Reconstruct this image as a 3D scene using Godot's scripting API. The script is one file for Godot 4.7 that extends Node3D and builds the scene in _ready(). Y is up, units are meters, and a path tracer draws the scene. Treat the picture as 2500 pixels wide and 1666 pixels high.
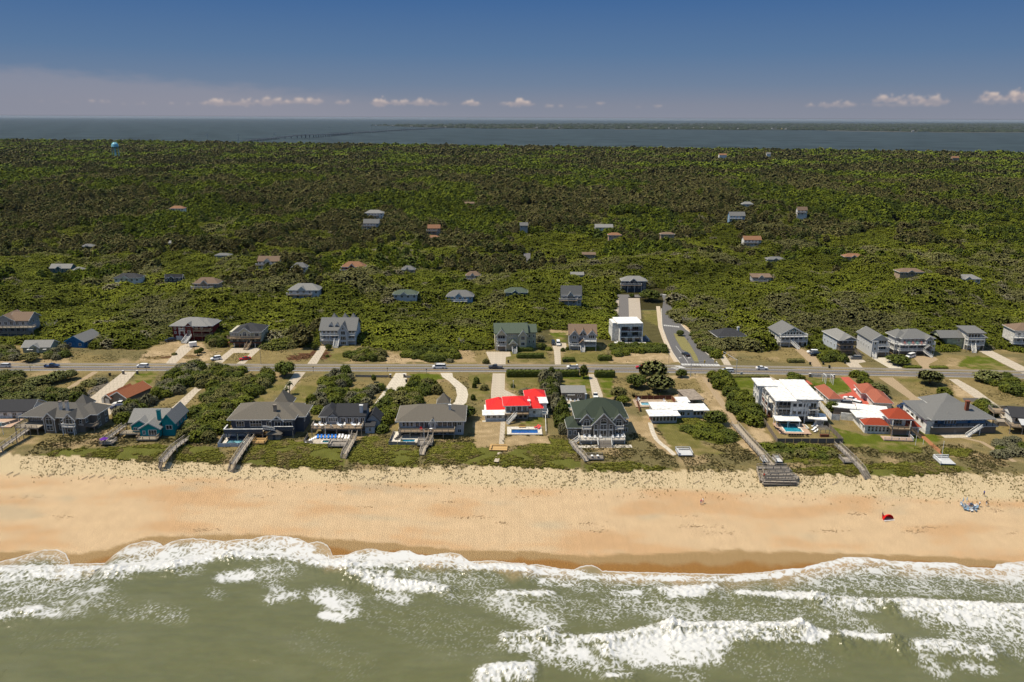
extends Node3D
# An aerial view of a barrier island: ocean, beach, dune, a row of beach houses, the road, a maritime wood, the sound.
# Positions are read off the photograph as pixels (2500 x 1666) and dropped onto the ground they touch.

const FOC := 1943.0
const CAM := Vector3(0, 106, 0)
const LAND := 6.0
var cam: Camera3D
var cb: Basis
var rng := RandomNumberGenerator.new()
var mats := {}
var texs := {}
var used := {}
var nz_hill := FastNoiseLite.new()
var nz_a := FastNoiseLite.new()
var nz_b := FastNoiseLite.new()
var nz_c := FastNoiseLite.new()
var nz_cell := FastNoiseLite.new()

# ---------------------------------------------------------------- small tools
func lin(r, g, b) -> Color: return Color(r, g, b).linear_to_srgb()

func numbered(n: String) -> String:
	if not used.has(n):
		used[n] = 0
		return n
	used[n] += 1
	return "%s_%03d" % [n, used[n]]

func tex(kind: String) -> Texture2D:
	if texs.has(kind): return texs[kind]
	var lo = {"soft": 0.80, "rough": 0.62, "grain": 0.72, "wood": 0.60, "metal": 0.9, "asphalt": 0.74}.get(kind, 0.8)
	var n := FastNoiseLite.new()
	n.seed = kind.hash() % 1000
	n.frequency = {"soft": 0.012, "rough": 0.05, "grain": 0.09, "wood": 0.03, "metal": 0.02, "asphalt": 0.04}.get(kind, 0.03)
	n.fractal_octaves = 5
	n.fractal_gain = 0.6
	var im := n.get_seamless_image(256, 256)
	im.convert(Image.FORMAT_RGB8)
	for y in 256:
		for x in 256:
			var v = im.get_pixel(x, (y * 6 if kind == "wood" else y) % 256).r
			v = lerp(lo, 1.0, clamp((v - 0.2) / 0.6, 0, 1))
			im.set_pixel(x, y, Color(v, v, v))
	texs[kind] = ImageTexture.create_from_image(im)
	return texs[kind]

# colour is linear
func mat(r, g, b, rough := 0.85, kind := "soft", size := 5.0, spec := 0.25) -> StandardMaterial3D:
	var key = "%.3f %.3f %.3f %.2f %s %.2f %.2f" % [r, g, b, rough, kind, size, spec]
	if mats.has(key): return mats[key]
	var m := StandardMaterial3D.new()
	m.albedo_color = lin(r, g, b)
	m.roughness = rough
	m.metallic_specular = spec
	if kind != "":
		m.albedo_texture = tex(kind)
		m.uv1_triplanar = true
		m.uv1_world_triplanar = true
		m.uv1_scale = Vector3.ONE / size
	mats[key] = m
	return m

func vmat(rough := 0.9, kind := "", size := 6.0, spec := 0.15, relief := 0.0) -> StandardMaterial3D:
	var key = "v%.2f%s%.2f%.2f%.1f" % [rough, kind, size, spec, relief]
	if mats.has(key): return mats[key]
	var m := StandardMaterial3D.new()
	m.vertex_color_use_as_albedo = true
	m.roughness = rough
	m.metallic_specular = spec
	if kind != "":
		m.albedo_texture = tex(kind)
		m.uv1_triplanar = true
		m.uv1_world_triplanar = true
		m.uv1_scale = Vector3.ONE / size
	if relief > 0:
		m.heightmap_enabled = true
		m.heightmap_texture = tex("rough")
		m.heightmap_scale = relief
		m.uv1_triplanar = true
		m.uv1_world_triplanar = true
		m.uv1_scale = Vector3.ONE / size
	mats[key] = m
	return m

# pixel -> ray -> horizontal plane
func ray(px, py) -> Vector3:
	return cb * Vector3((px - 1250.0) / FOC, -(py - 833.0) / FOC, -1.0)

func P(px, py, h := LAND) -> Vector3:
	var d := ray(px, py)
	return CAM + d * ((h - CAM.y) / d.y)

func G(px, py, above := 0.0) -> Vector3:
	var h := LAND
	var p := P(px, py, h)
	for i in 7:
		h = lerp(h, gh(p.x, p.z) + above, 0.75)
		p = P(px, py, h)
	p.y = gh(p.x, p.z)
	return p

func px_of(p: Vector3) -> Vector2:
	var q := cb.inverse() * (p - CAM)
	return Vector2(1250 - FOC * q.x / q.z, 833 + FOC * q.y / q.z)

func ss(a, b, x) -> float:
	var t: float = clamp((x - a) / (b - a), 0.0, 1.0)
	return t * t * (3 - 2 * t)

func dune_toe(x: float) -> float:
	return 209.0 - 0.045 * x + nz_a.get_noise_1d(x * 0.9) * 3.0

func sound_shore(x: float) -> float:
	return 2870.0 - 0.25 * x + nz_a.get_noise_1d(x * 0.06) * 90.0

func gh(x: float, z: float) -> float:
	var d := -z
	if d < 185: return lerp(-0.9, 0.6, (d - 165) / 20.0) if d > 100 else -5.8
	var toe := dune_toe(x)
	if d < toe: return lerp(0.6, 2.8, (d - 185) / (toe - 185)) + nz_b.get_noise_2d(x * 0.4, z) * 0.12
	if d < toe + 17:
		var t := ss(toe, toe + 17, d)
		return lerp(2.8, LAND, t) + nz_b.get_noise_2d(x, z) * 0.5 * (1 - absf(2 * t - 1))
	if d < 352: return LAND
	var a := ss(352, 440, d)
	var far := 1.0 - 0.75 * ss(900, 1500, d)
	a *= 1.0 - ss(25, 45, x) * (1.0 - ss(120, 150, x)) * (1.0 - ss(490, 520, d))
	var h := LAND + a * far * (nz_hill.get_noise_2d(x * 1.2, z * 1.2) * 9.0 + nz_hill.get_noise_2d(x * 3.4 + 900, z * 3.4) * 4.0 + 2.0)
	var s := sound_shore(x)
	if d > s - 200: h = lerp(h, -2.0, ss(s - 200, s + 20, d))
	return h

# ---------------------------------------------------------------- nodes
func tag(o: Node, label: String, category: String, group := "") -> void:
	o.set_meta("label", label)
	o.set_meta("category", category)
	if group: o.set_meta("group", group)

func thing(called: String, label: String, category: String, at := Vector3.ZERO, turn := 0.0, group := "") -> Node3D:
	var o := Node3D.new()
	o.name = numbered(called)
	add_child(o)
	o.position = at
	o.rotation.y = turn
	tag(o, label, category, group)
	return o

func part(parent: Node, called: String, m: Mesh, material: Material) -> MeshInstance3D:
	var o := MeshInstance3D.new()
	o.mesh = m
	o.material_override = material
	o.name = called if parent != self else numbered(called)
	parent.add_child(o, true)
	return o

func struct(called: String, m: Mesh, material: Material) -> MeshInstance3D:
	var o := part(self, called, m, material)
	o.set_meta("kind", "structure")
	return o

func stuff(o: Node, label: String, category: String) -> void:
	o.set_meta("kind", "stuff")
	if o.get_parent() == self: tag(o, label, category)

# ---------------------------------------------------------------- mesh helpers
func ST() -> SurfaceTool:
	var s := SurfaceTool.new()
	s.begin(Mesh.PRIMITIVE_TRIANGLES)
	s.set_smooth_group(-1)
	return s

func done(s: SurfaceTool) -> ArrayMesh:
	s.generate_normals()
	return s.commit()

func tri(s: SurfaceTool, a, b, c) -> void:
	s.add_vertex(a); s.add_vertex(b); s.add_vertex(c)

func quad(s: SurfaceTool, a, b, c, d) -> void:
	tri(s, a, b, c); tri(s, a, c, d)

# eight corners: bottom a b c d (counter clockwise seen from above), top e f g h
func hexa(s: SurfaceTool, v: Array) -> void:
	quad(s, v[0], v[1], v[2], v[3]); quad(s, v[7], v[6], v[5], v[4])
	for i in 4:
		var j := (i + 1) % 4
		quad(s, v[i], v[4 + i], v[4 + j], v[j])

func abox(s: SurfaceTool, c: Vector3, z: Vector3, b := Basis.IDENTITY) -> void:
	var v := []
	for y in [-0.5, 0.5]:
		for q in [[-0.5, 0.5], [0.5, 0.5], [0.5, -0.5], [-0.5, -0.5]]:
			v.append(c + b * (Vector3(q[0], y, q[1]) * z))
	hexa(s, v)

func bar(s: SurfaceTool, a: Vector3, b: Vector3, w: float, h: float) -> void:
	var d := b - a
	if d.length() < 0.001: return
	var f := d.normalized()
	var r := f.cross(Vector3.UP)
	if r.length() < 0.01: r = Vector3.RIGHT
	r = r.normalized()
	var u := r.cross(f)
	abox(s, (a + b) * 0.5, Vector3(w, h, d.length()), Basis(r, u, -f))

func tube(s: SurfaceTool, a: Vector3, b: Vector3, r0: float, r1: float, n := 6) -> void:
	var f := (b - a).normalized()
	var r := f.cross(Vector3(0.3, 1, 0.2) if absf(f.y) < 0.9 else Vector3.RIGHT).normalized()
	var u := r.cross(f)
	for i in n:
		var p := Vector2.from_angle(TAU * i / n)
		var q := Vector2.from_angle(TAU * (i + 1) / n)
		var d0 := r * p.x + u * p.y
		var d1 := r * q.x + u * q.y
		quad(s, a + d0 * r0, b + d0 * r1, b + d1 * r1, a + d1 * r0)
		tri(s, b, b + d1 * r1, b + d0 * r1)
		tri(s, a, a + d0 * r0, a + d1 * r0)

# a flat sheet from pixels, at height h, with a thin edge
func sheet_px(pts: Array, h: float, thick := 0.0) -> ArrayMesh:
	var v := PackedVector2Array()
	for p in pts:
		var w := P(p[0], p[1], h)
		v.append(Vector2(w.x, w.z))
	return sheet(v, h, thick)

func sheet(v: PackedVector2Array, h: float, thick := 0.0) -> ArrayMesh:
	var s := ST()
	var idx := Geometry2D.triangulate_polygon(v)
	for i in range(0, idx.size(), 3):
		var a := Vector3(v[idx[i]].x, h, v[idx[i]].y)
		var b := Vector3(v[idx[i + 1]].x, h, v[idx[i + 1]].y)
		var c := Vector3(v[idx[i + 2]].x, h, v[idx[i + 2]].y)
		if (b - a).cross(c - a).y > 0: tri(s, a, c, b)
		else: tri(s, a, b, c)
	if thick > 0:
		for i in v.size():
			var a := v[i]
			var b := v[(i + 1) % v.size()]
			quad(s, Vector3(a.x, h - thick, a.y), Vector3(b.x, h - thick, b.y), Vector3(b.x, h, b.y), Vector3(a.x, h, a.y))
	return done(s)

# a band of given width in metres along pixels
func band_px(pts: Array, w: float, h: float, thick := 0.0) -> ArrayMesh:
	var c := []
	for p in pts: c.append(P(p[0], p[1], h))
	return band(c, w, h, thick)

func band(c: Array, w: float, h: float, thick := 0.0) -> ArrayMesh:
	var l := PackedVector2Array()
	var r := PackedVector2Array()
	for i in c.size():
		var t: Vector3 = c[min(i + 1, c.size() - 1)] - c[max(i - 1, 0)]
		var n := Vector2(-t.z, t.x).normalized() * w * 0.5
		l.append(Vector2(c[i].x, c[i].z) + n)
		r.append(Vector2(c[i].x, c[i].z) - n)
	r.reverse()
	l.append_array(r)
	return sheet(l, h, thick)

# an indexed grid with vertex colours
func grid_mesh(nx: int, nz: int, v: PackedVector3Array, col: PackedColorArray, flip := false) -> ArrayMesh:
	var idx := PackedInt32Array()
	idx.resize((nx - 1) * (nz - 1) * 6)
	var k := 0
	for j in nz - 1:
		for i in nx - 1:
			var a := j * nx + i
			idx[k] = a; idx[k + 1] = a + 1 if flip else a + nx; idx[k + 2] = a + nx if flip else a + 1
			idx[k + 3] = a + 1; idx[k + 4] = a + nx + 1 if flip else a + nx; idx[k + 5] = a + nx if flip else a + nx + 1
			k += 6
	var nrm := PackedVector3Array()
	nrm.resize(v.size())
	for j in nz:
		for i in nx:
			var a := j * nx + i
			var dx := v[j * nx + min(i + 1, nx - 1)] - v[j * nx + max(i - 1, 0)]
			var dz := v[min(j + 1, nz - 1) * nx + i] - v[max(j - 1, 0) * nx + i]
			var n := dz.cross(dx)
			nrm[a] = (n if n.y > 0 else -n).normalized()
	var arr := []
	arr.resize(Mesh.ARRAY_MAX)
	arr[Mesh.ARRAY_VERTEX] = v
	arr[Mesh.ARRAY_NORMAL] = nrm
	arr[Mesh.ARRAY_COLOR] = col
	arr[Mesh.ARRAY_INDEX] = idx
	var m := ArrayMesh.new()
	m.add_surface_from_arrays(Mesh.PRIMITIVE_TRIANGLES, arr)
	return m

func in_poly(p: Vector2, poly: PackedVector2Array) -> bool:
	return Geometry2D.is_point_in_polygon(p, poly)

func pv(a: Array) -> PackedVector2Array:
	var v := PackedVector2Array()
	for p in a: v.append(Vector2(p[0], p[1]))
	return v

func box_of(v: PackedVector2Array) -> Rect2:
	var r := Rect2(v[0], Vector2.ZERO)
	for p in v: r = r.expand(p)
	return r
# ---------------------------------------------------------------- camera, sky, sun
const EXPO := 1.65
func setup() -> void:
	cam = Camera3D.new()
	cam.name = "camera"
	add_child(cam)
	cam.position = CAM
	cam.fov = rad_to_deg(2 * atan(833.0 / FOC))
	cam.far = 200000
	cam.basis = Basis(Vector3.RIGHT, -deg_to_rad(15.67)) * Basis(Vector3.BACK, 0.0043)
	cb = cam.basis
	cam.current = true
	for n in [[nz_hill, 3, 0.006, 2], [nz_a, 5, 0.012, 3], [nz_b, 8, 0.06, 3], [nz_c, 13, 0.22, 3]]:
		n[0].noise_type = FastNoiseLite.TYPE_SIMPLEX_SMOOTH
		n[0].seed = n[1]
		n[0].frequency = n[2]
		n[0].fractal_octaves = n[3]
	nz_cell.noise_type = FastNoiseLite.TYPE_CELLULAR
	nz_cell.seed = 21
	nz_cell.frequency = 0.55
	nz_cell.fractal_type = FastNoiseLite.FRACTAL_NONE
	nz_cell.cellular_return_type = FastNoiseLite.RETURN_DISTANCE2_SUB
	nz_cell.cellular_distance_function = FastNoiseLite.DISTANCE_EUCLIDEAN

	var sun := DirectionalLight3D.new()
	sun.name = "sun"
	add_child(sun)
	sun.light_color = Color(1.0, 0.95, 0.86)
	sun.light_energy = 1.12
	sun.light_angular_distance = 0.53
	sun.shadow_enabled = true
	sun.directional_shadow_max_distance = 1500
	sun.look_at_from_position(Vector3.ZERO, -Vector3(-0.46, 0.88, -0.02), Vector3.BACK)

	var we := WorldEnvironment.new()
	we.name = "world"
	add_child(we)
	var env := Environment.new()
	we.environment = env
	env.background_mode = Environment.BG_SKY
	env.tonemap_mode = Environment.TONE_MAPPER_LINEAR
	env.tonemap_exposure = EXPO
	env.sdfgi_enabled = true
	env.ssao_enabled = true
	env.ssil_enabled = true
	env.fog_enabled = true
	env.fog_density = 0.000009
	env.fog_light_color = Color(0.80, 0.86, 0.95)
	env.sky = Sky.new()
	var pm := PanoramaSkyMaterial.new()
	pm.panorama = sky_panorama()
	env.sky.sky_material = pm

# air and clouds: rows of blue that pale and grey towards the horizon, a bank of small cumulus low down, a veil on one side
func sky_panorama() -> ImageTexture:
	var w := 4096
	var h := 2048
	var im := Image.create(w, h, false, Image.FORMAT_RGBF)
	var stops := [[-90.0, 0.10, 0.12, 0.12], [-1.0, 0.16, 0.19, 0.22], [0.0, 0.245, 0.262, 0.325], [0.9, 0.225, 0.25, 0.32], [2.2, 0.162, 0.224, 0.330], [4.2, 0.105, 0.190, 0.335], [7.6, 0.056, 0.140, 0.320], [18.0, 0.10, 0.20, 0.39], [45.0, 0.20, 0.33, 0.54], [90.0, 0.21, 0.34, 0.55]]
	for y in h:
		var el := 90.0 - (y + 0.5) * 180.0 / h
		var c := Color.BLACK
		for i in stops.size() - 1:
			if el >= stops[i][0] and el <= stops[i + 1][0]:
				var t: float = (el - stops[i][0]) / (stops[i + 1][0] - stops[i][0])
				c = Color(lerp(stops[i][1], stops[i + 1][1], t), lerp(stops[i][2], stops[i + 1][2], t), lerp(stops[i][3], stops[i + 1][3], t)) * (1.0 / EXPO)
		im.fill_rect(Rect2i(0, y, w, 1), c)
	var n := FastNoiseLite.new()
	n.seed = 5
	n.frequency = 0.030
	n.fractal_octaves = 5
	n.fractal_gain = 0.55
	# clouds: px, py of the base middle, half width, height (photograph pixels), strength
	var clouds := [[535, 251, 55, 15, 0.75], [600, 250, 40, 18, 0.7], [665, 248, 55, 17, 0.75], [730, 247, 40, 14, 0.7], [765, 247, 30, 14, 0.75], [838, 249, 24, 10, 0.8], [930, 250, 30, 18, 1.0], [975, 250, 40, 12, 0.7], [1030, 250, 40, 15, 0.8], [1075, 252, 26, 9, 0.5], [1150, 252, 28, 14, 0.85], [1228, 253, 14, 8, 0.5], [1270, 252, 40, 17, 0.95], [1340, 258, 14, 7, 0.5], [1370, 258, 10, 5, 0.35], [1465, 251, 16, 6, 0.7], [1420, 259, 16, 5, 0.4], [1605, 258, 14, 6, 0.4], [1560, 259, 8, 4, 0.3], [1978, 257, 14, 8, 0.55], [2015, 256, 20, 12, 0.6], [2060, 255, 40, 16, 0.6], [2160, 243, 36, 22, 0.8], [2225, 243, 60, 18, 0.6], [2280, 247, 45, 24, 0.75], [2200, 254, 110, 12, 0.35], [2420, 236, 34, 22, 1.05], [2485, 236, 40, 26, 1.1], [2440, 247, 80, 14, 0.45],
		[225, 245, 12, 7, 0.4], [255, 247, 18, 8, 0.3], [100, 245, 8, 5, 0.25], [160, 248, 14, 5, 0.25], [345, 252, 16, 6, 0.22], [300, 252, 8, 6, 0.2], [458, 253, 8, 6, 0.25], [418, 252, 10, 5, 0.2], [2560, 240, 50, 20, 0.9], [-60, 246, 30, 8, 0.3]]
	var az_px := w / 360.0
	for y in range(int((90.0 - 8.5) / 180.0 * h), int(90.0 / 180.0 * h)):
		var el := deg_to_rad(90.0 - (y + 0.5) * 180.0 / h)
		for i in range(-int(38 * az_px), int(38 * az_px)):
			var az := deg_to_rad((i + 0.5) / az_px)
			var q := px_of(CAM + Vector3(sin(az) * cos(el), sin(el), -cos(az) * cos(el)) * 1000.0)
			var x := (i + w) % w
			var c := im.get_pixel(x, y)
			# veil of high haze low on one side
			var vy: float = q.y - (158 + 0.085 * q.x)
			var veil: float = ss(-14, 26, vy + n.get_noise_2d(q.x * 0.3, q.y * 1.4) * 14) * (1.0 - ss(500, 1250, q.x)) * (1.0 - 0.5 * ss(40, 120, vy))
			c = c.lerp(Color(0.305, 0.298, 0.35) * (1.0 / EXPO), veil * 0.52)
			for b in clouds:
				var dx: float = (q.x - b[0]) / b[2]
				if absf(dx) > 1.3: continue
				var up: float = (b[1] + 2 - q.y) / (b[3] * 0.85)
				if up < -0.8 or up > 1.6: continue
				var nn := n.get_noise_2d(q.x * 1.3, q.y * 2.2)
				var shape: float = (1.0 - dx * dx) * (0.85 + 0.9 * nn) - maxf(up, -up * 1.6)
				var a: float = ss(-0.05, 0.45, shape) * b[4]
				var lit: float = ss(0.0, 0.8, up + nn * 0.6)
				c = c.lerp(Color(0.44, 0.375, 0.375).lerp(Color(0.66, 0.54, 0.48), lit) * (1.0 / EXPO), a * lerpf(0.55, 0.9, lit))
			im.set_pixel(x, y, c)
	return ImageTexture.create_from_image(im)
# ---------------------------------------------------------------- the ground
const TONE := {
	"dry": [0.31, 0.24, 0.105], "olive": [0.21, 0.19, 0.06], "green": [0.135, 0.165, 0.022], "sand": [0.60, 0.45, 0.27], "tan": [0.46, 0.34, 0.185],
	"scrub": [0.22, 0.185, 0.085], "vine": [0.16, 0.165, 0.04], "mulch": [0.15, 0.075, 0.042], "grey": [0.22, 0.19, 0.15]}
# kind, pixels
const ZONES := [
	["scrub", [[-60, 1065], [270, 1062], [320, 1085], [160, 1108], [-60, 1112]]],
	["scrub", [[400, 1078], [520, 1080], [560, 1118], [400, 1120]]],
	["scrub", [[840, 1075], [1230, 1075], [1240, 1135], [840, 1130]]],
	["scrub", [[1420, 1085], [1620, 1040], [1860, 1090], [1900, 1150], [1420, 1140]]],
	["scrub", [[2000, 1095], [2290, 1085], [2560, 1100], [2560, 1160], [1980, 1155]]],
	["tan", [[1590, 920], [1735, 915], [1800, 1040], [1860, 1120], [1790, 1075], [1710, 970], [1620, 955]]],
	["dry", [[1640, 925], [1700, 925], [1720, 960], [1640, 955]]],
	["vine", [[90, 1112], [150, 1098], [290, 1092], [385, 1086], [412, 1092], [372, 1126], [190, 1116]]],
	["vine", [[430, 1085], [520, 1092], [555, 1118], [540, 1134], [425, 1124]]],
	["vine", [[600, 1085], [640, 1072], [790, 1083], [842, 1102], [838, 1148], [700, 1145], [585, 1130]]],
	["vine", [[862, 1082], [905, 1065], [960, 1072], [1025, 1095], [1016, 1142], [850, 1130]]],
	["vine", [[1036, 1130], [1060, 1080], [1150, 1082], [1222, 1105], [1215, 1138]]],
	["vine", [[1225, 1112], [1330, 1062], [1395, 1078], [1422, 1142], [1350, 1148], [1212, 1142]]],
	["vine", [[1430, 1132], [1530, 1128], [1640, 1146], [1560, 1156], [1430, 1152]]],
	["vine", [[1610, 1020], [1700, 1020], [1822, 1072], [1760, 1088], [1640, 1060], [1600, 1040]]],
	["vine", [[1850, 1085], [1960, 1080], [2074, 1112], [2055, 1134], [1880, 1128]]],
	["vine", [[1880, 1150], [2000, 1140], [2300, 1128], [2380, 1148], [2200, 1166], [1960, 1160]]],
	["vine", [[2110, 1087], [2240, 1085], [2250, 1105], [2150, 1106]]],
	["vine", [[2300, 1095], [2370, 1098], [2360, 1118], [2300, 1110]]],
	["green", [[325, 913], [395, 903], [365, 940], [332, 942]]],
	["olive", [[622, 988], [640, 945], [715, 913], [722, 938], [680, 965]]],
	["olive", [[690, 990], [735, 925], [800, 908], [790, 955], [742, 992]]],
	["tan", [[600, 935], [625, 918], [612, 942], [596, 945]]],
	["green", [[1000, 914], [1040, 911], [1076, 914], [1082, 926], [1045, 932], [1010, 928]]],
	["dry", [[1030, 938], [1090, 932], [1114, 955], [1112, 975], [1090, 998], [1010, 975]]],
	["olive", [[1145, 914], [1200, 914], [1198, 962], [1160, 985], [1145, 960]]],
	["olive", [[1234, 918], [1322, 922], [1315, 955], [1280, 962], [1238, 950]]],
	["green", [[1364, 920], [1437, 917], [1449, 958], [1428, 962], [1364, 945]]],
	["green", [[1456, 918], [1492, 922], [1502, 968], [1478, 972]]],
	["tan", [[1155, 1030], [1228, 1030], [1228, 1085], [1160, 1094]]],
	["tan", [[1234, 1066], [1342, 1062], [1344, 1084], [1234, 1090]]],
	["green", [[1262, 1038], [1332, 1012], [1332, 1042], [1290, 1046]]],
	["tan", [[1535, 1040], [1590, 1010], [1600, 1050], [1660, 1110], [1640, 1115], [1570, 1070]]],
	["olive", [[1605, 1045], [1640, 1035], [1720, 1085], [1780, 1110], [1650, 1110]]],
	["tan", [[330, 885], [370, 850], [420, 834], [490, 838], [520, 865], [500, 888]]],
	["mulch", [[350, 872], [430, 868], [430, 876], [345, 878]]],
	["mulch", [[440, 868], [490, 868], [488, 876], [436, 876]]],
	["dry", [[500, 888], [560, 850], [660, 848], [735, 868], [770, 888]]],
	["mulch", [[700, 872], [755, 860], [775, 856], [760, 876], [700, 880]]],
	["mulch", [[778, 876], [795, 856], [812, 862], [800, 877]]],
	["olive", [[800, 884], [815, 845], [870, 842], [850, 885]]],
	["tan", [[925, 888], [950, 860], [1000, 868], [1060, 885]]],
	["tan", [[1060, 846], [1100, 845], [1160, 862], [1160, 888], [1120, 885]]],
	["olive", [[1232, 886], [1240, 852], [1330, 850], [1345, 886]]],
	["olive", [[1372, 886], [1380, 856], [1480, 856], [1495, 886]]],
	["tan", [[1340, 800], [1392, 800], [1392, 818], [1345, 818]]],
	["green", [[1345, 812], [1382, 812], [1382, 835], [1350, 835]]],
	["tan", [[1488, 886], [1505, 856], [1560, 850], [1640, 868], [1650, 888]]],
	["olive", [[1568, 735], [1602, 738], [1615, 800], [1570, 780]]],
	["green", [[1785, 922], [1838, 920], [1852, 995], [1832, 1024], [1798, 965]]],
	["dry", [[1852, 1015], [1905, 1030], [2048, 1082], [1900, 1088], [1856, 1040]]],
	["tan", [[1825, 1040], [1860, 1040], [1890, 1090], [1850, 1080]]],
	["green", [[1970, 922], [2060, 926], [2080, 955], [2040, 962], [1990, 945]]],
	["green", [[2015, 1035], [2100, 1062], [2250, 1062], [2300, 1080], [2230, 1098], [2060, 1090]]],
	["green", [[2235, 1035], [2300, 1070], [2290, 1085], [2240, 1060]]],
	["dry", [[2185, 922], [2262, 918], [2335, 935], [2345, 975], [2262, 990]]],
	["olive", [[2190, 925], [2260, 925], [2280, 950], [2230, 955]]],
	["tan", [[2320, 940], [2360, 935], [2400, 975], [2340, 970]]],
	["dry", [[2345, 925], [2560, 935], [2560, 990], [2420, 985], [2345, 940]]],
	["green", [[2335, 895], [2480, 908], [2410, 865], [2360, 872]]],
	["tan", [[2300, 895], [2345, 895], [2330, 880]]],
	["dry", [[1980, 888], [2080, 902], [2060, 880], [1990, 868]]],
	["dry", [[1900, 885], [1975, 888], [1960, 850], [1900, 848]]],
	["tan", [[-60, 895], [60, 872], [170, 880], [170, 890]]],
	["tan", [[90, 890], [160, 862], [180, 868], [150, 890]]],
	["grey", [[190, 970], [255, 930], [275, 935], [225, 985]]],
	["green", [[-60, 838], [40, 838], [10, 856], [-60, 860]]],
	["dry", [[-60, 920], [60, 920], [90, 935], [60, 980], [-60, 980]]],
	["dry", [[95, 950], [200, 905], [250, 905], [180, 955]]],
	["scrub", [[0, 1025], [65, 1015], [60, 1055], [0, 1062]]],
]
var zones := []

func zone_at(q: Vector2) -> String:
	for i in range(zones.size() - 1, -1, -1):
		if zones[i][2].has_point(q) and in_poly(q, zones[i][1]): return zones[i][0]
	return ""

func tone(k: String) -> Color:
	var t = TONE[k]
	return Color(t[0], t[1], t[2])

func ground_color(x: float, z: float, q: Vector2) -> Color:
	var d := -z
	var toe := dune_toe(x)
	var n1 := nz_b.get_noise_2d(x * 0.35, z * 1.1)
	var n2 := nz_c.get_noise_2d(x, z)
	if d < toe + 20 and q.y > lut(VEG, q.x) + n2 * 12 + n1 * 8:
		# dry sand in long drifts, wet sand below the tide line
		var c := Color(0.72, 0.525, 0.32).lerp(Color(0.66, 0.43, 0.235), ss(-0.1, 0.5, n1 + 0.25 * n2))
		c = c.lerp(Color(0.56, 0.47, 0.32), ss(0.25, 0.6, nz_a.get_noise_2d(x * 2 + 70, z * 5)) * 0.6)
		c = c * (1.0 + 0.10 * n2)
		var wet := wet_line(q.x) + n1 * 14 + n2 * 5
		if q.y > wet: c = c.lerp(Color(0.42, 0.285, 0.14), ss(wet, wet + 7, q.y))
		var soak := wet + 22 + nz_b.get_noise_1d(q.x * 0.08 + 400) * 16
		if q.y > soak: c = c.lerp(Color(0.36, 0.185, 0.062), ss(soak, soak + 12, q.y))
		if d > toe: c = c.lerp(Color(0.71, 0.565, 0.35), ss(toe, toe + 4, d))
		return c
	var zn := q + Vector2(nz_c.get_noise_2d(x * 1.3, z) * 9, nz_c.get_noise_2d(z * 1.3, x) * 5)
	var k := zone_at(zn)
	if d > 352 and k == "": return Color(0.13, 0.115, 0.05) * (1.0 + 0.3 * n2)
	var c: Color
	if k == "":
		c = tone("dry").lerp(tone("scrub"), ss(-0.25, 0.25, n1 + n2 * 0.4))
		c = c.lerp(tone("tan"), ss(0.1, 0.45, nz_a.get_noise_2d(x * 3, z * 3)) * 0.8)
	else:
		c = tone(k)
		if k != "vine": c = c.lerp(tone("dry" if k != "tan" else "sand"), ss(-0.1, 0.5, n1 + n2 * 0.6) * 0.75)
		if k == "scrub": c = c.lerp(tone("tan"), ss(0.1, 0.4, nz_a.get_noise_2d(x * 4, z * 5)) * 0.9)
	return c * (1.0 + 0.22 * n2)

func wet_line(px: float) -> float:
	return lut(WET, px)

const VEG := [[-100, 1104], [0, 1108], [200, 1118], [370, 1127], [430, 1124], [600, 1136], [840, 1146], [1020, 1141], [1215, 1139], [1420, 1148], [1640, 1153], [1900, 1152], [2200, 1166], [2380, 1156], [2560, 1160]]
const WET := [[-100, 1340], [100, 1345], [200, 1352], [280, 1336], [350, 1312], [430, 1306], [550, 1302], [640, 1300], [760, 1308], [860, 1318], [950, 1322], [1100, 1335], [1250, 1344], [1450, 1350], [1550, 1344], [1700, 1340], [1850, 1345], [2000, 1346], [2100, 1352], [2300, 1354], [2500, 1362], [2700, 1365]]

func lut(a: Array, x: float) -> float:
	for i in a.size() - 1:
		if x <= a[i + 1][0]:
			return lerp(float(a[i][1]), float(a[i + 1][1]), clamp((x - a[i][0]) / float(a[i + 1][0] - a[i][0]), 0, 1))
	return a[-1][1]

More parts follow.
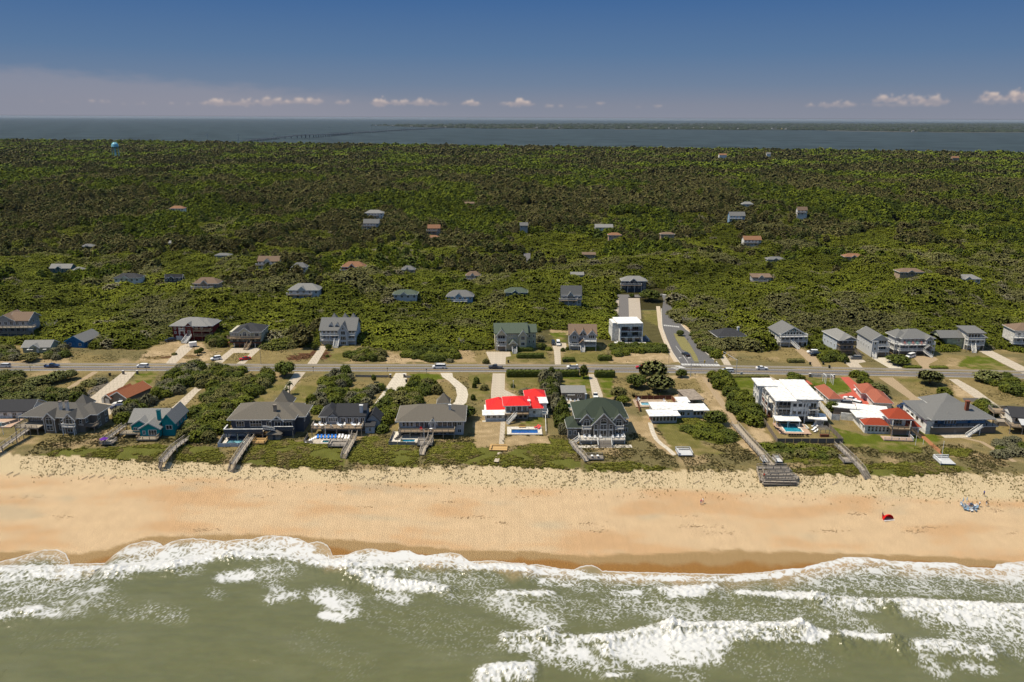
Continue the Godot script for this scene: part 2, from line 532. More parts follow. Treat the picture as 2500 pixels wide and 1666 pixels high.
func build_ground() -> void:
	for zz in ZONES:
		var v := pv(zz[1])
		zones.append([zz[0], v, box_of(v)])
	# near ground, fine
	var xs := PackedFloat32Array()
	var zs := PackedFloat32Array()
	var x := -300.0
	while x <= 300: xs.append(x); x += 0.85
	var d := 150.0
	while d <= 420: zs.append(-d); d += 0.8
	var v := PackedVector3Array()
	var col := PackedColorArray()
	v.resize(xs.size() * zs.size())
	col.resize(v.size())
	var k := 0
	for z in zs:
		for xx in xs:
			var p := Vector3(xx, gh(xx, z), z)
			v[k] = p
			col[k] = ground_color(xx, z, px_of(p))
			k += 1
	struct("ground", grid_mesh(xs.size(), zs.size(), v, col), vmat(0.95, "rough", 4.0, 0.1, 9.0))
	# the ground under the wood, and beyond the frame
	for r in [[-1250.0, 1250.0, 312, -420.0, -1560.0, 142], [-9000.0, 9000.0, 180, -1550.0, -4400.0, 120], [-9000.0, -1240.0, 90, -420.0, -1560.0, 60], [1240.0, 9000.0, 90, -420.0, -1560.0, 60], [-9000.0, -300.0, 60, -150.0, -420.0, 30], [300.0, 9000.0, 60, -150.0, -420.0, 30]]:
		v = PackedVector3Array(); col = PackedColorArray()
		for j in r[5]:
			for i in r[2]:
				var xx: float = lerp(r[0], r[1], i / float(r[2] - 1))
				var z: float = lerp(r[3], r[4], j / float(r[5] - 1))
				v.append(Vector3(xx, gh(xx, z) - (0.25 if r[3] == -420.0 and j > 0 else (2.5 if r[3] < -420.0 and j > 0 else 0.0)), z))
				col.append(Color(0.62, 0.47, 0.28) if -z < 225 else Color(0.07, 0.06, 0.025))
		struct("ground", grid_mesh(r[2], r[5], v, col), vmat(0.95, "rough", 4.0, 0.1))

# ---------------------------------------------------------------- the sea
const SWASH := [[-120, 1376], [0, 1374], [40, 1362], [80, 1350], [110, 1343], [138, 1342], [158, 1351], [166, 1362], [170, 1380], [230, 1379], [258, 1377], [266, 1366], [285, 1350], [315, 1331], [350, 1322], [372, 1320], [390, 1328], [398, 1334], [420, 1322], [450, 1317], [475, 1315], [520, 1320], [545, 1322], [580, 1318], [610, 1318], [640, 1310], [670, 1308], [700, 1311], [730, 1316], [752, 1327], [775, 1323], [798, 1330], [806, 1342], [812, 1358], [850, 1355], [870, 1346], [895, 1341], [910, 1341], [935, 1346], [955, 1350], [985, 1345], [1000, 1345], [1010, 1352], [1040, 1358], [1075, 1352], [1100, 1350], [1120, 1353], [1137, 1365], [1145, 1372], [1200, 1370], [1250, 1377], [1280, 1377], [1290, 1384], [1305, 1380], [1330, 1384], [1370, 1393], [1400, 1395], [1420, 1385], [1445, 1382], [1460, 1390], [1470, 1398], [1520, 1400], [1600, 1403], [1700, 1405], [1780, 1407], [1850, 1403], [1920, 1393], [1960, 1390], [1990, 1380], [2040, 1368], [2060, 1361], [2120, 1362], [2180, 1371], [2250, 1374], [2330, 1375], [2362, 1387], [2425, 1391], [2435, 1380], [2460, 1375], [2500, 1372], [2620, 1368]]
# foam: x0 y0 x1 y1 radius density
const FOAM := [
	[-60, 1390, 170, 1388, 10, 1.0], [0, 1368, 150, 1362, 20, 0.62], [170, 1388, 280, 1388, 7, 0.95], [280, 1386, 420, 1376, 14, 1.0], [420, 1376, 560, 1348, 12, 1.0], [300, 1360, 400, 1345, 30, 0.74], [400, 1352, 540, 1335, 24, 0.8],
	[540, 1340, 700, 1332, 30, 0.86], [560, 1350, 720, 1355, 14, 1.0], [680, 1330, 740, 1345, 22, 0.95], [720, 1358, 850, 1378, 15, 1.0], [750, 1338, 790, 1345, 14, 0.5], [860, 1368, 1000, 1368, 24, 1.0], [990, 1362, 1130, 1376, 20, 1.0], [1130, 1382, 1290, 1388, 9, 0.98],
	[1290, 1390, 1420, 1400, 7, 0.95], [1420, 1405, 1780, 1412, 4, 0.98], [1780, 1411, 1900, 1402, 5, 0.98], [1900, 1399, 2050, 1368, 5, 1.0], [2050, 1365, 2150, 1366, 5, 0.95], [2150, 1372, 2330, 1379, 4, 0.95], [2365, 1391, 2430, 1394, 4, 0.8], [2435, 1383, 2560, 1374, 6, 0.9],
	[2060, 1385, 2480, 1400, 28, 0.72], [2000, 1420, 2480, 1430, 40, 0.63], [1960, 1405, 2060, 1395, 20, 0.7], [2200, 1410, 2500, 1440, 40, 0.6], [1780, 1430, 2000, 1440, 30, 0.5], [2440, 1400, 2560, 1410, 30, 0.74],
	[-60, 1440, 220, 1430, 45, 0.68], [-60, 1480, 180, 1480, 34, 0.62], [-40, 1512, 90, 1488, 9, 0.95], [40, 1500, 140, 1494, 10, 0.78], [150, 1450, 270, 1470, 28, 0.55], [230, 1410, 300, 1400, 16, 0.72], [10, 1410, 180, 1404, 14, 0.8],
	[545, 1408, 605, 1402, 12, 0.9], [640, 1400, 700, 1392, 24, 0.66], [665, 1420, 690, 1450, 16, 0.66], [660, 1462, 720, 1450, 10, 0.72], [280, 1495, 330, 1495, 16, 0.52], [360, 1490, 430, 1500, 22, 0.55], [520, 1445, 530, 1450, 12, 0.6],
	[785, 1450, 850, 1490, 22, 0.82], [795, 1500, 830, 1506, 10, 0.95], [800, 1445, 860, 1460, 16, 0.7], [440, 1395, 480, 1388, 10, 0.6],
	[862, 1400, 950, 1404, 5, 0.98], [900, 1412, 960, 1432, 11, 1.0], [960, 1430, 1080, 1436, 10, 1.0], [940, 1445, 980, 1460, 20, 0.7], [1010, 1410, 1200, 1420, 26, 0.6], [1100, 1450, 1180, 1455, 26, 0.6],
	[1300, 1400, 1420, 1415, 20, 0.62], [1330, 1418, 1400, 1420, 12, 0.78], [1420, 1425, 1600, 1430, 26, 0.63], [1215, 1448, 1340, 1450, 5, 0.93], [1215, 1465, 1340, 1520, 34, 0.7], [1340, 1470, 1480, 1500, 36, 0.58], [1500, 1446, 1555, 1446, 6, 0.95], [1510, 1465, 1700, 1500, 40, 0.64], [1615, 1440, 1740, 1430, 6, 0.95], [1640, 1450, 1710, 1445, 14, 0.8],
	[1560, 1430, 1840, 1450, 22, 0.56], [1810, 1446, 1890, 1452, 6, 0.97], [1910, 1452, 1990, 1456, 9, 1.0], [1980, 1458, 2140, 1472, 10, 1.0], [2030, 1475, 2130, 1480, 16, 0.85], [1880, 1480, 2060, 1510, 36, 0.52], [2050, 1500, 2120, 1540, 22, 0.62], [1600, 1485, 1900, 1500, 36, 0.54],
	[2175, 1470, 2500, 1485, 10, 1.0], [2230, 1490, 2520, 1500, 22, 0.9], [2280, 1510, 2520, 1530, 28, 0.8], [2320, 1540, 2520, 1560, 26, 0.72], [2460, 1580, 2520, 1600, 20, 0.6],
	[1235, 1552, 1330, 1546, 9, 1.0], [1320, 1548, 1400, 1572, 12, 0.9], [1250, 1570, 1420, 1600, 24, 0.82], [1320, 1600, 1440, 1630, 20, 0.7], [1380, 1562, 1480, 1558, 9, 1.0], [1480, 1560, 1640, 1530, 11, 1.0], [1640, 1528, 1960, 1530, 11, 1.0], [1960, 1530, 2010, 1550, 12, 0.9], [1500, 1580, 1740, 1570, 34, 0.94], [1560, 1610, 1740, 1600, 24, 0.86], [1700, 1560, 1820, 1548, 20, 0.86], [1820, 1548, 1980, 1560, 18, 0.85], [1400, 1600, 1500, 1625, 18, 0.72], [1600, 1625, 1700, 1650, 16, 0.6],
	[2060, 1548, 2160, 1562, 8, 0.98], [2240, 1566, 2330, 1570, 6, 0.95], [2250, 1580, 2400, 1590, 18, 0.82], [2330, 1574, 2410, 1600, 14, 0.86], [2260, 1610, 2300, 1640, 16, 0.66], [2350, 1620, 2420, 1635, 12, 0.7],
	[1180, 1636, 1290, 1628, 9, 1.0], [1180, 1655, 1280, 1650, 18, 0.88], [1480, 1650, 1530, 1650, 6, 0.85], [1030, 1520, 1180, 1560, 60, 0.38], [900, 1480, 1100, 1560, 60, 0.36], [1950, 1580, 2000, 1620, 40, 0.42], [1780, 1600, 1900, 1640, 40, 0.4], [760, 1560, 860, 1620, 50, 0.3], [60, 1560, 260, 1560, 30, 0.28], [860, 1490, 900, 1500, 30, 0.4],
]
# breaking crests that stand up from the surface: x0 y0 x1 y1 half width(m) height(m)
const CREST := [
	[-60, 1393, 280, 1390, 1.5, 0.35], [280, 1388, 430, 1378, 1.5, 0.4], [430, 1378, 560, 1352, 1.5, 0.4], [560, 1352, 850, 1378, 1.6, 0.4], [850, 1378, 1290, 1388, 1.8, 0.45], [862, 1402, 1090, 1438, 1.6, 0.6], [1215, 1450, 1340, 1450, 1.4, 0.35], [1615, 1442, 1740, 1432, 1.4, 0.4], [1810, 1448, 1990, 1458, 1.5, 0.55], [1990, 1458, 2150, 1474, 1.6, 0.6],
	[2170, 1472, 2560, 1490, 1.8, 0.8], [1235, 1556, 1330, 1548, 1.6, 0.6], [1330, 1550, 1480, 1562, 1.5, 0.5], [1480, 1562, 1640, 1532, 1.8, 0.7], [1640, 1530, 1960, 1532, 2.0, 0.9], [1960, 1532, 2040, 1556, 1.6, 0.5], [2050, 1550, 2180, 1566, 1.5, 0.55], [2180, 1568, 2420, 1585, 1.5, 0.5], [1180, 1640, 1290, 1630, 1.6, 0.6], [-60, 1512, 90, 1490, 1.6, 0.4], [1480, 1652, 1540, 1652, 1.2, 0.4],
]
const FW := 690
const FH := 130

func build_sea() -> void:
	# how much foam lies where, from the strokes
	var dens := PackedFloat32Array()
	dens.resize(FW * FH)
	for f in FOAM:
		var a := Vector2(f[0], f[1])
		var b := Vector2(f[2], f[3])
		var r: float = f[4] * 1.0
		var edge: float = r * 1.35 + 13
		for j in range(max(0, int((min(a.y, b.y) - edge - 1290) / 3.0)), min(FH, int((max(a.y, b.y) + edge - 1290) / 3.0) + 2)):
			for i in range(max(0, int((min(a.x, b.x) - edge * 2 + 130) / 4.0)), min(FW, int((max(a.x, b.x) + edge * 2 + 130) / 4.0) + 2)):
				var p := Vector2(i * 4.0 - 130, 1290 + j * 3.0)
				var c := Geometry2D.get_closest_point_to_segment(p, a, b)
				var dd := (p - c) * Vector2(0.62, 1.0)
				var w: float = f[5] * (1.0 - ss(r * 0.3, edge, dd.length()))
				if w > dens[j * FW + i]: dens[j * FW + i] = w
	var nx := 1130
	var rows := 300
	var v := PackedVector3Array()
	var col := PackedColorArray()
	v.resize(nx * rows)
	col.resize(nx * rows)
	var crest := []
	for c in CREST:
		var a := P(c[0], c[1], 0.3)
		var b := P(c[2], c[3], 0.3)
		crest.append([Vector2(a.x, a.z), Vector2(b.x, b.z), c[4], c[5]])
	# shore line in the world
	var sx := []
	for p in SWASH:
		var w := G(p[0], p[1])
		sx.append([w.x, w.z])
	var water := Color(0.107, 0.109, 0.046)
	var shallow := Color(0.145, 0.145, 0.075)
	var white := Color(0.56, 0.56, 0.545)
	for i in nx:
		var x0: float = lerp(-152.0, 152.0, i / float(nx - 1))
		var z0 := lut(sx, x0)
		z0 += nz_c.get_noise_1d(x0 * 2.2) * 0.35
		var near := []
		for c in crest:
			if x0 > min(c[0].x, c[1].x) - 5 and x0 < max(c[0].x, c[1].x) + 5: near.append(c)
		for j in rows:
			var t := j / float(rows - 1)
			var z: float = lerp(z0, -88.0, t * 0.35 + t * t * 0.65) if j > 0 else z0
			var swell := nz_a.get_noise_2d(x0 * 1.2, z * 5.0) * 0.5 + nz_b.get_noise_2d(x0 * 1.5 + z * 0.5, z * 3.0) * 0.16 + nz_c.get_noise_2d(x0 * 1.4 + z * 0.4, z * 2.2) * 0.05
			var h := swell * ss(0, 18, z - z0)
			for c in near:
				var p := Vector2(x0, z)
				var cl := Geometry2D.get_closest_point_to_segment(p, c[0], c[1])
				var dz: float = z - cl.y + nz_b.get_noise_1d(x0 * 3) * 1.2
				var along: float = absf(x0 - cl.x)
				if along > 3: continue
				var wide: float = c[2] * (1.0 if dz < 0 else 3.2)
				h += c[3] * 1.5 * exp(-dz * dz / (wide * wide)) * (1 - along / 3.0) * (1 + 0.5 * nz_c.get_noise_2d(x0 * 3, z * 3))
			h = maxf(h, gh(x0, z) + 0.05 + 0.05 * minf(1, j * 0.5))
			var pt := Vector3(x0, h, z)
			var k := j * nx + i
			v[k] = pt
			var q := px_of(Vector3(x0, 0.3, z))
			var fx: float = clamp((q.x + 130) / 4.0, 0, FW - 2.001)
			var fy: float = clamp((q.y - 1290) / 3.0, 0, FH - 2.001)
			var ix := int(fx)
			var iy := int(fy)
			var u := fx - ix
			var w := fy - iy
			var o := iy * FW + ix
			var de: float = lerp(lerp(dens[o], dens[o + 1], u), lerp(dens[o + FW], dens[o + FW + 1], u), w)
			# lace: thin where the foam is old, closed where it is fresh
			var wx := nz_b.get_noise_2d(x0 * 4, z * 4) * 1.6
			var wz := nz_b.get_noise_2d(z * 4 + 50, x0 * 4) * 1.6
			var e1 := nz_cell.get_noise_2d((x0 + wx - z * 0.25) * 1.5, (z + wz) * 0.8)
			var e2 := nz_cell.get_noise_2d((x0 + wz - z * 0.25) * 2.6 + 90, (z + wx) * 1.5)
			var pat := nz_b.get_noise_2d(x0 * 2.0, z * 2.6) * 0.55 + nz_c.get_noise_2d(x0 * 2.5, z * 2.5) * 0.25
			var wide := 0.62 * pow(de, 4.0) * clampf(1.0 + 1.5 * pat + nz_a.get_noise_2d(x0 * 3, z * 5), 0.15, 2.2)
			var f := maxf(1.0 - ss(wide * 0.5, wide * 1.5 + 0.04, e1 + 1.0), 0.5 - 0.5 * ss(wide * 0.3, wide * 1.2 + 0.03, e2 + 1.0)) * lerpf(0.3, 1.0, ss(0.35, 0.85, de)) * ss(0.12, 0.5, de)
			var back := 1.0 - ss(0.0, 9.0, z - z0 + nz_b.get_noise_2d(x0, z) * 4)
			var c := water.lerp(shallow, ss(-0.1, 0.9, nz_b.get_noise_2d(x0 * 0.5, z * 0.9)) * 0.5).lerp(Color(0.40, 0.27, 0.14), back * 0.75)
			c = c * (1.0 + 0.10 * nz_c.get_noise_2d(x0 * 0.6, z * 1.8))
			var edge := 1.0 - ss(0.15, 0.7, z - z0 + nz_c.get_noise_2d(x0 * 3, z * 3) * 0.3)
			f = maxf(f, edge * 0.75)
			c = c.lerp(white, f)
			col[k] = c
	var m := vmat(0.24, "", 4.5, 0.45, 5.0)
	struct("ocean", grid_mesh(nx, rows, v, col, true), m)
	# the open sea round it
	var wmat := mat(0.107, 0.109, 0.046, 0.3, "soft", 40.0, 0.4)
	for r in [[-2500.0, -152.0, -150.0, 3000.0], [152.0, 2500.0, -150.0, 3000.0], [-152.0, 152.0, -88.0, 3000.0], [-2500.0, -152.0, -176.0, -150.0], [152.0, 2500.0, -176.0, -150.0]]:
		struct("ocean", sheet(PackedVector2Array([Vector2(r[0], r[2]), Vector2(r[1], r[2]), Vector2(r[1], r[3]), Vector2(r[0], r[3])]), 0.06 if r[2] > -170 else 0.05), wmat)

# ---------------------------------------------------------------- the sound, the far shore
func build_far() -> void:
	var big := 90000.0
	struct("sound_water", sheet(PackedVector2Array([Vector2(-big, -45000), Vector2(big, -45000), Vector2(big, -1500), Vector2(-big, -1500)]), 0.0), mat(0.044, 0.064, 0.076, 0.8, "soft", 900.0, 0.10))
	# mainland
	var pts := PackedVector2Array()
	var front := []
	for p in [[905, 306], [960, 308.5], [1060, 312], [1180, 314], [1300, 314.5], [1500, 315.5], [1650, 316.5], [1800, 318], [1950, 318], [2080, 319], [2200, 321.5], [2350, 323], [2500, 323], [2700, 322], [3100, 322]]:
		var w := P(p[0], p[1], 0.0)
		front.append(w)
		pts.append(Vector2(w.x, w.z))
	var k := 0
	for p in [[3100, 301], [2500, 301], [2200, 302], [1800, 302], [1500, 302], [1200, 303.5], [1000, 304.5]]:
		var w := P(p[0], p[1], 0.0)
		pts.append(Vector2(w.x, w.z))
	struct("far_shore", sheet(pts, 1.0, 1.0), mat(0.035, 0.042, 0.030, 0.9, "soft", 300.0))
	var tr := []
	var cl := []
	var br := box_of(pts)
	rng.seed = 77
	for i in 26000:
		var p := Vector2(rng.randf_range(br.position.x, br.end.x), br.end.y - rng.randf() ** 1.6 * br.size.y)
		if not in_poly(p, pts): continue
		var s := rng.randf_range(9, 17)
		tr.append(Transform3D(Basis.IDENTITY.scaled(Vector3(s * 2.2, s, s * 2.2)), Vector3(p.x, 1.0, p.y)))
		var g := rng.randf_range(0.75, 1.2)
		cl.append(Color(0.030, 0.040, 0.027) * g)
	scatter("far_wood", blob_mesh(5, 2), vmat(0.95), tr, cl, "dark low wood covering the far shore across the sound", "wood")
	# pale strips of beach
	for a in [[2020, 2240], [2270, 2500], [1240, 1320], [1330, 1370], [1500, 1560]]:
		var c := []
		for i in 6:
			var px: float = lerp(float(a[0]), float(a[1]), i / 5.0)
			c.append(P(px, lut([[905, 306], [1060, 312], [1300, 314.5], [1650, 316.5], [1950, 318], [2200, 321.5], [2350, 323], [2700, 322]], px) + 0.7, 0.0))
		struct("far_beach", band(c, 60.0, 1.6, 1.5), mat(0.25, 0.22, 0.17))
	# small houses along the far shore
	var fh := [[918, 308, 14, 0.5], [960, 309, 12, 0.4], [1005, 310, 26, 0.45], [1088, 312, 18, 0.5], [1310, 313, 22, 0.6], [1365, 312.5, 18, 0.6], [1535, 312, 20, 0.8], [1600, 314.5, 26, 0.75], [1632, 314, 12, 0.7], [1650, 314.6, 12, 0.7], [1692, 314, 12, 0.7], [1713, 313.8, 20, 0.8], [1755, 314.5, 12, 0.6], [1800, 315.5, 14, 0.6], [1883, 315.2, 16, 0.9], [1907, 315, 14, 0.9], [1916, 316, 16, 0.75], [2225, 321, 20, 0.6]]
	for i in fh.size():
		var f = fh[i]
		var p := P(f[0], f[1] + 0.6, 1.0)
		p.z += 30
		var t := thing("shore_house", ("tiny yellow house on the far shore of the sound" if i == 15 else "tiny %s house on the far shore of the sound" % ["grey", "pale", "white"][0 if f[3] < 0.55 else (1 if f[3] < 0.72 else 2)]), "house", p, 0.0, "houses along the far shore")
		var s := ST()
		abox(s, Vector3(0, 5, 0), Vector3(f[2], 10, 12))
		part(t, "wall", done(s), mat(0.8 * f[3], 0.78 * f[3], 0.74 * f[3]) if i != 15 else mat(0.75, 0.55, 0.08))
		s = ST()
		prism(s, -f[2] * 0.55, f[2] * 0.55, -7, 7, 10, 4, "x")
		part(t, "roof", done(s), mat(0.25, 0.24, 0.24))
	build_bridge()
	build_tower()

func build_bridge() -> void:
	var path := []
	# the bridge comes out behind the trees and runs to the point
	var a := P(600, 343, 14.0)
	for p in [[600, 345, 5], [680, 337.5, 6], [725, 332, 14], [765, 330, 15], [800, 329.5, 11], [850, 326, 6], [950, 320, 6], [1082, 312.6, 6]]:
		path.append(P(p[0], p[1] - 1.0, p[2]))
	var t := thing("long_bridge", "long low road bridge with a raised hump crossing the sound", "bridge", Vector3(path[0].x, 0, path[0].z))
	var o := t.position
	var deck := ST()
	var rail := ST()
	for i in path.size() - 1:
		bar(deck, path[i] - o, path[i + 1] - o, 14, 1.8)
		for sgn in [-1, 1]:
			var n: Vector3 = (path[i + 1] - path[i]).cross(Vector3.UP).normalized() * 7.2 * sgn
			bar(rail, path[i] - o + n + Vector3.UP * 1.9, path[i + 1] - o + n + Vector3.UP * 1.9, 0.6, 1.4)
	part(t, "deck", done(deck), mat(0.22, 0.22, 0.23))
	part(t, "parapet", done(rail), mat(0.30, 0.30, 0.31))
	for i in path.size() - 1:
		var n := int((path[i + 1] - path[i]).length() / 42.0)
		for j in n:
			var p: Vector3 = (path[i] as Vector3).lerp(path[i + 1], j / float(n)) - o
			var s := ST()
			abox(s, Vector3(p.x, p.y * 0.5 - 1.2, p.z), Vector3(4, p.y, 1.2))
			part(t, "pier", done(s), mat(0.30, 0.30, 0.31))
	var poles := [[507, 345, 327], [582, 344, 327], [671, 340, 324], [747, 337, 318], [807, 334, 311], [858, 333, 315], [907, 326, 305], [947, 323, 310], [983, 321, 311]]
	for q in poles:
		var b := P(q[0], q[1], 0.0)
		var hgt: float = (q[1] - q[2]) / FOC * absf(b.z)
		var w := thing("power_pylon", "thin pale power pylon standing in the sound beside the bridge", "pylon", b, 0.0, "power pylons across the sound")
		var s := ST()
		tube(s, Vector3.ZERO, Vector3(0, hgt, 0), 1.0, 0.5, 5)
		part(w, "mast", done(s), mat(0.4, 0.42, 0.44))
		s = ST()
		bar(s, Vector3(-8, hgt * 0.85, 0), Vector3(8, hgt * 0.85, 0), 0.8, 0.8)
		part(w, "crossarm", done(s), mat(0.4, 0.42, 0.44))

func build_tower() -> void:
	var d := 1950.0
	var dir := ray(283.5, 383)
	var b := CAM + dir * (d / -dir.z)
	b.y = gh(b.x, b.z)
	var t := thing("water_tower", "pale blue water tower with a domed tank above the wood", "water tower", b)
	var blue := mat(0.20, 0.52, 0.66, 0.4, "soft", 20.0, 0.4)
	var top := CAM.y + (ray(283.5, 347.5) * (d / -ray(283.5, 347.5).z)).y - b.y
	var prof := [[0.0, 0.0], [3.0, -0.35], [6.0, -2.6], [7.5, -5.1], [7.8, -7.4], [7.7, -8.6], [8.7, -9.2], [8.7, -9.9], [7.5, -10.2], [6.2, -12.0], [3.3, -13.5], [0.7, -14.0]]
	var s := SurfaceTool.new()
	s.begin(Mesh.PRIMITIVE_TRIANGLES)
	s.set_smooth_group(0)
	for i in prof.size() - 1:
		for j in 24:
			var p := Vector2.from_angle(TAU * j / 24)
			var q := Vector2.from_angle(TAU * (j + 1) / 24)
			var r0: float = prof[i][0]
			var r1: float = prof[i + 1][0]
			quad(s, Vector3(p.x * r0, top + prof[i][1], p.y * r0), Vector3(q.x * r0, top + prof[i][1], q.y * r0), Vector3(q.x * r1, top + prof[i + 1][1], q.y * r1), Vector3(p.x * r1, top + prof[i + 1][1], p.y * r1))
	part(t, "tank", done(s), blue)
	for j in 5:
		var p := Vector2.from_angle(TAU * (j + 0.25) / 5) * 7.3
		s = ST()
		tube(s, Vector3(p.x * 1.1, -1, p.y * 1.1), Vector3(p.x, top - 9.5, p.y), 0.5, 0.45, 8)
		part(t, "leg", done(s), blue)
	s = ST()
	tube(s, Vector3(0, -1, 0), Vector3(0, top - 12, 0), 1.0, 1.0, 10)
	part(t, "riser", done(s), blue)
	s = ST()
	for j in 5:
		var p := Vector2.from_angle(TAU * j / 5) * 4.5
		tube(s, Vector3(p.x, top - 0.8, p.y), Vector3(p.x, top + 2.4, p.y), 0.25, 0.2, 5)
	bar(s, Vector3(-4.5, top + 1.2, 0), Vector3(4.5, top + 1.2, 0), 0.3, 0.3)
	part(t, "antenna_frame", done(s), mat(0.6, 0.62, 0.62))
# ---------------------------------------------------------------- plants
func blob_mesh(sd: int, sub: int) -> ArrayMesh:
	var n := FastNoiseLite.new()
	n.seed = sd
	n.frequency = 0.9
	var sp := SphereMesh.new()
	sp.radial_segments = 5 * sub
	sp.rings = 3 * sub
	sp.radius = 1.0
	sp.height = 2.0
	var a := sp.get_mesh_arrays()
	var v: PackedVector3Array = a[Mesh.ARRAY_VERTEX]
	for i in v.size():
		var p := v[i]
		v[i] = p * (1.0 + 0.35 * n.get_noise_3dv(p * 1.7)) * Vector3(1, 0.85, 1)
	a[Mesh.ARRAY_VERTEX] = v
	var c := PackedColorArray()
	c.resize(v.size())
	c.fill(Color(1, 1, 1))
	a[Mesh.ARRAY_COLOR] = c
	a[Mesh.ARRAY_TANGENT] = null
	var m := ArrayMesh.new()
	m.add_surface_from_arrays(Mesh.PRIMITIVE_TRIANGLES, a)
	return m

# a crown of leaf clumps on lobes round a dark core; unit radius, standing on y = 0
func crown_mesh(sd: int, lobes: int, leaves: int, leaf: float, tall: float, spread := 0.55, base := 0.15) -> ArrayMesh:
	var r := RandomNumberGenerator.new()
	r.seed = sd
	var L := []
	for i in lobes:
		var a := TAU * (i * 0.618) + r.randf() * 0.5
		var up := (i + 0.5) / lobes
		var rad := sqrt(1.0 - up * up) * spread
		L.append([Vector3(cos(a) * rad, lerp(base, tall - 0.42, up), sin(a) * rad), r.randf_range(0.38, 0.54)])
	var v := PackedVector3Array()
	var n := PackedVector3Array()
	var c := PackedColorArray()
	# core
	for l in L:
		for i in 5:
			for j in 3:
				var q := []
				for k in [[0, 0], [1, 0], [1, 1], [0, 1]]:
					var th: float = TAU * (i + k[0]) / 5.0
					var ph: float = PI * (j + k[1]) / 3.0
					q.append(l[0] + Vector3(sin(ph) * cos(th), cos(ph), sin(ph) * sin(th)) * l[1] * 0.88)
				for k in [0, 1, 2, 0, 2, 3]:
					v.append(q[k])
					n.append((q[k] - l[0]).normalized())
					c.append(Color(0.9, 0.9, 0.9))
	for i in leaves:
		var l = L[r.randi() % lobes]
		var d := Vector3(r.randfn(), r.randfn() + 0.35, r.randfn()).normalized()
		var p: Vector3 = l[0] + d * l[1] * r.randf_range(0.86, 1.08)
		if p.y < 0.0: p.y = -p.y * 0.4
		var nn := (d + Vector3(r.randfn(), r.randfn(), r.randfn()) * 0.26 + Vector3.UP * 0.1).normalized()
		var t := nn.cross(Vector3(r.randfn(), r.randfn(), r.randfn())).normalized()
		var b := nn.cross(t)
		var s := leaf * r.randf_range(0.6, 1.35)
		var g := r.randf_range(0.84, 1.16)
		var cc := Color(g * r.randf_range(0.92, 1.12), g, g * r.randf_range(0.8, 1.1))
		var q := [p - t * s, p + b * s * 0.6 + nn * s * 0.15, p + t * s, p - b * s * 0.6 + nn * s * 0.15]
		for k in [0, 1, 2, 0, 2, 3]:
			v.append(q[k])
			n.append(nn)
			c.append(cc)
	var a := []
	a.resize(Mesh.ARRAY_MAX)
	a[Mesh.ARRAY_VERTEX] = v
	a[Mesh.ARRAY_NORMAL] = n
	a[Mesh.ARRAY_COLOR] = c
	var m := ArrayMesh.new()
	m.add_surface_from_arrays(Mesh.PRIMITIVE_TRIANGLES, a)
	return m

func tuft_mesh(sd: int, blades: int, lean: float, w: float) -> ArrayMesh:
	var r := RandomNumberGenerator.new()
	r.seed = sd
	var v := PackedVector3Array()
	var n := PackedVector3Array()
	var c := PackedColorArray()
	for i in blades:
		var d := Vector2.from_angle(r.randf() * TAU)
		var o := Vector3(r.randfn() * 0.16, 0, r.randfn() * 0.16)
		var tip := o + Vector3(d.x * lean * r.randf(), r.randf_range(0.5, 1.0), d.y * lean * r.randf())
		var e := Vector3(-d.y, 0, d.x) * w
		var g := r.randf_range(0.7, 1.3)
		for k in [o - e, o + e, tip]:
			v.append(k)
			n.append((Vector3.UP + (tip - o) * 0.5).normalized())
			c.append(Color(g, g, g * 0.95))
	var a := []
	a.resize(Mesh.ARRAY_MAX)
	a[Mesh.ARRAY_VERTEX] = v
	a[Mesh.ARRAY_NORMAL] = n
	a[Mesh.ARRAY_COLOR] = c
	var m := ArrayMesh.new()
	m.add_surface_from_arrays(Mesh.PRIMITIVE_TRIANGLES, a)
	return m

func scatter(called: String, m: Mesh, material: Material, tr: Array, cl: Array, label: String, category: String) -> void:
	if tr.is_empty(): return
	var mm := MultiMesh.new()
	mm.transform_format = MultiMesh.TRANSFORM_3D
	mm.use_colors = true
	mm.mesh = m
	mm.instance_count = tr.size()
	for i in tr.size():
		mm.set_instance_transform(i, tr[i])
		mm.set_instance_color(i, cl[i])
	var o := MultiMeshInstance3D.new()
	o.multimesh = mm
	o.material_override = material
	o.name = numbered(called)
	add_child(o)
	stuff(o, label, category)

func leafmat(tint := Color(1, 1, 1)) -> StandardMaterial3D:
	var key = "leaf" + str(tint)
	if mats.has(key): return mats[key]
	var m := StandardMaterial3D.new()
	m.vertex_color_use_as_albedo = true
	m.albedo_color = tint.linear_to_srgb()
	m.roughness = 0.75
	m.metallic_specular = 0.2
	m.backlight_enabled = true
	m.backlight = Color(0.42, 0.44, 0.18)
	mats[key] = m
	return m

# lower edge of the wood in pixels
const TB := [[-400, 838], [150, 838], [160, 882], [325, 884], [345, 850], [380, 835], [415, 812], [425, 795], [515, 795], [520, 838], [556, 838], [562, 800], [650, 800], [655, 860], [735, 864], [756, 850], [775, 830], [785, 805], [885, 805], [890, 838], [925, 852], [1060, 848], [1180, 858], [1200, 855], [1208, 812], [1310, 812], [1320, 800], [1456, 803], [1462, 822], [1488, 830], [1492, 718], [1645, 718], [1648, 768], [1672, 796], [1690, 800], [1715, 835], [1750, 868], [1770, 884], [1885, 887], [1895, 822], [1965, 815], [1975, 850], [2015, 850], [2025, 830], [2090, 832], [2165, 836], [2182, 834], [2280, 832], [2288, 865], [2395, 884], [2400, 860], [2420, 842], [2470, 855], [2560, 890], [2900, 900]]
var keep_clear := []   # [Vector2 centre, radius]

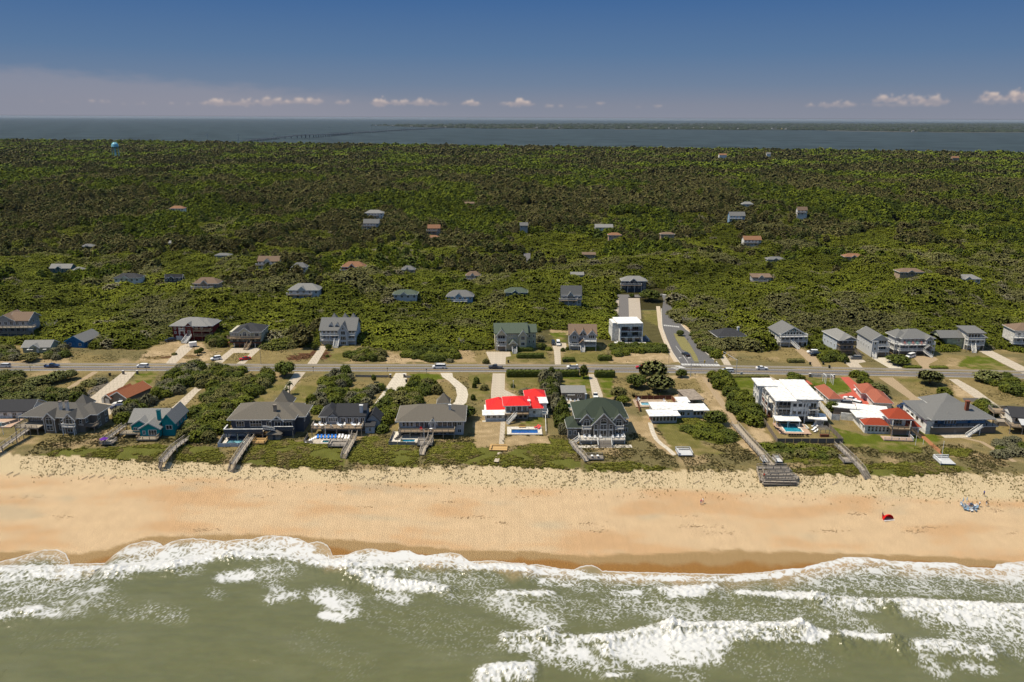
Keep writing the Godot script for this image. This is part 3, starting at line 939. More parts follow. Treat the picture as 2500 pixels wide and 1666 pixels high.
var clear_hash := {}
func is_clear(x: float, z: float, m: float) -> bool:
	if clear_hash.is_empty():
		for c in keep_clear:
			var r: float = c[1] + 2.0
			for i in range(floori((c[0].x - r) / 16), floori((c[0].x + r) / 16) + 1):
				for j in range(floori((c[0].y - r) / 16), floori((c[0].y + r + c[2]) / 16) + 1):
					var k := Vector2i(i, j)
					if not clear_hash.has(k): clear_hash[k] = []
					clear_hash[k].append(c)
	for c in clear_hash.get(Vector2i(floori(x / 16), floori(z / 16)), []):
		var dx: float = x - c[0].x
		var dz: float = z - c[0].y
		dz = dz if dz < 0 else maxf(0.0, dz - c[2])
		if dx * dx + dz * dz < (c[1] + m) * (c[1] + m): return true
	return false

func build_wood() -> void:
	rng.seed = 4242
	# kinds of canopy: thicket, pine, broadleaf, bare grey
	var kinds := {"thicket": [[], []], "shrubby": [[], []], "pine": [[], []], "broadleaf": [[], []], "far_pine": [[], []], "far_leaf": [[], []]}
	var cells := {}
	var polys := []
	for p in [
		[[1485, 725], [1562, 725], [1570, 780], [1625, 800], [1640, 715], [1612, 700], [1480, 718]], [[1610, 716], [1645, 716], [1640, 700], [1612, 704]],
		[[1278, 618], [1297, 618], [1300, 655], [1286, 662], [1278, 655]], [[236, 700], [256, 700], [256, 722], [240, 722]],
		[[500, 690], [545, 688], [540, 705], [525, 708]], [[795, 668], [860, 668], [860, 682], [795, 684]], [[700, 672], [740, 672], [735, 682], [700, 680]], [[2170, 545], [2205, 535], [2205, 542], [2175, 556]],
		[[775, 702], [805, 700], [800, 708], [775, 708]], [[1795, 548], [1818, 546], [1818, 556], [1800, 558]]]:
		var v := pv(p)
		polys.append([v, box_of(v).grow(4)])
	var d := 345.0
	while d < 3650:
		var step: float = lerp(3.5, 5.2, ss(345, 800, d)) if d < 900 else lerp(5.4, 15.0, ss(700, 2500, d))
		var half := d * 0.665 + 40
		var x := -half + rng.randf() * step
		while x < half:
			var px := x + rng.randf_range(-0.45, 0.45) * step
			var pz := -d + rng.randf_range(-0.45, 0.45) * step
			x += step
			if -pz > sound_shore(px) - 25: continue
			var y := gh(px, pz)
			var q := px_of(Vector3(px, y, pz))
			if q.y > lut(TB, q.x) if d < 480 else false: continue
			var skip := false
			for pl in polys:
				if pl[1].has_point(q) and in_poly(q, pl[0]):
					skip = true
					break
			if skip: continue
			if d < 1500 and is_clear(px, pz, 1.5): continue
			var n1 := nz_hill.get_noise_2d(px * 1.8 + 300, pz * 1.8)
			var n2 := nz_b.get_noise_2d(px * 0.35, pz * 0.35)
			var n3 := nz_a.get_noise_2d(px * 0.9 + 77, pz * 0.7)
			# taller pines and broad crowns take over away from the sea
			var inland := ss(560, 820, d + n1 * 330 + (60.0 if px < 0 else -30.0))
			var r := rng.randf()
			var yaw := rng.randf() * TAU
			var g := 1.16 * rng.randf_range(0.82, 1.18) * (1.0 + 0.3 * nz_a.get_noise_2d(px * 0.5 + 500, pz * 0.5))
			if rng.randf() > inland:
				var s := rng.randf_range(3.4, 5.6) * (1.0 + 0.25 * n2) * (1.22 if rng.randf() > 0.85 else 1.0)
				var hh := s * rng.randf_range(0.72, 0.98) * (1.0 + 0.3 * n3)
				var edge := ss(0, 40, lut(TB, q.x) - q.y) if d < 480 else 1.0
				hh *= lerp(0.55, 1.0, edge)
				var c := Color(0.108, 0.124, 0.014)
				if n2 > 0.12: c = c.lerp(Color(0.142, 0.158, 0.016), ss(0.1, 0.3, n2))
				if n3 + 0.3 * (r - 0.5) > 0.20: c = c.lerp(Color(0.150, 0.142, 0.064), 0.8 * ss(0.20, 0.38, n3 + 0.3 * (r - 0.5)))
				if r < 0.03: c = Color(0.18, 0.165, 0.10)
				var kk = kinds["thicket" if rng.randf() < 0.6 else "shrubby"]
				kk[0].append(Transform3D(Basis(Vector3.UP, yaw).scaled_local(Vector3(s, hh, s)), Vector3(px, y - 0.3, pz)))
				kk[1].append(c * g)
			else:
				var far := d > 1300
				var stand := nz_hill.get_noise_2d(px * 0.8 + 2000, pz * 0.55) + n3 * 0.35
				var bright := stand + 0.22 * (rng.randf() - 0.5) > 0.06
				var big := rng.randf()
				var s := rng.randf_range(0.56, 0.80) * step * 1.15 * (1.45 if big > 0.86 else (0.75 if big < 0.25 else 1.0))
				var top := (2.0 if big > 0.86 else 0.0) + rng.randf_range(7.0, 12.0) * (1.0 + 0.25 * n2) if d > 800 else rng.randf_range(6.0, 9.0)
				if -pz > sound_shore(px) - 260: top *= rng.randf_range(0.85, 1.45)
				var hh := s * rng.randf_range(1.0, 1.3)
				var c: Color
				if bright: c = Color(0.136, 0.175, 0.020).lerp(Color(0.185, 0.22, 0.022), rng.randf() * ss(0.06, 0.3, stand)) if r > 0.25 else Color(0.098, 0.132, 0.026)
				else: c = Color(0.165, 0.154, 0.054).lerp(Color(0.20, 0.176, 0.08), rng.randf() * rng.randf()) if r > 0.3 else Color(0.105, 0.120, 0.036)
				var kk = kinds[("far_leaf" if far else "broadleaf") if bright else ("far_pine" if far else "pine")]
				kk[0].append(Transform3D(Basis(Vector3.UP, yaw).scaled_local(Vector3(s, hh, s)), Vector3(px, y + top - hh * 1.25, pz)))
				kk[1].append(c * g)
		d += step * 0.9
	var m := leafmat()
	scatter("maritime_thicket", crown_mesh(11, 15, 1300, 0.07, 1.0, 0.74, 0.1), m, kinds.thicket[0], kinds.thicket[1], "low wind-clipped green thicket spreading behind the beach road", "thicket")
	scatter("maritime_thicket", crown_mesh(12, 12, 1100, 0.075, 1.0, 0.68, 0.12), m, kinds.shrubby[0], kinds.shrubby[1], "olive and grey shrubs mixed through the thicket behind the road", "thicket")
	scatter("pine_wood", crown_mesh(13, 10, 520, 0.085, 1.35, 0.56, 0.1), m, kinds.pine[0], kinds.pine[1], "brownish pine crowns of the wood behind the thicket", "wood")
	scatter("broadleaf_wood", crown_mesh(14, 10, 520, 0.085, 1.25, 0.6, 0.1), m, kinds.broadleaf[0], kinds.broadleaf[1], "bright green leafy crowns among the pines behind the thicket", "wood")
	scatter("pine_wood", crown_mesh(15, 7, 120, 0.12, 1.35, 0.55, 0.1), m, kinds.far_pine[0], kinds.far_pine[1], "dark distant pine wood reaching to the sound", "wood")
	scatter("broadleaf_wood", crown_mesh(16, 7, 120, 0.12, 1.25, 0.58, 0.1), m, kinds.far_leaf[0], kinds.far_leaf[1], "light green distant crowns reaching to the sound", "wood")
	print("wood ", kinds.thicket[0].size() + kinds.shrubby[0].size(), " ", kinds.pine[0].size() + kinds.broadleaf[0].size(), " ", kinds.far_pine[0].size() + kinds.far_leaf[0].size())

# ---------------------------------------------------------------- dune plants
func build_dune_plants() -> void:
	rng.seed = 99
	var street := pv([[1600, 700], [1650, 700], [1650, 770], [1700, 810], [1775, 900], [1650, 900], [1610, 800]])
	var sp := [[], []]
	var de := [[], []]
	var vi := [[], []]
	for i in 110000:
		var x := rng.randf_range(-150, 150)
		var t := rng.randf_range(-3.0, 52.0)
		var z := -(dune_toe(x) + t)
		var q := px_of(Vector3(x, gh(x, z), z))
		if t > 17 and is_clear(x, z, 0.5): continue
		var n := nz_b.get_noise_2d(x * 1.4, z * 1.2) + 0.5 * nz_c.get_noise_2d(x, z)
		if t < 17 and rng.randf() < 0.2: continue
		var p := Vector3(x, gh(x, z) - 0.03, z)
		var b := Basis(Vector3.UP, rng.randf() * TAU)
		var g := rng.randf_range(0.75, 1.25)
		if q.y > lut(VEG, q.x) + n * 9:
			var want := lerpf(0.03, 0.5, ss(-1, 12, t)) + 0.6 * n * ss(-2, 8, t)
			if on_path(q) or rng.randf() > want: continue
			var s := rng.randf_range(0.26, 0.58)
			sp[0].append(Transform3D(b.scaled_local(Vector3(s * 1.2, s, s * 1.2)), p))
			sp[1].append((Color(0.30, 0.28, 0.09) if rng.randf() < 0.7 else Color(0.44, 0.34, 0.17)) * g)
			continue
		var k := zone_at(q + Vector2(nz_c.get_noise_2d(x * 1.3, z) * 9, nz_c.get_noise_2d(z * 1.3, x) * 5))
		if on_path(q): continue
		if k == "vine":
			if rng.randf() < 0.4 or nz_a.get_noise_2d(x * 4, z * 6) > 0.28: continue
			var s := rng.randf_range(0.45, 0.85)
			vi[0].append(Transform3D(b.scaled_local(Vector3(s, s * rng.randf_range(0.25, 0.55), s)), p))
			vi[1].append(Color(0.15, 0.16, 0.025).lerp(Color(0.215, 0.205, 0.04), rng.randf()).lerp(Color(0.22, 0.18, 0.07), ss(0.05, 0.35, n)) * g)
		elif k == "scrub" or (k == "" and t < 34):
			if n + rng.randf() * 0.6 < 0.12: continue
			var s := rng.randf_range(0.25, 0.5)
			de[0].append(Transform3D(b.scaled_local(Vector3(s * 1.3, s * 0.8, s * 1.3)), p))
			de[1].append(Color(0.46, 0.385, 0.19).lerp(Color(0.30, 0.30, 0.10), rng.randf()) * g)
	var no := []
	for d in DRIVES:
		var pp := pv(d[1])
		no.append([pp, box_of(pp)])
	for i in 90000:
		var x := rng.randf_range(-215, 215)
		var z := -rng.randf_range(dune_toe(x) + 50, 352)
		var q := px_of(Vector3(x, LAND, z))
		if q.x < -20 or q.x > 2520 or (q.y < 914 + q.x * 0.006 and q.y > 884): continue
		var n := nz_b.get_noise_2d(x * 0.8, z * 0.8) + 0.45 * nz_c.get_noise_2d(x, z)
		if n < rng.randf_range(-0.1, 0.45) or is_clear(x, z, 0.3): continue
		var k := zone_at(q)
		if k == "green" or (k == "olive" and rng.randf() < 0.8) or (k == "tan" and rng.randf() < 0.6): continue
		var bad := false
		for d in no:
			if d[1].has_point(q) and in_poly(q, d[0]):
				bad = true
				break
		if bad or in_poly(q, street): continue
		var s := rng.randf_range(0.2, 0.42)
		de[0].append(Transform3D(Basis(Vector3.UP, rng.randf() * TAU).scaled_local(Vector3(s * 1.5, s * 0.7, s * 1.5)), Vector3(x, LAND - 0.02, z)))
		de[1].append(Color(0.40, 0.34, 0.15).lerp(Color(0.23, 0.25, 0.07), rng.randf()) * rng.randf_range(0.75, 1.2))
	scatter("beach_grass", tuft_mesh(3, 16, 0.7, 0.045), leafmat(), sp[0], sp[1], "sparse tufts of beach grass on the pale dune face", "grass")
	scatter("dune_grass", tuft_mesh(4, 22, 0.9, 0.05), leafmat(), de[0], de[1], "brown and olive grass on the dune top and the dry lots", "grass")
	scatter("ground_vine", crown_mesh(21, 6, 60, 0.2, 0.9, 0.6, 0.1), leafmat(), vi[0], vi[1], "bright green creeping ground cover along the dune crest", "ground cover")
	print("dune ", sp[0].size(), " ", de[0].size(), " ", vi[0].size())

const TRAILS := [[[1015, 1140], [990, 1200]], [[1140, 1130], [1215, 1105]], [[1420, 1140], [1415, 1180]], [[1655, 1120], [1672, 1150], [1665, 1200]], [[2330, 1125], [2380, 1165], [2410, 1200]], [[2360, 1085], [2480, 1130], [2560, 1170]], [[165, 1120], [230, 1095]], [[850, 1125], [838, 1135]], [[2110, 1170], [2120, 1200]], [[1420, 1140], [1425, 1110]]]
func on_path(q: Vector2) -> bool:
	for t in TRAILS:
		for i in t.size() - 1:
			var a := Vector2(t[i][0], t[i][1])
			var c := Geometry2D.get_closest_point_to_segment(q, a, Vector2(t[i + 1][0], t[i + 1][1]))
			if (q - c).length() < 6.5: return true
	return false

# ---------------------------------------------------------------- shrubs and trees one by one
var crowns := []
var stem: ArrayMesh
const LEAFTONE := {"dark": Color(0.105, 0.128, 0.026), "green": Color(0.145, 0.165, 0.024), "olive": Color(0.18, 0.172, 0.06), "grey": Color(0.19, 0.182, 0.11), "pine": Color(0.165, 0.175, 0.062)}
var n_shrub := 0

func plant(called: String, p: Vector3, r: float, h: float, tn: String, label: String, group: String, kind := 0) -> void:
	var t := thing(called, label, "tree" if called.ends_with("tree") else "shrub" if called != "clipped_hedge" else "hedge", p, rng.randf() * TAU, group)
	var lift := h * 0.35 if called.ends_with("tree") else 0.0
	var c := part(t, "crown", crowns[(kind + rng.randi() % 3) % crowns.size()] if kind < 10 else crowns[kind - 10], leafmat(LEAFTONE[tn] * (0.9 + 0.2 * (rng.randi() % 2))))
	c.scale = Vector3(r, (h - lift) * 0.95, r)
	c.position.y = lift - 0.05
	var s := part(t, "trunk" if called.ends_with("tree") else "stem", stem, mat(0.13, 0.10, 0.07, 0.9, "wood", 1.0))
	s.scale = Vector3(r * 0.09 + 0.03, lift + h * 0.35, r * 0.09 + 0.03)
	s.position.y = -0.1
	n_shrub += 1

# areas filled with shrubs: group words, tones, spacing, height, pixels
const THICKETS := [
	["in the dark hedgerow beside the terracotta roofed garage", ["dark", "green", "grey"], 3.7, 3.6, [[268, 1050], [300, 1002], [380, 975], [398, 935], [440, 898], [500, 896], [492, 932], [432, 962], [384, 988], [320, 1012], [285, 1058]]],
	["in the thicket between the teal house and the slate house", ["green", "dark", "olive"], 4.0, 3.6, [[432, 1050], [452, 1020], [500, 990], [512, 962], [478, 935], [525, 907], [600, 902], [606, 932], [662, 910], [668, 930], [632, 962], [602, 986], [566, 1010], [550, 1040], [528, 1074], [470, 1084], [442, 1075]]],
	["in the shrub belt between the slate and charcoal roofs", ["dark", "green", "grey"], 3.9, 3.6, [[748, 1008], [758, 985], [800, 918], [852, 908], [856, 935], [822, 965], [900, 960], [930, 932], [936, 946], [906, 968], [900, 992], [860, 998], [790, 1002], [762, 1012]]],
	["in the hedge beside the wide concrete driveway", ["dark", "olive", "green"], 3.8, 3.4, [[916, 1050], [918, 1010], [950, 968], [985, 962], [1000, 934], [1050, 932], [1078, 962], [1032, 966], [1022, 994], [986, 1000], [962, 1022], [946, 1062], [926, 1056]]],
	["in the tall evergreen screen beside the red roofed house", ["dark", "grey", "dark"], 3.1, 5.0, [[1325, 932], [1362, 922], [1366, 962], [1376, 1002], [1394, 1058], [1374, 1066], [1350, 1010], [1326, 962]]],
	["in the green hedgerow along the public beach path", ["dark", "green", "green"], 3.7, 3.2, [[1734, 918], [1772, 918], [1786, 952], [1822, 972], [1848, 1002], [1864, 1038], [1832, 1046], [1802, 1022], [1768, 978], [1748, 942]]],
	["in the shrubs behind the white flat roofed house", ["green", "dark", "green"], 3.2, 2.4, [[1912, 932], [1936, 910], [1952, 926], [1986, 950], [1984, 962], [1950, 946], [1922, 942]]],
	["in the low mound of shrubs below the flat roofed beach house", ["green", "dark", "green"], 3.4, 1.8, [[1662, 1046], [1740, 1042], [1818, 1074], [1784, 1086], [1694, 1068]]],
	["in the low shrubs outside the pool fence", ["green", "dark", "olive"], 3.6, 1.5, [[1862, 1092], [1956, 1086], [2060, 1112], [2040, 1126], [1890, 1122]]],
	["in the rounded shrub mound beside the road, smaller of two", ["dark", "green", "olive"], 3.6, 2.6, [[846, 880], [850, 862], [880, 854], [920, 858], [948, 880], [900, 886]]],
	["in the rounded shrub mound beside the road, larger of two", ["green", "green", "dark"], 3.6, 2.9, [[986, 872], [1000, 856], [1050, 850], [1100, 860], [1122, 876], [1080, 884], [1020, 882]]],
	["in the clump between the red house and the cream house on pilings", ["dark", "green", "olive"], 3.6, 3.6, [[502, 845], [506, 822], [540, 812], [556, 830], [552, 846], [520, 852]]],
	["in the hedge in front of the white cube house", ["dark", "green", "dark"], 3.4, 2.0, [[1494, 866], [1498, 846], [1560, 842], [1622, 846], [1632, 862], [1560, 862], [1510, 872]]],
	["in the shrubs beside the side street", ["dark", "green", "olive"], 3.5, 2.8, [[1694, 820], [1716, 816], [1744, 842], [1766, 872], [1744, 876], [1716, 856]]],
	["in the clump between the teal gabled house and its neighbour", ["dark", "green", "green"], 3.5, 3.0, [[1988, 836], [2020, 834], [2044, 868], [2036, 886], [2012, 882], [1992, 852]]],
	["in the grey dune shrubs beside the sandy footpath", ["dark", "grey", "grey"], 3.6, 1.8, [[2424, 1102], [2452, 1064], [2482, 1068], [2540, 1110], [2540, 1124], [2440, 1120]]],
	["in the shrubs at the back corner of the blue house", ["dark", "green", "dark"], 3.4, 2.6, [[2388, 988], [2404, 980], [2436, 1012], [2432, 1024], [2404, 1012]]],
	["in the hedge beside the red brick driveway", ["green", "dark", "green"], 3.2, 2.6, [[2086, 920], [2104, 920], [2140, 950], [2150, 962], [2128, 964], [2100, 942]]],
	["in the bushes around the small pale green bungalow", ["grey", "dark", "olive"], 3.6, 2.4, [[-20, 880], [-20, 848], [30, 850], [46, 868], [40, 880]]],
	["in the bushes between the bungalow and the blue cottage", ["dark", "grey", "olive"], 3.5, 2.8, [[112, 878], [122, 850], [150, 842], [162, 870], [150, 882]]],
	["in the wind-bent trees behind the long white house", ["dark", "pine", "olive"], 4.2, 3.6, [[-30, 990], [-30, 950], [60, 955], [110, 958], [190, 965], [196, 985], [120, 992], [40, 996]]],
	["in the scrub beside the road near the gravel drive", ["pine", "olive", "dark"], 4.0, 3.0, [[-30, 940], [-30, 914], [40, 916], [62, 926], [40, 940]]],
	["in the roadside hedge by the last driveway", ["dark", "green", "dark"], 3.8, 3.0, [[2398, 930], [2440, 922], [2520, 950], [2540, 985], [2480, 968], [2430, 944]]],
]
# single plants: name, x, base y, width px, height m, tone, label
const PLANTS := [
	["bushy_tree", 86, 948, 54, 4.0, "pine", "dark bushy tree beside the dry lawn near the gravel drive"], ["spreading_tree", 132, 937, 44, 4.4, "pine", "spreading dark tree with a flat crown by the sandy track"], ["spreading_tree", 165, 930, 34, 4.0, "pine", "smaller spreading tree next to the sandy track"], ["low_shrub", 212, 944, 40, 2.2, "olive", "low olive shrub patch beside the gravel drive"], ["low_shrub", 236, 938, 36, 2.0, "grey", "grey low shrub patch beside the gravel drive"],
	["bushy_tree", 692, 924, 50, 6.5, "dark", "large round dark tree standing alone at the road edge"], ["bushy_tree", 1135, 1030, 58, 5.0, "dark", "round dark bush tree in front of the red roofed house"], ["low_shrub", 1182, 954, 24, 2.4, "olive", "olive shrub on the dry lawn beside the red roofed house"], ["low_shrub", 1163, 938, 16, 3.0, "dark", "thin dark sapling on the dry lawn"], ["low_shrub", 1158, 948, 13, 2.6, "dark", "thinner sapling on the dry lawn"], ["low_shrub", 1155, 978, 14, 2.4, "dark", "small sapling near the red roofed house wall"],
	["conifer_tree", 1426, 926, 27, 6.0, "dark", "pointed dark conifer between the clipped hedges"], ["bushy_tree", 1512, 980, 46, 5.0, "olive", "pale olive bush tree beside the green lawn"], ["bushy_tree", 1522, 992, 34, 3.6, "green", "bright round shrub behind the green roofed house"], ["bushy_tree", 1556, 952, 52, 5.6, "dark", "dense dark wind-shaped tree beside the road lot"], ["pine_tree", 1596, 938, 62, 8.5, "pine", "tall spreading pine at the road corner"], ["pine_tree", 1616, 962, 62, 6.0, "pine", "lower spreading pine on the sandy corner lot"], ["bushy_tree", 1665, 924, 30, 3.4, "dark", "dark small tree beside the traffic signal pole"],
	["bushy_tree", 1752, 1042, 56, 4.8, "dark", "round dark bush at the corner of the flat roofed beach house"], ["bushy_tree", 2034, 1010, 30, 4.2, "dark", "spiky dark palm-like bush beside the white garden wall"], ["bushy_tree", 2150, 974, 46, 5.4, "pine", "dark pine-like tree behind the long red roof"], ["pine_tree", 2278, 944, 48, 5.6, "pine", "bushy pine standing on the dry lot beside the road"], ["low_shrub", 2312, 967, 34, 3.0, "green", "green shrub below the bushy pine on the dry lot"], ["bushy_tree", 2425, 938, 64, 4.2, "pine", "wide grey-green tree by the last driveway"],
	["bushy_tree", 480, 869, 16, 2.8, "dark", "dark round bush next to the box trailer"], ["bushy_tree", 490, 863, 14, 2.6, "dark", "second dark bush next to the box trailer"], ["low_shrub", 423, 868, 14, 1.2, "olive", "small brown shrub in the mulch bed"], ["conifer_tree", 767, 856, 18, 2.8, "dark", "spiky dark bush at the blue-grey house drive"], ["conifer_tree", 800, 857, 20, 3.0, "dark", "spiky dark bush right of the blue-grey house stairs"], ["low_shrub", 798, 873, 10, 1.2, "dark", "small round shrub in the mulch island"],
	["low_shrub", 1186, 889, 18, 2.2, "olive", "round olive shrub beside the wide paved drive"], ["bushy_tree", 1322, 855, 24, 3.0, "dark", "round clipped shrub at the cream house corner"], ["low_shrub", 1340, 857, 18, 1.8, "green", "round shrub between the two driveways"], ["bushy_tree", 1318, 836, 26, 3.2, "grey", "grey bare shrub behind the round clipped shrub"], ["low_shrub", 1374, 859, 12, 1.8, "dark", "clipped ball shrub at the grey house drive"], ["low_shrub", 1385, 856, 11, 1.6, "dark", "clipped ball shrub beside the grey house steps"], ["low_shrub", 1316, 812, 12, 2.2, "dark", "round shrub behind the cream house"],
	["median_tree", 1662, 822, 20, 3.0, "dark", "small dark tree on the median island of the side street"], ["bushy_tree", 1590, 738, 56, 6.5, "dark", "broad dark tree at the top of the side street"], ["conifer_tree", 1502, 726, 14, 2.6, "dark", "spiky bush at the car park entrance"], ["conifer_tree", 1543, 728, 16, 2.6, "dark", "spiky bush at the car park exit"], ["bushy_tree", 2200, 894, 54, 4.0, "dark", "large dark bush between two pale driveways"], ["low_shrub", 2062, 885, 26, 3.6, "dark", "tall dark shrub at the grey-blue house drive"], ["bushy_tree", 66, 886, 42, 3.6, "olive", "olive bush in front of the pale green bungalow"], ["bushy_tree", 2028, 850, 22, 3.2, "dark", "dark bush beside the grey-blue house wall"],
	["bushy_tree", 1932, 838, 16, 3.6, "dark", "dark narrow bush under the teal gabled house deck"],
	["yucca_shrub", 1550, 972, 26, 2.2, "dark", "spiky yucca shrub by the pool fence of the flat house"], ["yucca_shrub", 1586, 972, 26, 2.0, "dark", "second yucca shrub by the pool fence of the flat house"], ["yucca_shrub", 1612, 972, 26, 2.0, "dark", "third yucca shrub by the pool fence of the flat house"], ["low_shrub", 1098, 886, 20, 1.6, "grey", "small grey shrub at the foot of the larger shrub mound"], ["bushy_tree", 912, 935, 14, 3.4, "dark", "thin sapling behind the stone wall"], ["low_shrub", 1252, 947, 13, 1.6, "dark", "ball shrub at the foot of the lamp post"], ["low_shrub", 1284, 964, 40, 1.8, "grey", "brown twiggy shrubs behind the red roof"],
]
# hedges: x0 x1 base y height tone label
const HEDGES := [
	[1238, 1340, 922, 2.9, "dark", "long clipped hedge along the road beside the red roofed house"], [1350, 1412, 921, 2.7, "dark", "shorter clipped hedge between the red roof lot and the conifer"], [1454, 1500, 923, 2.8, "dark", "clipped hedge at the green roofed house drive"], [1494, 1560, 950, 0.1, "dark", ""],
	[1258, 1300, 859, 1.8, "dark", "clipped hedge at the foot of the cream house"], [1263, 1326, 876, 2.0, "dark", "clipped hedge on the lawn of the cream house"], [1427, 1460, 857, 1.8, "dark", "clipped hedge at the foot of the grey house with tan roof"], [1376, 1402, 885, 1.8, "dark", "clipped hedge beside the dark bins at the road"], [1463, 1492, 882, 2.2, "dark", "clipped hedge on the dry lawn below the white cube house"],
	[2214, 2250, 900, 0.8, "green", "low oval hedge beside the sandy drive"], [2276, 2315, 901, 0.8, "green", "low oval hedge at the sandy drive mouth"], [1926, 1964, 887, 1.5, "olive", "low rounded hedge beside the teal gabled house drive"], [1390, 1402, 852, 1.2, "dark", "small clipped hedge under the grey house porch"],
	[1786, 1878, 922, 0.7, "olive", "low planted bed with red flowers along the road"],
]

func build_shrubs() -> void:
	rng.seed = 31
	for i in 4: crowns.append(crown_mesh(40 + i, 10 + i, 1300, 0.075, 1.0, 0.58, 0.12))
	crowns.append(crown_mesh(50, 14, 700, 0.09, 1.0, 0.42, 0.08))   # 4: conifer-like
	crowns.append(box_crown(51))                                      # 5: clipped
	crowns.append(crown_mesh(52, 18, 620, 0.09, 1.0, 0.74, 0.3))     # 6: airy pine
	crowns.append(tuft_mesh(53, 46, 1.3, 0.06))                       # 7: yucca
	var s := ST()
	tube(s, Vector3.ZERO, Vector3(0.15, 0.55, 0.05), 1.0, 0.7, 6)
	tube(s, Vector3(0.15, 0.55, 0.05), Vector3(-0.9, 1.0, 0.4), 0.7, 0.35, 5)
	tube(s, Vector3(0.15, 0.55, 0.05), Vector3(1.4, 1.0, -0.5), 0.6, 0.3, 5)
	stem = done(s)
	for a in PLANTS:
		var p := G(a[1], a[2])
		var r: float = a[3] * 0.5 / FOC * p.distance_to(CAM)
		p.z -= r * 0.6
		p.y = gh(p.x, p.z)
		var k := 0
		if a[0] == "conifer_tree": k = 14
		if a[0] == "pine_tree": k = 16
		if a[0] == "yucca_shrub": k = 17
		plant(a[0], p, r * 1.05, a[4], a[5], a[6], "", k)
	for a in HEDGES:
		if a[5] == "": continue
		var p0 := G(a[0], a[2])
		var p1 := G(a[1], a[2])
		var c := (p0 + p1) * 0.5
		c.z -= 1.2
		var t := thing("clipped_hedge", a[5], "hedge", c, -atan2(p1.z - p0.z, p1.x - p0.x))
		var n := maxi(1, int((p1 - p0).length() / 3.2))
		for i in n:
			var o := part(t, "bush", crowns[5], leafmat(LEAFTONE[a[4]]))
			var w := (p1 - p0).length() / n
			o.position = Vector3((i + 0.5 - n * 0.5) * w, -0.05, rng.randf_range(-0.12, 0.12))
			o.scale = Vector3(w * 0.56, a[3] * rng.randf_range(0.94, 1.06), 1.35)
			o.rotation.y = PI * (rng.randi() % 2)
	var rest := [[], []]
	for th in THICKETS:
		var poly := PackedVector2Array()
		for q in th[4]:
			var w := G(q[0], q[1])
			poly.append(Vector2(w.x, w.z))
		var b := box_of(poly)
		var z := b.position.y
		var row := 0
		while z < b.end.y:
			var x: float = b.position.x + (th[2] * 0.5 if row % 2 else 0.0)
			while x < b.end.x:
				var p := Vector2(x + rng.randf_range(-0.9, 0.9), z + rng.randf_range(-0.9, 0.9))
				x += th[2]
				if not in_poly(p, poly) or is_clear(p.x, p.y, 0.5): continue
				var y := gh(p.x, p.y)
				var r: float = th[2] * rng.randf_range(0.62, 0.92)
				var h: float = th[3] * rng.randf_range(0.7, 1.25)
				var tn: String = th[1][rng.randi() % 3]
				if n_shrub < 298:
					plant("thicket_shrub", Vector3(p.x, y, p.y), r, h, tn, shrub_words(h / th[3], tn, th[0], (p.y - b.position.y) / b.size.y), "shrubs " + th[0])
				else:
					rest[0].append(Transform3D(Basis(Vector3.UP, rng.randf() * TAU).scaled_local(Vector3(r, h, r)), Vector3(p.x, y, p.y)))
					rest[1].append(LEAFTONE[tn])
			z += th[2] * 0.9
			row += 1
	scatter("mixed_shrubs", crowns[1], leafmat(), rest[0], rest[1], "mixed shrubs filling the smaller hedgerows of the lots", "shrubs")
	print("shrubs ", n_shrub, " rest ", rest[0].size())

func shrub_words(size: float, tn: String, place: String, along: float) -> String:
	var s := "%s%s shrub %s" % ["tall " if size > 1.07 else ("low " if size < 0.88 else ""), {"dark": "dark green", "green": "mid green", "olive": "olive", "grey": "grey-green", "pine": "dull green"}[tn], place]
	var e: String = "inland end" if along < 0.34 else ("middle" if along < 0.67 else "seaward end")
	return s + ", " + e if (s + " " + e).split(" ").size() <= 16 else s

# bleached trees without leaves standing at the edge of the thicket
func build_dead_trees() -> void:
	rng.seed = 12
	var m := mat(0.40, 0.36, 0.31, 0.9, "wood", 1.0)
	for k in [[1672, 792, 4.5], [1690, 796, 5.0], [1762, 800, 5.5], [1735, 792, 4.0], [1128, 846, 4.5], [118, 812, 5.0], [560, 792, 4.0], [980, 724, 5.0], [2330, 842, 4.0], [1560, 944, 4.2], [136, 806, 4.5], [2050, 760, 5.0]]:
		var t := thing("dead_tree", "bleached leafless tree with crooked branches at the thicket edge", "tree", G(k[0], k[1]), rng.randf() * TAU, "bleached dead trees")
		var s := ST()
		var top := Vector3(rng.randf_range(-0.6, 0.6), k[2] * 0.6, rng.randf_range(-0.4, 0.4))
		tube(s, Vector3(0, -0.2, 0), top, 0.22, 0.14, 7)
		part(t, "trunk", done(s), m)
		for i in 7:
			var a := TAU * i * 0.382
			var from := top * rng.randf_range(0.55, 1.0)
			var to: Vector3 = from + Vector3(cos(a) * 1.6, rng.randf_range(0.5, 1.9), sin(a) * 1.6) * k[2] * 0.24
			s = ST()
			tube(s, from, to, 0.10, 0.05, 5)
			for j in 3: tube(s, from.lerp(to, 0.5 + 0.2 * j), to + Vector3(rng.randfn(), rng.randf() + 0.3, rng.randfn()) * 0.55, 0.05, 0.02, 4)
			part(t, "branch", done(s), m)

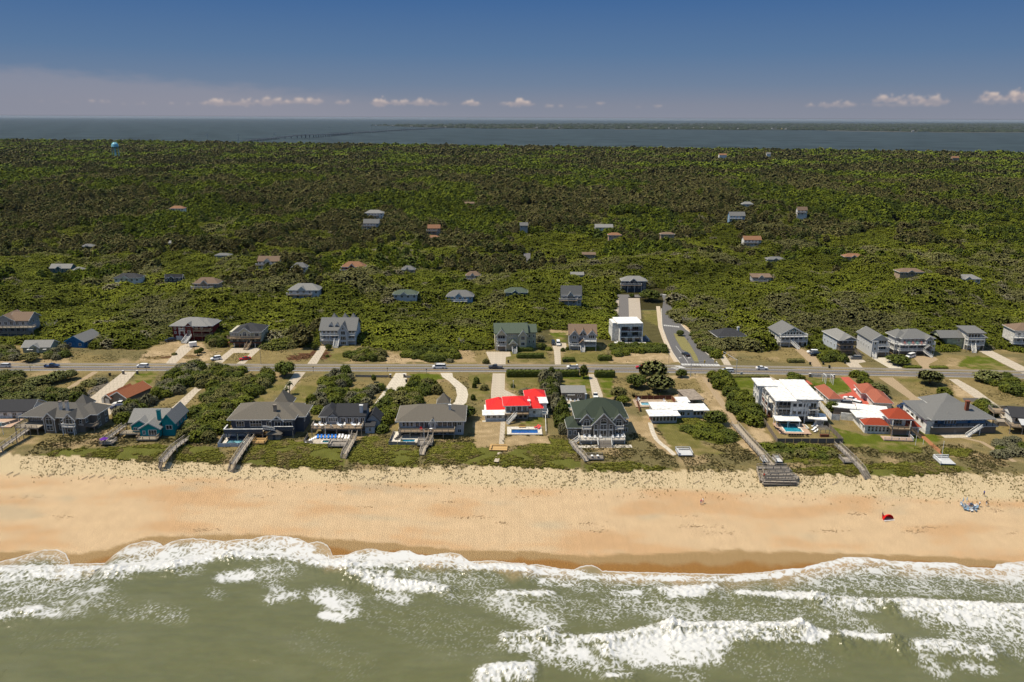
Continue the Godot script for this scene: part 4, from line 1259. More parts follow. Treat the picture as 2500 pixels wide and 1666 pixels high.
func box_crown(sd: int) -> ArrayMesh:
	var r := RandomNumberGenerator.new()
	r.seed = sd
	var s := ST()
	s.set_color(Color(0.75, 0.75, 0.75))
	abox(s, Vector3(0, 0.45, 0), Vector3(1.75, 0.9, 1.6))
	for i in 620:
		var u := Vector3(r.randf_range(-1, 1), r.randf_range(-1, 1), r.randf_range(-1, 1))
		var m: float = maxf(absf(u.x), maxf(absf(u.y), absf(u.z)))
		u = u / m
		var sm := u.normalized() * 1.25
		u = u.lerp(sm, 0.35)
		var p := Vector3(u.x, u.y * 0.5 + 0.48, u.z * 0.95) * r.randf_range(0.93, 1.04)
		var nn := (u.normalized() + Vector3(r.randfn(), r.randfn(), r.randfn()) * 0.4).normalized()
		var t := nn.cross(Vector3(r.randfn(), r.randfn(), r.randfn())).normalized() * 0.09
		var b := nn.cross(t)
		var g := r.randf_range(0.75, 1.3)
		s.set_color(Color(g, g, g * 0.9))
		quad(s, p - t, p + b, p + t, p - b)
	return done(s)
# ---------------------------------------------------------------- building blocks of a house
var hs: Node3D
var trim: Material
var glass: StandardMaterial3D
var meshes := {}

# a building whose front runs from pixel a to pixel b on the ground; x runs along the front, -z into the lot
func house(called: String, label: String, ax, ay, bx, by, deep := 12.0, cat := "house", above := 0.0) -> float:
	var a := G(ax, ay, above)
	var b := G(bx, by, above)
	var d := Vector2(b.x - a.x, b.z - a.z)
	a.y = gh((a.x + b.x) * 0.5, (a.z + b.z) * 0.5 - deep * 0.5)
	hs = thing(called, label, cat, a, -atan2(d.y, d.x))
	var n := int(ceil(maxf(d.length(), deep) / 5.0))
	for i in n:
		for j in n:
			var q := a + Basis(Vector3.UP, hs.rotation.y) * Vector3(d.length() * (i + 0.5) / n, 0, -deep * (j + 0.5) / n)
			keep_clear.append([Vector2(q.x, q.z), 3.2, 0.0])
	return d.length()

func wall(x0, x1, z0, z1, y0, y1, m: Material, called := "wall") -> MeshInstance3D:
	var s := ST()
	abox(s, Vector3((x0 + x1) * 0.5, (y0 + y1) * 0.5, (z0 + z1) * 0.5), Vector3(absf(x1 - x0), absf(y1 - y0), absf(z1 - z0)))
	return part(hs, called, done(s), m)

# triangular prism, ridge along "x" or "z"
func prism(s: SurfaceTool, x0: float, x1: float, z0: float, z1: float, y: float, rise: float, axis: String) -> void:
	var a := [Vector3(x0, y, z0), Vector3(x1, y, z0), Vector3(x1, y, z1), Vector3(x0, y, z1)]
	var zm := (z0 + z1) * 0.5
	var xm := (x0 + x1) * 0.5
	if axis == "x":
		var r0 := Vector3(x0, y + rise, zm)
		var r1 := Vector3(x1, y + rise, zm)
		quad(s, a[0], a[1], r1, r0); quad(s, a[2], a[3], r0, r1)
		tri(s, a[1], a[2], r1); tri(s, a[3], a[0], r0)
	else:
		var r0 := Vector3(xm, y + rise, z0)
		var r1 := Vector3(xm, y + rise, z1)
		quad(s, a[1], a[2], r1, r0); quad(s, a[3], a[0], r0, r1)
		tri(s, a[0], a[1], r0); tri(s, a[2], a[3], r1)
	quad(s, a[3], a[2], a[1], a[0])

# gable roof of two thick slopes, the gable walls under it and white boards along the verge
func gable(x0, x1, z0, z1, y, rise, m: Material, axis: String, wm: Material = null, over := 0.5, edge: Material = null) -> void:
	var s := ST()
	var t := 0.22
	var lo := Vector3(min(x0, x1), y, min(z0, z1))
	var hi := Vector3(max(x0, x1), y, max(z0, z1))
	if wm:
		prism(s, lo.x, hi.x, lo.z, hi.z, y, rise, axis)
		part(hs, "gable_wall", done(s), wm)
		s = ST()
	var half: float = (hi.z - lo.z) * 0.5 if axis == "x" else (hi.x - lo.x) * 0.5
	var drop: float = rise / half * over
	var bd := [ST(), ST()]
	for g in [-1.0, 1.0]:
		var e := []
		for k in [0, 1]:
			var along: float = (lo.x - over if k == 0 else hi.x + over) if axis == "x" else (lo.z - over if k == 0 else hi.z + over)
			var mid: float = (lo.z + hi.z) * 0.5 if axis == "x" else (lo.x + hi.x) * 0.5
			var out: float = mid + g * (half + over)
			var ridge := Vector3(along, y + rise, mid) if axis == "x" else Vector3(mid, y + rise, along)
			var eave := Vector3(along, y - drop, out) if axis == "x" else Vector3(out, y - drop, along)
			e.append(ridge); e.append(eave)
			bar(bd[k], ridge + Vector3.UP * 0.02, eave + Vector3.UP * 0.02, 0.10, 0.34)
		var u := Vector3.UP * t
		hexa(s, [e[0], e[1], e[3], e[2], e[0] + u, e[1] + u, e[3] + u, e[2] + u])
	part(hs, "roof", done(s), m)
	if edge:
		for k in 2: part(hs, "bargeboard", done(bd[k]), edge)

func hip(x0, x1, z0, z1, y, rise, m: Material, over := 0.7, called := "roof", edge: Material = null) -> void:
	var lo := Vector2(min(x0, x1) - over, min(z0, z1) - over)
	var hi := Vector2(max(x0, x1) + over, max(z0, z1) + over)
	var w := hi.x - lo.x
	var d := hi.y - lo.y
	var k: float = minf(w, d) * 0.5
	var e := [Vector3(lo.x, y, hi.y), Vector3(hi.x, y, hi.y), Vector3(hi.x, y, lo.y), Vector3(lo.x, y, lo.y)]
	var r0: Vector3
	var r1: Vector3
	if w >= d:
		r0 = Vector3(lo.x + k, y + rise, (lo.y + hi.y) * 0.5); r1 = Vector3(hi.x - k, y + rise, (lo.y + hi.y) * 0.5)
	else:
		r0 = Vector3((lo.x + hi.x) * 0.5, y + rise, hi.y - k); r1 = Vector3((lo.x + hi.x) * 0.5, y + rise, lo.y + k)
	var s := ST()
	if w >= d:
		quad(s, e[0], e[1], r1, r0); tri(s, e[1], e[2], r1); quad(s, e[2], e[3], r0, r1); tri(s, e[3], e[0], r0)
	else:
		tri(s, e[0], e[1], r0); quad(s, e[1], e[2], r1, r0); tri(s, e[2], e[3], r1); quad(s, e[3], e[0], r0, r1)
	part(hs, called, done(s), m)
	s = ST()
	for i in 4:
		var a: Vector3 = e[i] - Vector3(0, 0.14, 0)
		var b: Vector3 = e[(i + 1) % 4] - Vector3(0, 0.14, 0)
		bar(s, a, b, 0.12, 0.26)
	quad(s, e[3] - Vector3(0, 0.27, 0), e[2] - Vector3(0, 0.27, 0), e[1] - Vector3(0, 0.27, 0), e[0] - Vector3(0, 0.27, 0))
	part(hs, "fascia", done(s), edge if edge else trim)

func slab(x0, x1, z0, z1, y, t, m: Material, called := "roof") -> void:
	wall(x0, x1, z0, z1, y, y + t, m, called)

# sloping slab: y at the front edge, y at the back edge
func shed(x0, x1, zf, zb, yf, yb, m: Material, t := 0.22, called := "roof") -> void:
	var s := ST()
	var u := Vector3.UP * t
	var v := [Vector3(x0, yf, zf), Vector3(x1, yf, zf), Vector3(x1, yb, zb), Vector3(x0, yb, zb)]
	hexa(s, v + [v[0] + u, v[1] + u, v[2] + u, v[3] + u])
	part(hs, called, done(s), m)

# a window: face f (front) l r b, a along the face, y sill, plane the wall's face
func win(face: String, a: float, y: float, w: float, h: float, plane: float, cols := 2, rows := 1, fm: Material = null, arch := false) -> void:
	var key := "%.2f %.2f %d %d %s" % [w, h, cols, rows, arch]
	if not meshes.has(key):
		var s := ST()
		for g in [-1, 1]:
			abox(s, Vector3(g * (w * 0.5 - 0.05), h * 0.5, 0.045), Vector3(0.13, h, 0.09))
		abox(s, Vector3(0, 0.05, 0.045), Vector3(w, 0.13, 0.09))
		if not arch: abox(s, Vector3(0, h - 0.05, 0.045), Vector3(w, 0.13, 0.09))
		for i in range(1, cols): abox(s, Vector3(-w * 0.5 + w * i / cols, h * 0.5, 0.04), Vector3(0.10, h, 0.07))
		for i in range(1, rows): abox(s, Vector3(0, h * i / rows, 0.04), Vector3(w, 0.09, 0.07))
		var p := ST()
		abox(p, Vector3(0, h * 0.5, 0.012), Vector3(w - 0.1, h - 0.06, 0.02))
		if arch:
			var n := 8
			for i in n:
				var q0 := Vector2.from_angle(PI * i / n) * w * 0.5
				var q1 := Vector2.from_angle(PI * (i + 1) / n) * w * 0.5
				bar(s, Vector3(q0.x, h + q0.y * 0.8, 0.05), Vector3(q1.x, h + q1.y * 0.8, 0.05), 0.1, 0.14)
				tri(p, Vector3(0, h - 0.05, 0.022), Vector3(q0.x, h + q0.y * 0.8, 0.022), Vector3(q1.x, h + q1.y * 0.8, 0.022))
			abox(s, Vector3(0, h, 0.045), Vector3(w, 0.1, 0.08))
			abox(s, Vector3(0, h + w * 0.2, 0.04), Vector3(0.07, w * 0.4, 0.06))
		meshes[key] = [done(s), done(p)]
	var o := part(hs, "window", meshes[key][0], fm if fm else trim)
	var turn: float = {"f": 0.0, "l": -PI / 2, "r": PI / 2, "b": PI}[face]
	o.rotation.y = turn
	o.position = Vector3(a, y, plane) if face in "fb" else Vector3(plane, y, a)
	part(o, "pane", meshes[key][1], glass)

func wins(face: String, a0: float, a1: float, n: int, y: float, w: float, h: float, plane: float, cols := 2, rows := 1, fm: Material = null) -> void:
	for i in n: win(face, lerp(a0, a1, 0.5 if n == 1 else i / float(n - 1)), y, w, h, plane, cols, rows, fm)

func door(face: String, a: float, y: float, w: float, h: float, plane: float, m: Material, called := "door") -> void:
	var s := ST()
	abox(s, Vector3(0, h * 0.5, 0.03), Vector3(w, h, 0.06))
	var o := part(hs, called, done(s), m)
	o.rotation.y = {"f": 0.0, "l": -PI / 2, "r": PI / 2, "b": PI}[face]
	o.position = Vector3(a, y, plane) if face in "fb" else Vector3(plane, y, a)

func railing(a: Vector3, b: Vector3, m: Material, h := 1.0, parent: Node = null, bal := 0.35) -> void:
	var s := ST()
	var d := b - a
	var n := maxi(1, int(d.length() / 1.9))
	for i in n + 1: abox(s, a + d * i / n + Vector3(0, h * 0.5, 0), Vector3(0.13, h, 0.13))
	bar(s, a + Vector3(0, h, 0), b + Vector3(0, h, 0), 0.16, 0.08)
	bar(s, a + Vector3(0, 0.14, 0), b + Vector3(0, 0.14, 0), 0.07, 0.08)
	bar(s, a + Vector3(0, h * 0.55, 0), b + Vector3(0, h * 0.55, 0), 0.05, 0.06)
	if bal > 0:
		var k := int(d.length() / bal)
		for i in range(1, k): abox(s, a + d * i / k + Vector3(0, h * 0.55, 0), Vector3(0.05, h * 0.8, 0.05))
	part(parent if parent else hs, "railing", done(s), m)

func deck(x0: float, x1: float, z0: float, z1: float, y: float, m: Material, rm: Material = null, sides := "flr", posts := true, base := 0.0) -> void:
	wall(x0, x1, z0, z1, y - 0.28, y, m, "deck")
	if rm:
		var i := 0.08
		if "f" in sides: railing(Vector3(x0 + i, y, z0 - i), Vector3(x1 - i, y, z0 - i), rm)
		if "b" in sides: railing(Vector3(x0 + i, y, z1 + i), Vector3(x1 - i, y, z1 + i), rm)
		if "l" in sides: railing(Vector3(x0 + i, y, z0 - i), Vector3(x0 + i, y, z1), rm)
		if "r" in sides: railing(Vector3(x1 - i, y, z0 - i), Vector3(x1 - i, y, z1), rm)
	if posts and y > 1.0:
		var n := maxi(1, int((x1 - x0) / 3.6))
		for k in n + 1:
			wall(lerp(x0 + 0.2, x1 - 0.2, k / float(n)) - 0.11, lerp(x0 + 0.2, x1 - 0.2, k / float(n)) + 0.11, z0 - 0.12, z0 - 0.34, base - 0.2, y - 0.28, rm if rm else m, "post")

func stairs(a: Vector3, b: Vector3, w: float, m: Material, rm: Material = null, parent: Node = null) -> void:
	var host := parent if parent else hs
	var n := maxi(2, int(absf(a.y - b.y) / 0.19))
	var f := (b - a) * Vector3(1, 0, 1)
	var side := f.cross(Vector3.UP).normalized() * w * 0.5
	var s := ST()
	var turn := Basis(Vector3.UP, atan2(f.x, f.z))
	for i in n:
		abox(s, a.lerp(b, (i + 0.5) / n), Vector3(w, 0.07, f.length() / n * 1.1), turn)
	for g in [-1, 1]: bar(s, a + side * g - Vector3(0, 0.12, 0), b + side * g - Vector3(0, 0.02, 0), 0.08, 0.3)
	part(host, "stair", done(s), m)
	if rm:
		for g in [-1, 1]: railing(a + side * g, b + side * g, rm, 0.95, host, 0.5)

func chimney(x: float, z: float, y0: float, y1: float, w: float, m: Material, cap: Material = null) -> void:
	var s := ST()
	abox(s, Vector3(x, (y0 + y1) * 0.5, z), Vector3(w, y1 - y0, w * 0.8))
	var o := part(hs, "chimney", done(s), m)
	s = ST()
	abox(s, Vector3(x, y1 + 0.12, z), Vector3(w + 0.25, 0.24, w * 0.8 + 0.25))
	part(o, "cap", done(s), cap if cap else trim)

func pool(label: String, ax, ay, bx, by, deep: float, wm: Material, patio: Material, mx := 1.0, mf := 1.0, mb := 2.5, above := 0.0, shape := []) -> Node3D:
	var keep := hs
	var a := G(ax, ay)
	var b := G(bx, by)
	a.y = LAND + above
	var w := Vector2(b.x - a.x, b.z - a.z).length()
	hs = thing("swimming_pool", label, "swimming pool", a, -atan2(b.z - a.z, b.x - a.x))
	var t := 0.32
	wall(-mx, w + mx, 0, mf, 0, t, patio, "paving")
	wall(-mx, w + mx, -deep - mb, -deep, 0, t, patio, "paving")
	wall(-mx, 0, -deep, 0, 0, t, patio, "paving")
	wall(w, w + mx, -deep, 0, 0, t, patio, "paving")
	wall(0, w, -deep, 0, 0.004, 0.02, wm, "basin_floor")
	var s := ST()
	for q in [[0.0, 0.0, w, 0.0], [0.0, -deep, w, -deep], [0.0, 0.0, 0.0, -deep], [w, 0.0, w, -deep]]:
		bar(s, Vector3(q[0], t + 0.03, q[1]), Vector3(q[2], t + 0.03, q[3]), 0.4, 0.07)
	part(hs, "coping", done(s), mat(0.72, 0.68, 0.6))
	s = ST()
	abox(s, Vector3(w * 0.5, t - 0.12, -deep * 0.5), Vector3(w - 0.02, 0.01, deep - 0.02))
	var wat := StandardMaterial3D.new()
	wat.albedo_color = Color(0.1, 0.5, 0.65, 0.08)
	wat.transparency = BaseMaterial3D.TRANSPARENCY_ALPHA
	wat.roughness = 0.05
	part(hs, "water", done(s), wat)
	var r := hs
	hs = keep
	return r

# ---------------------------------------------------------------- furniture
func lounger_mesh() -> Array:
	if meshes.has("lounger"): return meshes["lounger"]
	var f := ST()
	for g in [-0.28, 0.28]:
		bar(f, Vector3(g, 0.3, 1.0), Vector3(g, 0.3, -0.4), 0.06, 0.06)
		for z in [0.9, -0.5]: bar(f, Vector3(g, 0, z), Vector3(g, 0.3, z), 0.06, 0.06)
	var b := ST()
	abox(b, Vector3(0, 0.36, 0.35), Vector3(0.62, 0.1, 1.3))
	abox(b, Vector3(0, 0.62, -0.6), Vector3(0.62, 0.1, 0.85), Basis(Vector3.RIGHT, 0.75))
	meshes["lounger"] = [done(f), done(b)]
	return meshes["lounger"]

func lounger(p: Vector3, turn: float, m: Material, label: String, group := "") -> void:
	var t := thing("sun_lounger", label, "sun lounger", p, turn, group)
	part(t, "frame", lounger_mesh()[0], mat(0.6, 0.6, 0.6))
	part(t, "cushion", lounger_mesh()[1], m)

func chair_mesh() -> Array:
	if meshes.has("chair"): return meshes["chair"]
	var b := ST()
	abox(b, Vector3(0, 0.42, 0), Vector3(0.62, 0.07, 0.6))
	abox(b, Vector3(0, 0.78, -0.33), Vector3(0.62, 0.75, 0.06), Basis(Vector3.RIGHT, -0.25))
	for g in [-0.34, 0.34]: abox(b, Vector3(g, 0.6, 0), Vector3(0.12, 0.04, 0.7))
	var l := ST()
	for g in [-0.3, 0.3]:
		for z in [-0.28, 0.28]: bar(l, Vector3(g, 0, z), Vector3(g, 0.58, z), 0.06, 0.06)
	meshes["chair"] = [done(b), done(l)]
	return meshes["chair"]

func chair(p: Vector3, turn: float, m: Material, label: String, group := "") -> void:
	var t := thing("deck_chair", label, "chair", p, turn, group)
	part(t, "seat", chair_mesh()[0], m)
	part(t, "leg_frame", chair_mesh()[1], m)

func table(p: Vector3, r: float, m: Material, label: String, group := "") -> void:
	var t := thing("round_table", label, "table", p, 0.0, group)
	var s := ST()
	tube(s, Vector3(0, 0.7, 0), Vector3(0, 0.76, 0), r, r, 14)
	part(t, "tabletop", done(s), m)
	s = ST()
	tube(s, Vector3(0, 0, 0), Vector3(0, 0.7, 0), 0.06, 0.06, 6)
	tube(s, Vector3(0, 0, 0), Vector3(0, 0.05, 0), r * 0.5, r * 0.4, 8)
	part(t, "pedestal", done(s), m)

func umbrella(p: Vector3, r: float, h: float, m: Material, label: String, open := true, tilt := 0.0) -> void:
	var t := thing("parasol", label, "parasol", p)
	var s := ST()
	tube(s, Vector3.ZERO, Vector3(0, h, 0), 0.035, 0.03, 6)
	part(t, "pole", done(s), mat(0.7, 0.7, 0.7))
	s = ST()
	if open:
		for i in 8:
			var q := Vector2.from_angle(TAU * i / 8) * r
			var k := Vector2.from_angle(TAU * (i + 1) / 8) * r
			var B := Basis(Vector3(1, 0, 0.4).normalized(), tilt)
			tri(s, Vector3(0, h, 0), Vector3(0, h, 0) + B * Vector3(k.x, -r * 0.42, k.y), Vector3(0, h, 0) + B * Vector3(q.x, -r * 0.42, q.y))
	else:
		tube(s, Vector3(0, h * 0.45, 0), Vector3(0, h, 0), 0.16, 0.04, 7)
	part(t, "canopy", done(s), m)

# local place on the current house
func at_house(x: float, y: float, z: float) -> Vector3:
	return hs.transform * Vector3(x, y, z)
# ---------------------------------------------------------------- the houses
var W_ := {}
func palette() -> void:
	trim = mat(0.74, 0.74, 0.72, 0.6, "soft", 3.0)
	glass = StandardMaterial3D.new()
	glass.albedo_color = lin(0.018, 0.024, 0.032)
	glass.roughness = 0.08
	glass.metallic_specular = 0.6
	W_ = {
		"white": mat(0.80, 0.79, 0.76, 0.7, "soft", 4.0), "offwhite": mat(0.66, 0.64, 0.60), "brown": mat(0.235, 0.20, 0.165, 0.9, "grain", 2.0), "slate": mat(0.085, 0.097, 0.125, 0.85, "grain", 2.0), "grey": mat(0.42, 0.43, 0.45, 0.85, "grain", 2.5), "ltgrey": mat(0.63, 0.64, 0.65, 0.85, "grain", 2.5),
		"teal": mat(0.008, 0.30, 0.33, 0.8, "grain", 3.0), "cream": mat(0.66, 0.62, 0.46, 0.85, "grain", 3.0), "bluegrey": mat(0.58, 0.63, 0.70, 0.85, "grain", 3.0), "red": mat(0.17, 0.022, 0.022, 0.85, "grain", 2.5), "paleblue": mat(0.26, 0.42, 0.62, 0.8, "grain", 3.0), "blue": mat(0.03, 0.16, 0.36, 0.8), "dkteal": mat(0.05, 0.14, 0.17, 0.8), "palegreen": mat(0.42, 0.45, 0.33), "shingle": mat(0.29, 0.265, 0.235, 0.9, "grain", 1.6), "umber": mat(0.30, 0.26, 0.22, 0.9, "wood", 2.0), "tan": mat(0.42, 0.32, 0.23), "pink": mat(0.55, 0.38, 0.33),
		"r_brown": mat(0.20, 0.18, 0.15, 0.9, "rough", 2.5), "r_dkbrown": mat(0.165, 0.155, 0.14, 0.9, "rough", 2.5), "r_char": mat(0.066, 0.067, 0.073, 0.9, "rough", 2.5), "r_green": mat(0.062, 0.082, 0.060, 0.9, "rough", 2.5), "r_grey": mat(0.235, 0.235, 0.23, 0.9, "rough", 2.5), "r_ltgrey": mat(0.33, 0.325, 0.31, 0.9, "rough", 2.5), "r_tan": mat(0.27, 0.19, 0.135, 0.9, "rough", 2.5), "r_orange": mat(0.36, 0.19, 0.11, 0.9, "rough", 2.5), "r_red": mat(0.74, 0.022, 0.018, 0.5, "metal", 3.0, 0.35), "r_terra": mat(0.40, 0.145, 0.070, 0.85, "rough", 1.6), "r_clay": mat(0.46, 0.15, 0.095, 0.85, "rough", 2.0), "r_brick": mat(0.42, 0.075, 0.035, 0.8, "rough", 2.0), "r_white": mat(0.84, 0.83, 0.80, 0.6, "soft", 6.0), "r_sage": mat(0.13, 0.165, 0.125, 0.9, "rough", 2.5),
		"wood": mat(0.36, 0.27, 0.18, 0.9, "wood", 1.5), "oldwood": mat(0.36, 0.32, 0.275, 0.9, "wood", 1.5), "newwood": mat(0.56, 0.36, 0.15, 0.85, "wood", 1.5), "redwood": mat(0.22, 0.085, 0.05, 0.9, "wood", 1.5), "rail": mat(0.42, 0.36, 0.28, 0.9, "wood", 1.0), "brick": mat(0.30, 0.10, 0.06, 0.9, "grain", 1.0), "conc": mat(0.50, 0.44, 0.35, 0.9, "soft", 3.0), "concwhite": mat(0.66, 0.61, 0.53, 0.9, "soft", 3.0), "patio": mat(0.58, 0.40, 0.29, 0.9, "grain", 2.0), "liner": mat(0.02, 0.38, 0.50), "linerblue": mat(0.0, 0.085, 0.42), "linerpale": mat(0.32, 0.66, 0.72), "black": mat(0.02, 0.02, 0.022, 0.5, ""), "plasticwhite": mat(0.8, 0.8, 0.8, 0.5, ""), "plasticblue": mat(0.02, 0.16, 0.55, 0.5, ""), "steel": mat(0.35, 0.36, 0.37, 0.5, "")}

func shore_row() -> void:
	var w := W_
	var n: float
	# long white house at the edge
	n = house("white_bungalow", "long white bungalow with a charcoal gable roof beside a fenced pool", -70, 1023, 78, 1021, 9)
	wall(0, n, 0, -9, -0.3, 2.7, w.white)
	gable(0, n, 0, -9, 2.7, 2.4, w.r_char, "x", w.white, 0.5, trim)
	wins("f", 2, n - 2.5, 6, 0.9, 1.3, 1.2, 0.0)
	door("f", n - 6, 0, 1.0, 2.1, 0.0, w.brown)
	win("r", -4.5, 0.9, 1.2, 1.2, n)
	# brown shingle house with two arched bays
	n = house("brown_house", "brown shingled house with white trim and two arched gable bays", 62, 1053, 205, 1058, 12)
	wall(0, 6.7, -2, -11, 0, 5.2, w.brown)
	wall(6.7, n, -0.6, -12, -0.3, 5.2, w.brown)
	hip(-0.6, n, -0.6, -12, 5.25, 3.0, w.r_dkbrown, 0.8)
	wall(n, n + 2.2, -4, -11, -0.3, 5.2, w.brown)
	hip(n - 5, n + 2.4, -4, -11.5, 5.3, 2.7, w.r_dkbrown, 0.7)
	hip(12.5, 17, -8, -12.5, 6.6, 3.2, w.r_dkbrown, 0.4, "tower_roof")
	for b in [[7.4, 11.2, 0.9], [14.4, 18.2, 1.1]]:
		wall(b[0], b[1], b[2], -1, -0.3, 5.0, w.brown, "bay")
		gable(b[0], b[1], b[2], -6, 5.0, 2.0, w.r_dkbrown, "z", w.brown, 0.4, trim)
		win("f", (b[0] + b[1]) * 0.5, 3.0 if b[0] < 10 else 3.4, 2.3, 1.7, b[2], 2, 1, null, true)
		for xx in [b[0] + 0.08, b[1] - 0.08]: wall(xx - 0.1, xx + 0.1, b[2] + 0.001, b[2] + 0.06, 0, 5.0, trim, "corner_board")
	win("f", 9.3, 0.9, 2.3, 1.8, 0.9, 2, 2)
	win("f", 13, 2.9, 1.9, 1.9, -0.6, 2, 2); win("f", 19.1, 3.0, 0.9, 1.6, -0.6, 1, 2)
	win("f", 16.3, 0.6, 1.9, 1.3, 1.1); wins("f", 12.2, 13.8, 2, 0.6, 1.2, 1.6, -0.6)
	wins("f", 1.2, 5.6, 4, 2.9, 1.0, 1.8, -2.0)
	wins("r", -5.5, -9.5, 2, 2.9, 1.3, 1.5, n + 2.2); wins("r", -5.5, -9.5, 2, 0.6, 1.3, 1.3, n + 2.2); win("r", -2.2, 3.0, 1.2, 1.5, n)
	deck(14.2, 18.4, 2.3, 1.1, 2.9, w.offwhite, trim, "flr")
	deck(-1.2, 6.6, 3.2, -2, 2.5, w.rail, w.oldwood, "flb")
	wall(6.8, n - 0.2, -0.59, -0.53, 2.5, 2.75, trim, "belt_board")
	chimney(11.2, -3.2, 6, 9.4, 0.9, w.offwhite, w.brown); chimney(13.6, -3.0, 6, 9.7, 0.9, w.offwhite, w.brown)
	deck(n - 0.2, n + 3.4, -0.6, -4, 2.2, w.brown, w.brown, "fr")
	# teal house
	n = house("teal_house", "teal painted beach house with pale grey gable roofs and a corner deck", 311, 1064, 428, 1063, 11)
	wall(1, n, -1, -11, 1.4, 4.4, w.teal)
	for k in 6: wall(1.3 + k * 2.7, 1.6 + k * 2.7, -1.2, -1.5, -0.2, 1.4, w.oldwood, "piling")
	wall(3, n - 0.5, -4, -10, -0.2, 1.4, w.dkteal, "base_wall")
	gable(1, 12, -1, -11, 4.4, 2.6, w.r_ltgrey, "x", w.teal, 0.6, w.r_ltgrey)
	wall(2.2, 7.6, 0.8, -1, 1.4, 4.0, w.teal); gable(2.2, 7.6, 0.8, -5.5, 4.0, 1.7, w.r_ltgrey, "z", w.teal, 0.5, w.ltgrey)
	wall(5.2, 11.6, 2.4, 0.8, 0.6, 3.4, w.teal); gable(5.2, 11.6, 2.4, -5, 3.4, 1.9, w.r_ltgrey, "z", w.teal, 0.5, w.ltgrey)
	wall(11.6, n, 0.4, -1, 0, 4.6, w.teal); gable(11.4, n + 0.2, 0.4, -11, 4.6, 2.7, w.r_ltgrey, "z", w.teal, 0.5, w.teal)
	wins("f", 3.2, 4.6, 2, 2.0, 1.1, 1.2, 0.8); win("f", 6.5, 1.3, 0.9, 1.3, 2.4); win("f", 9.2, 1.0, 2.6, 1.9, 2.4, 3)
	win("f", 13.8, 2.2, 2.0, 1.5, 0.4); wins("r", -3, -9, 3, 2.2, 1.2, 1.3, n)
	deck(-1.5, 5.0, 2.2, -1, 1.5, w.rail, w.wood, "fl"); deck(5.0, 11.4, 5.4, 2.4, 0.75, w.rail, w.wood, "flr")
	chimney(10.2, -1.5, 5, 8.0, 1.1, w.teal, w.dkteal)
	# slate house with the big hip roof
	n = house("slate_house", "dark slate blue house with a broad brown hip roof and wraparound parapet deck", 562, 1067, 716, 1066, 14)
	wall(0.5, n, -0.5, -14, -0.3, 6.0, w.slate)
	wall(n, n + 2.6, -4, -13, -0.3, 5.4, w.slate)
	hip(0.5, n, -0.5, -14, 6.1, 3.3, w.r_brown, 1.0)
	hip(n - 6, n + 2.8, -4, -13.5, 5.6, 2.6, w.r_brown, 0.8)
	wall(11.5, 16.5, -13, -18, 0, 6.4, w.slate); hip(11.2, 16.8, -11, -18.4, 6.6, 4.2, w.r_brown, 0.5, "tower_roof")
	deck(-0.8, 11.6, 3.4, -0.5, 2.9, w.rail)
	for q in [[-0.8, 11.6, 3.4, 3.2], [-0.8, -0.6, 3.2, -0.5], [14.8, n + 0.4, 1.4, 1.2]]:
		wall(q[0], q[1], q[2], q[3], 2.4, 3.9, w.slate, "parapet"); wall(q[0] - 0.1, q[1] + 0.1, q[2] + 0.06, q[3] - 0.06, 3.9, 4.02, trim, "coping")
	deck(11.6, n + 0.4, 1.4, -0.5, 2.9, w.rail)
	stairs(Vector3(11.6, 3.9, 2.9), Vector3(15, 2.9, 1.9), 0.9, w.slate, trim)
	wall(0.2, 11.4, 3.1, -0.5, 0.0, 0.5, w.slate, "base_wall"); wins("f", 2, 10, 4, 0.7, 2.2, 1.5, -0.5)
	for k in 5: wall(0.1 + k * 2.8, 0.4 + k * 2.8, 3.15, 2.9, 0, 2.6, w.slate, "post")
	win("f", 3.4, 3.2, 2.6, 2.0, -0.5, 3); win("f", 8.4, 3.2, 3.8, 2.2, -0.5, 4, 2); win("f", 12.6, 3.2, 1.6, 1.8, -0.5); win("f", 15.4, 3.4, 2.0, 1.6, -0.5); win("f", 18.6, 3.2, 3.0, 1.9, -0.5, 3)
	wins("r", -5.5, -11, 2, 3.2, 1.3, 1.4, n + 2.6)
	chimney(14.2, -3.2, 6.2, 9.6, 1.0, w.umber, w.umber)
	gable(13.6, 17.4, 0.2, -5, 5.6, 1.5, w.r_brown, "z", w.slate, 0.4, trim)
	# its small shingled gazebo
	n = house("pool_shed", "small dark shed with a shingled roof beside the new wood deck", 655, 1074, 684, 1074, 4, "shed")
	wall(0, n, 0, -3.6, -0.2, 2.0, w.umber); hip(0, n, 0, -3.6, 2.0, 1.3, w.r_brown, 0.5, "roof", w.umber)
	door("f", n * 0.5, 0, 0.9, 1.8, 0.0, w.slate)
	# grey house with the charcoal roof and white deck furniture
	n = house("grey_house", "grey house with a charcoal roof and white furniture on its upper deck", 760, 1066, 884, 1066, 13)
	deck(0, n, 0, -4.6, 2.7, w.wood, w.rail, "flr")
	wall(2.2, n + 0.4, -4.6, -13, -0.3, 5.5, w.grey)
	wall(2.2, n + 0.4, -4.55, -4.45, 0, 2.6, w.umber, "screen")
	gable(7.5, n + 0.4, -4.6, -12, 5.5, 2.7, w.r_char, "x", w.grey, 0.4, w.r_char)
	hip(2.2, 7.6, -4.2, -13, 5.4, 2.6, w.r_char, 0.5)
	wall(4.8, 8.0, -3.9, -4.6, 2.7, 5.2, w.grey, "bay"); gable(4.8, 8.2, -3.9, -8, 5.2, 1.5, w.r_char, "z", w.grey, 0.3)
	wins("f", 5.4, 7.5, 4, 3.6, 0.7, 1.4, -3.9, 1); wins("f", 9.6, 16.0, 4, 2.8, 1.5, 2.0, -4.6); win("f", 3.2, 2.9, 1.5, 1.9, -4.6)
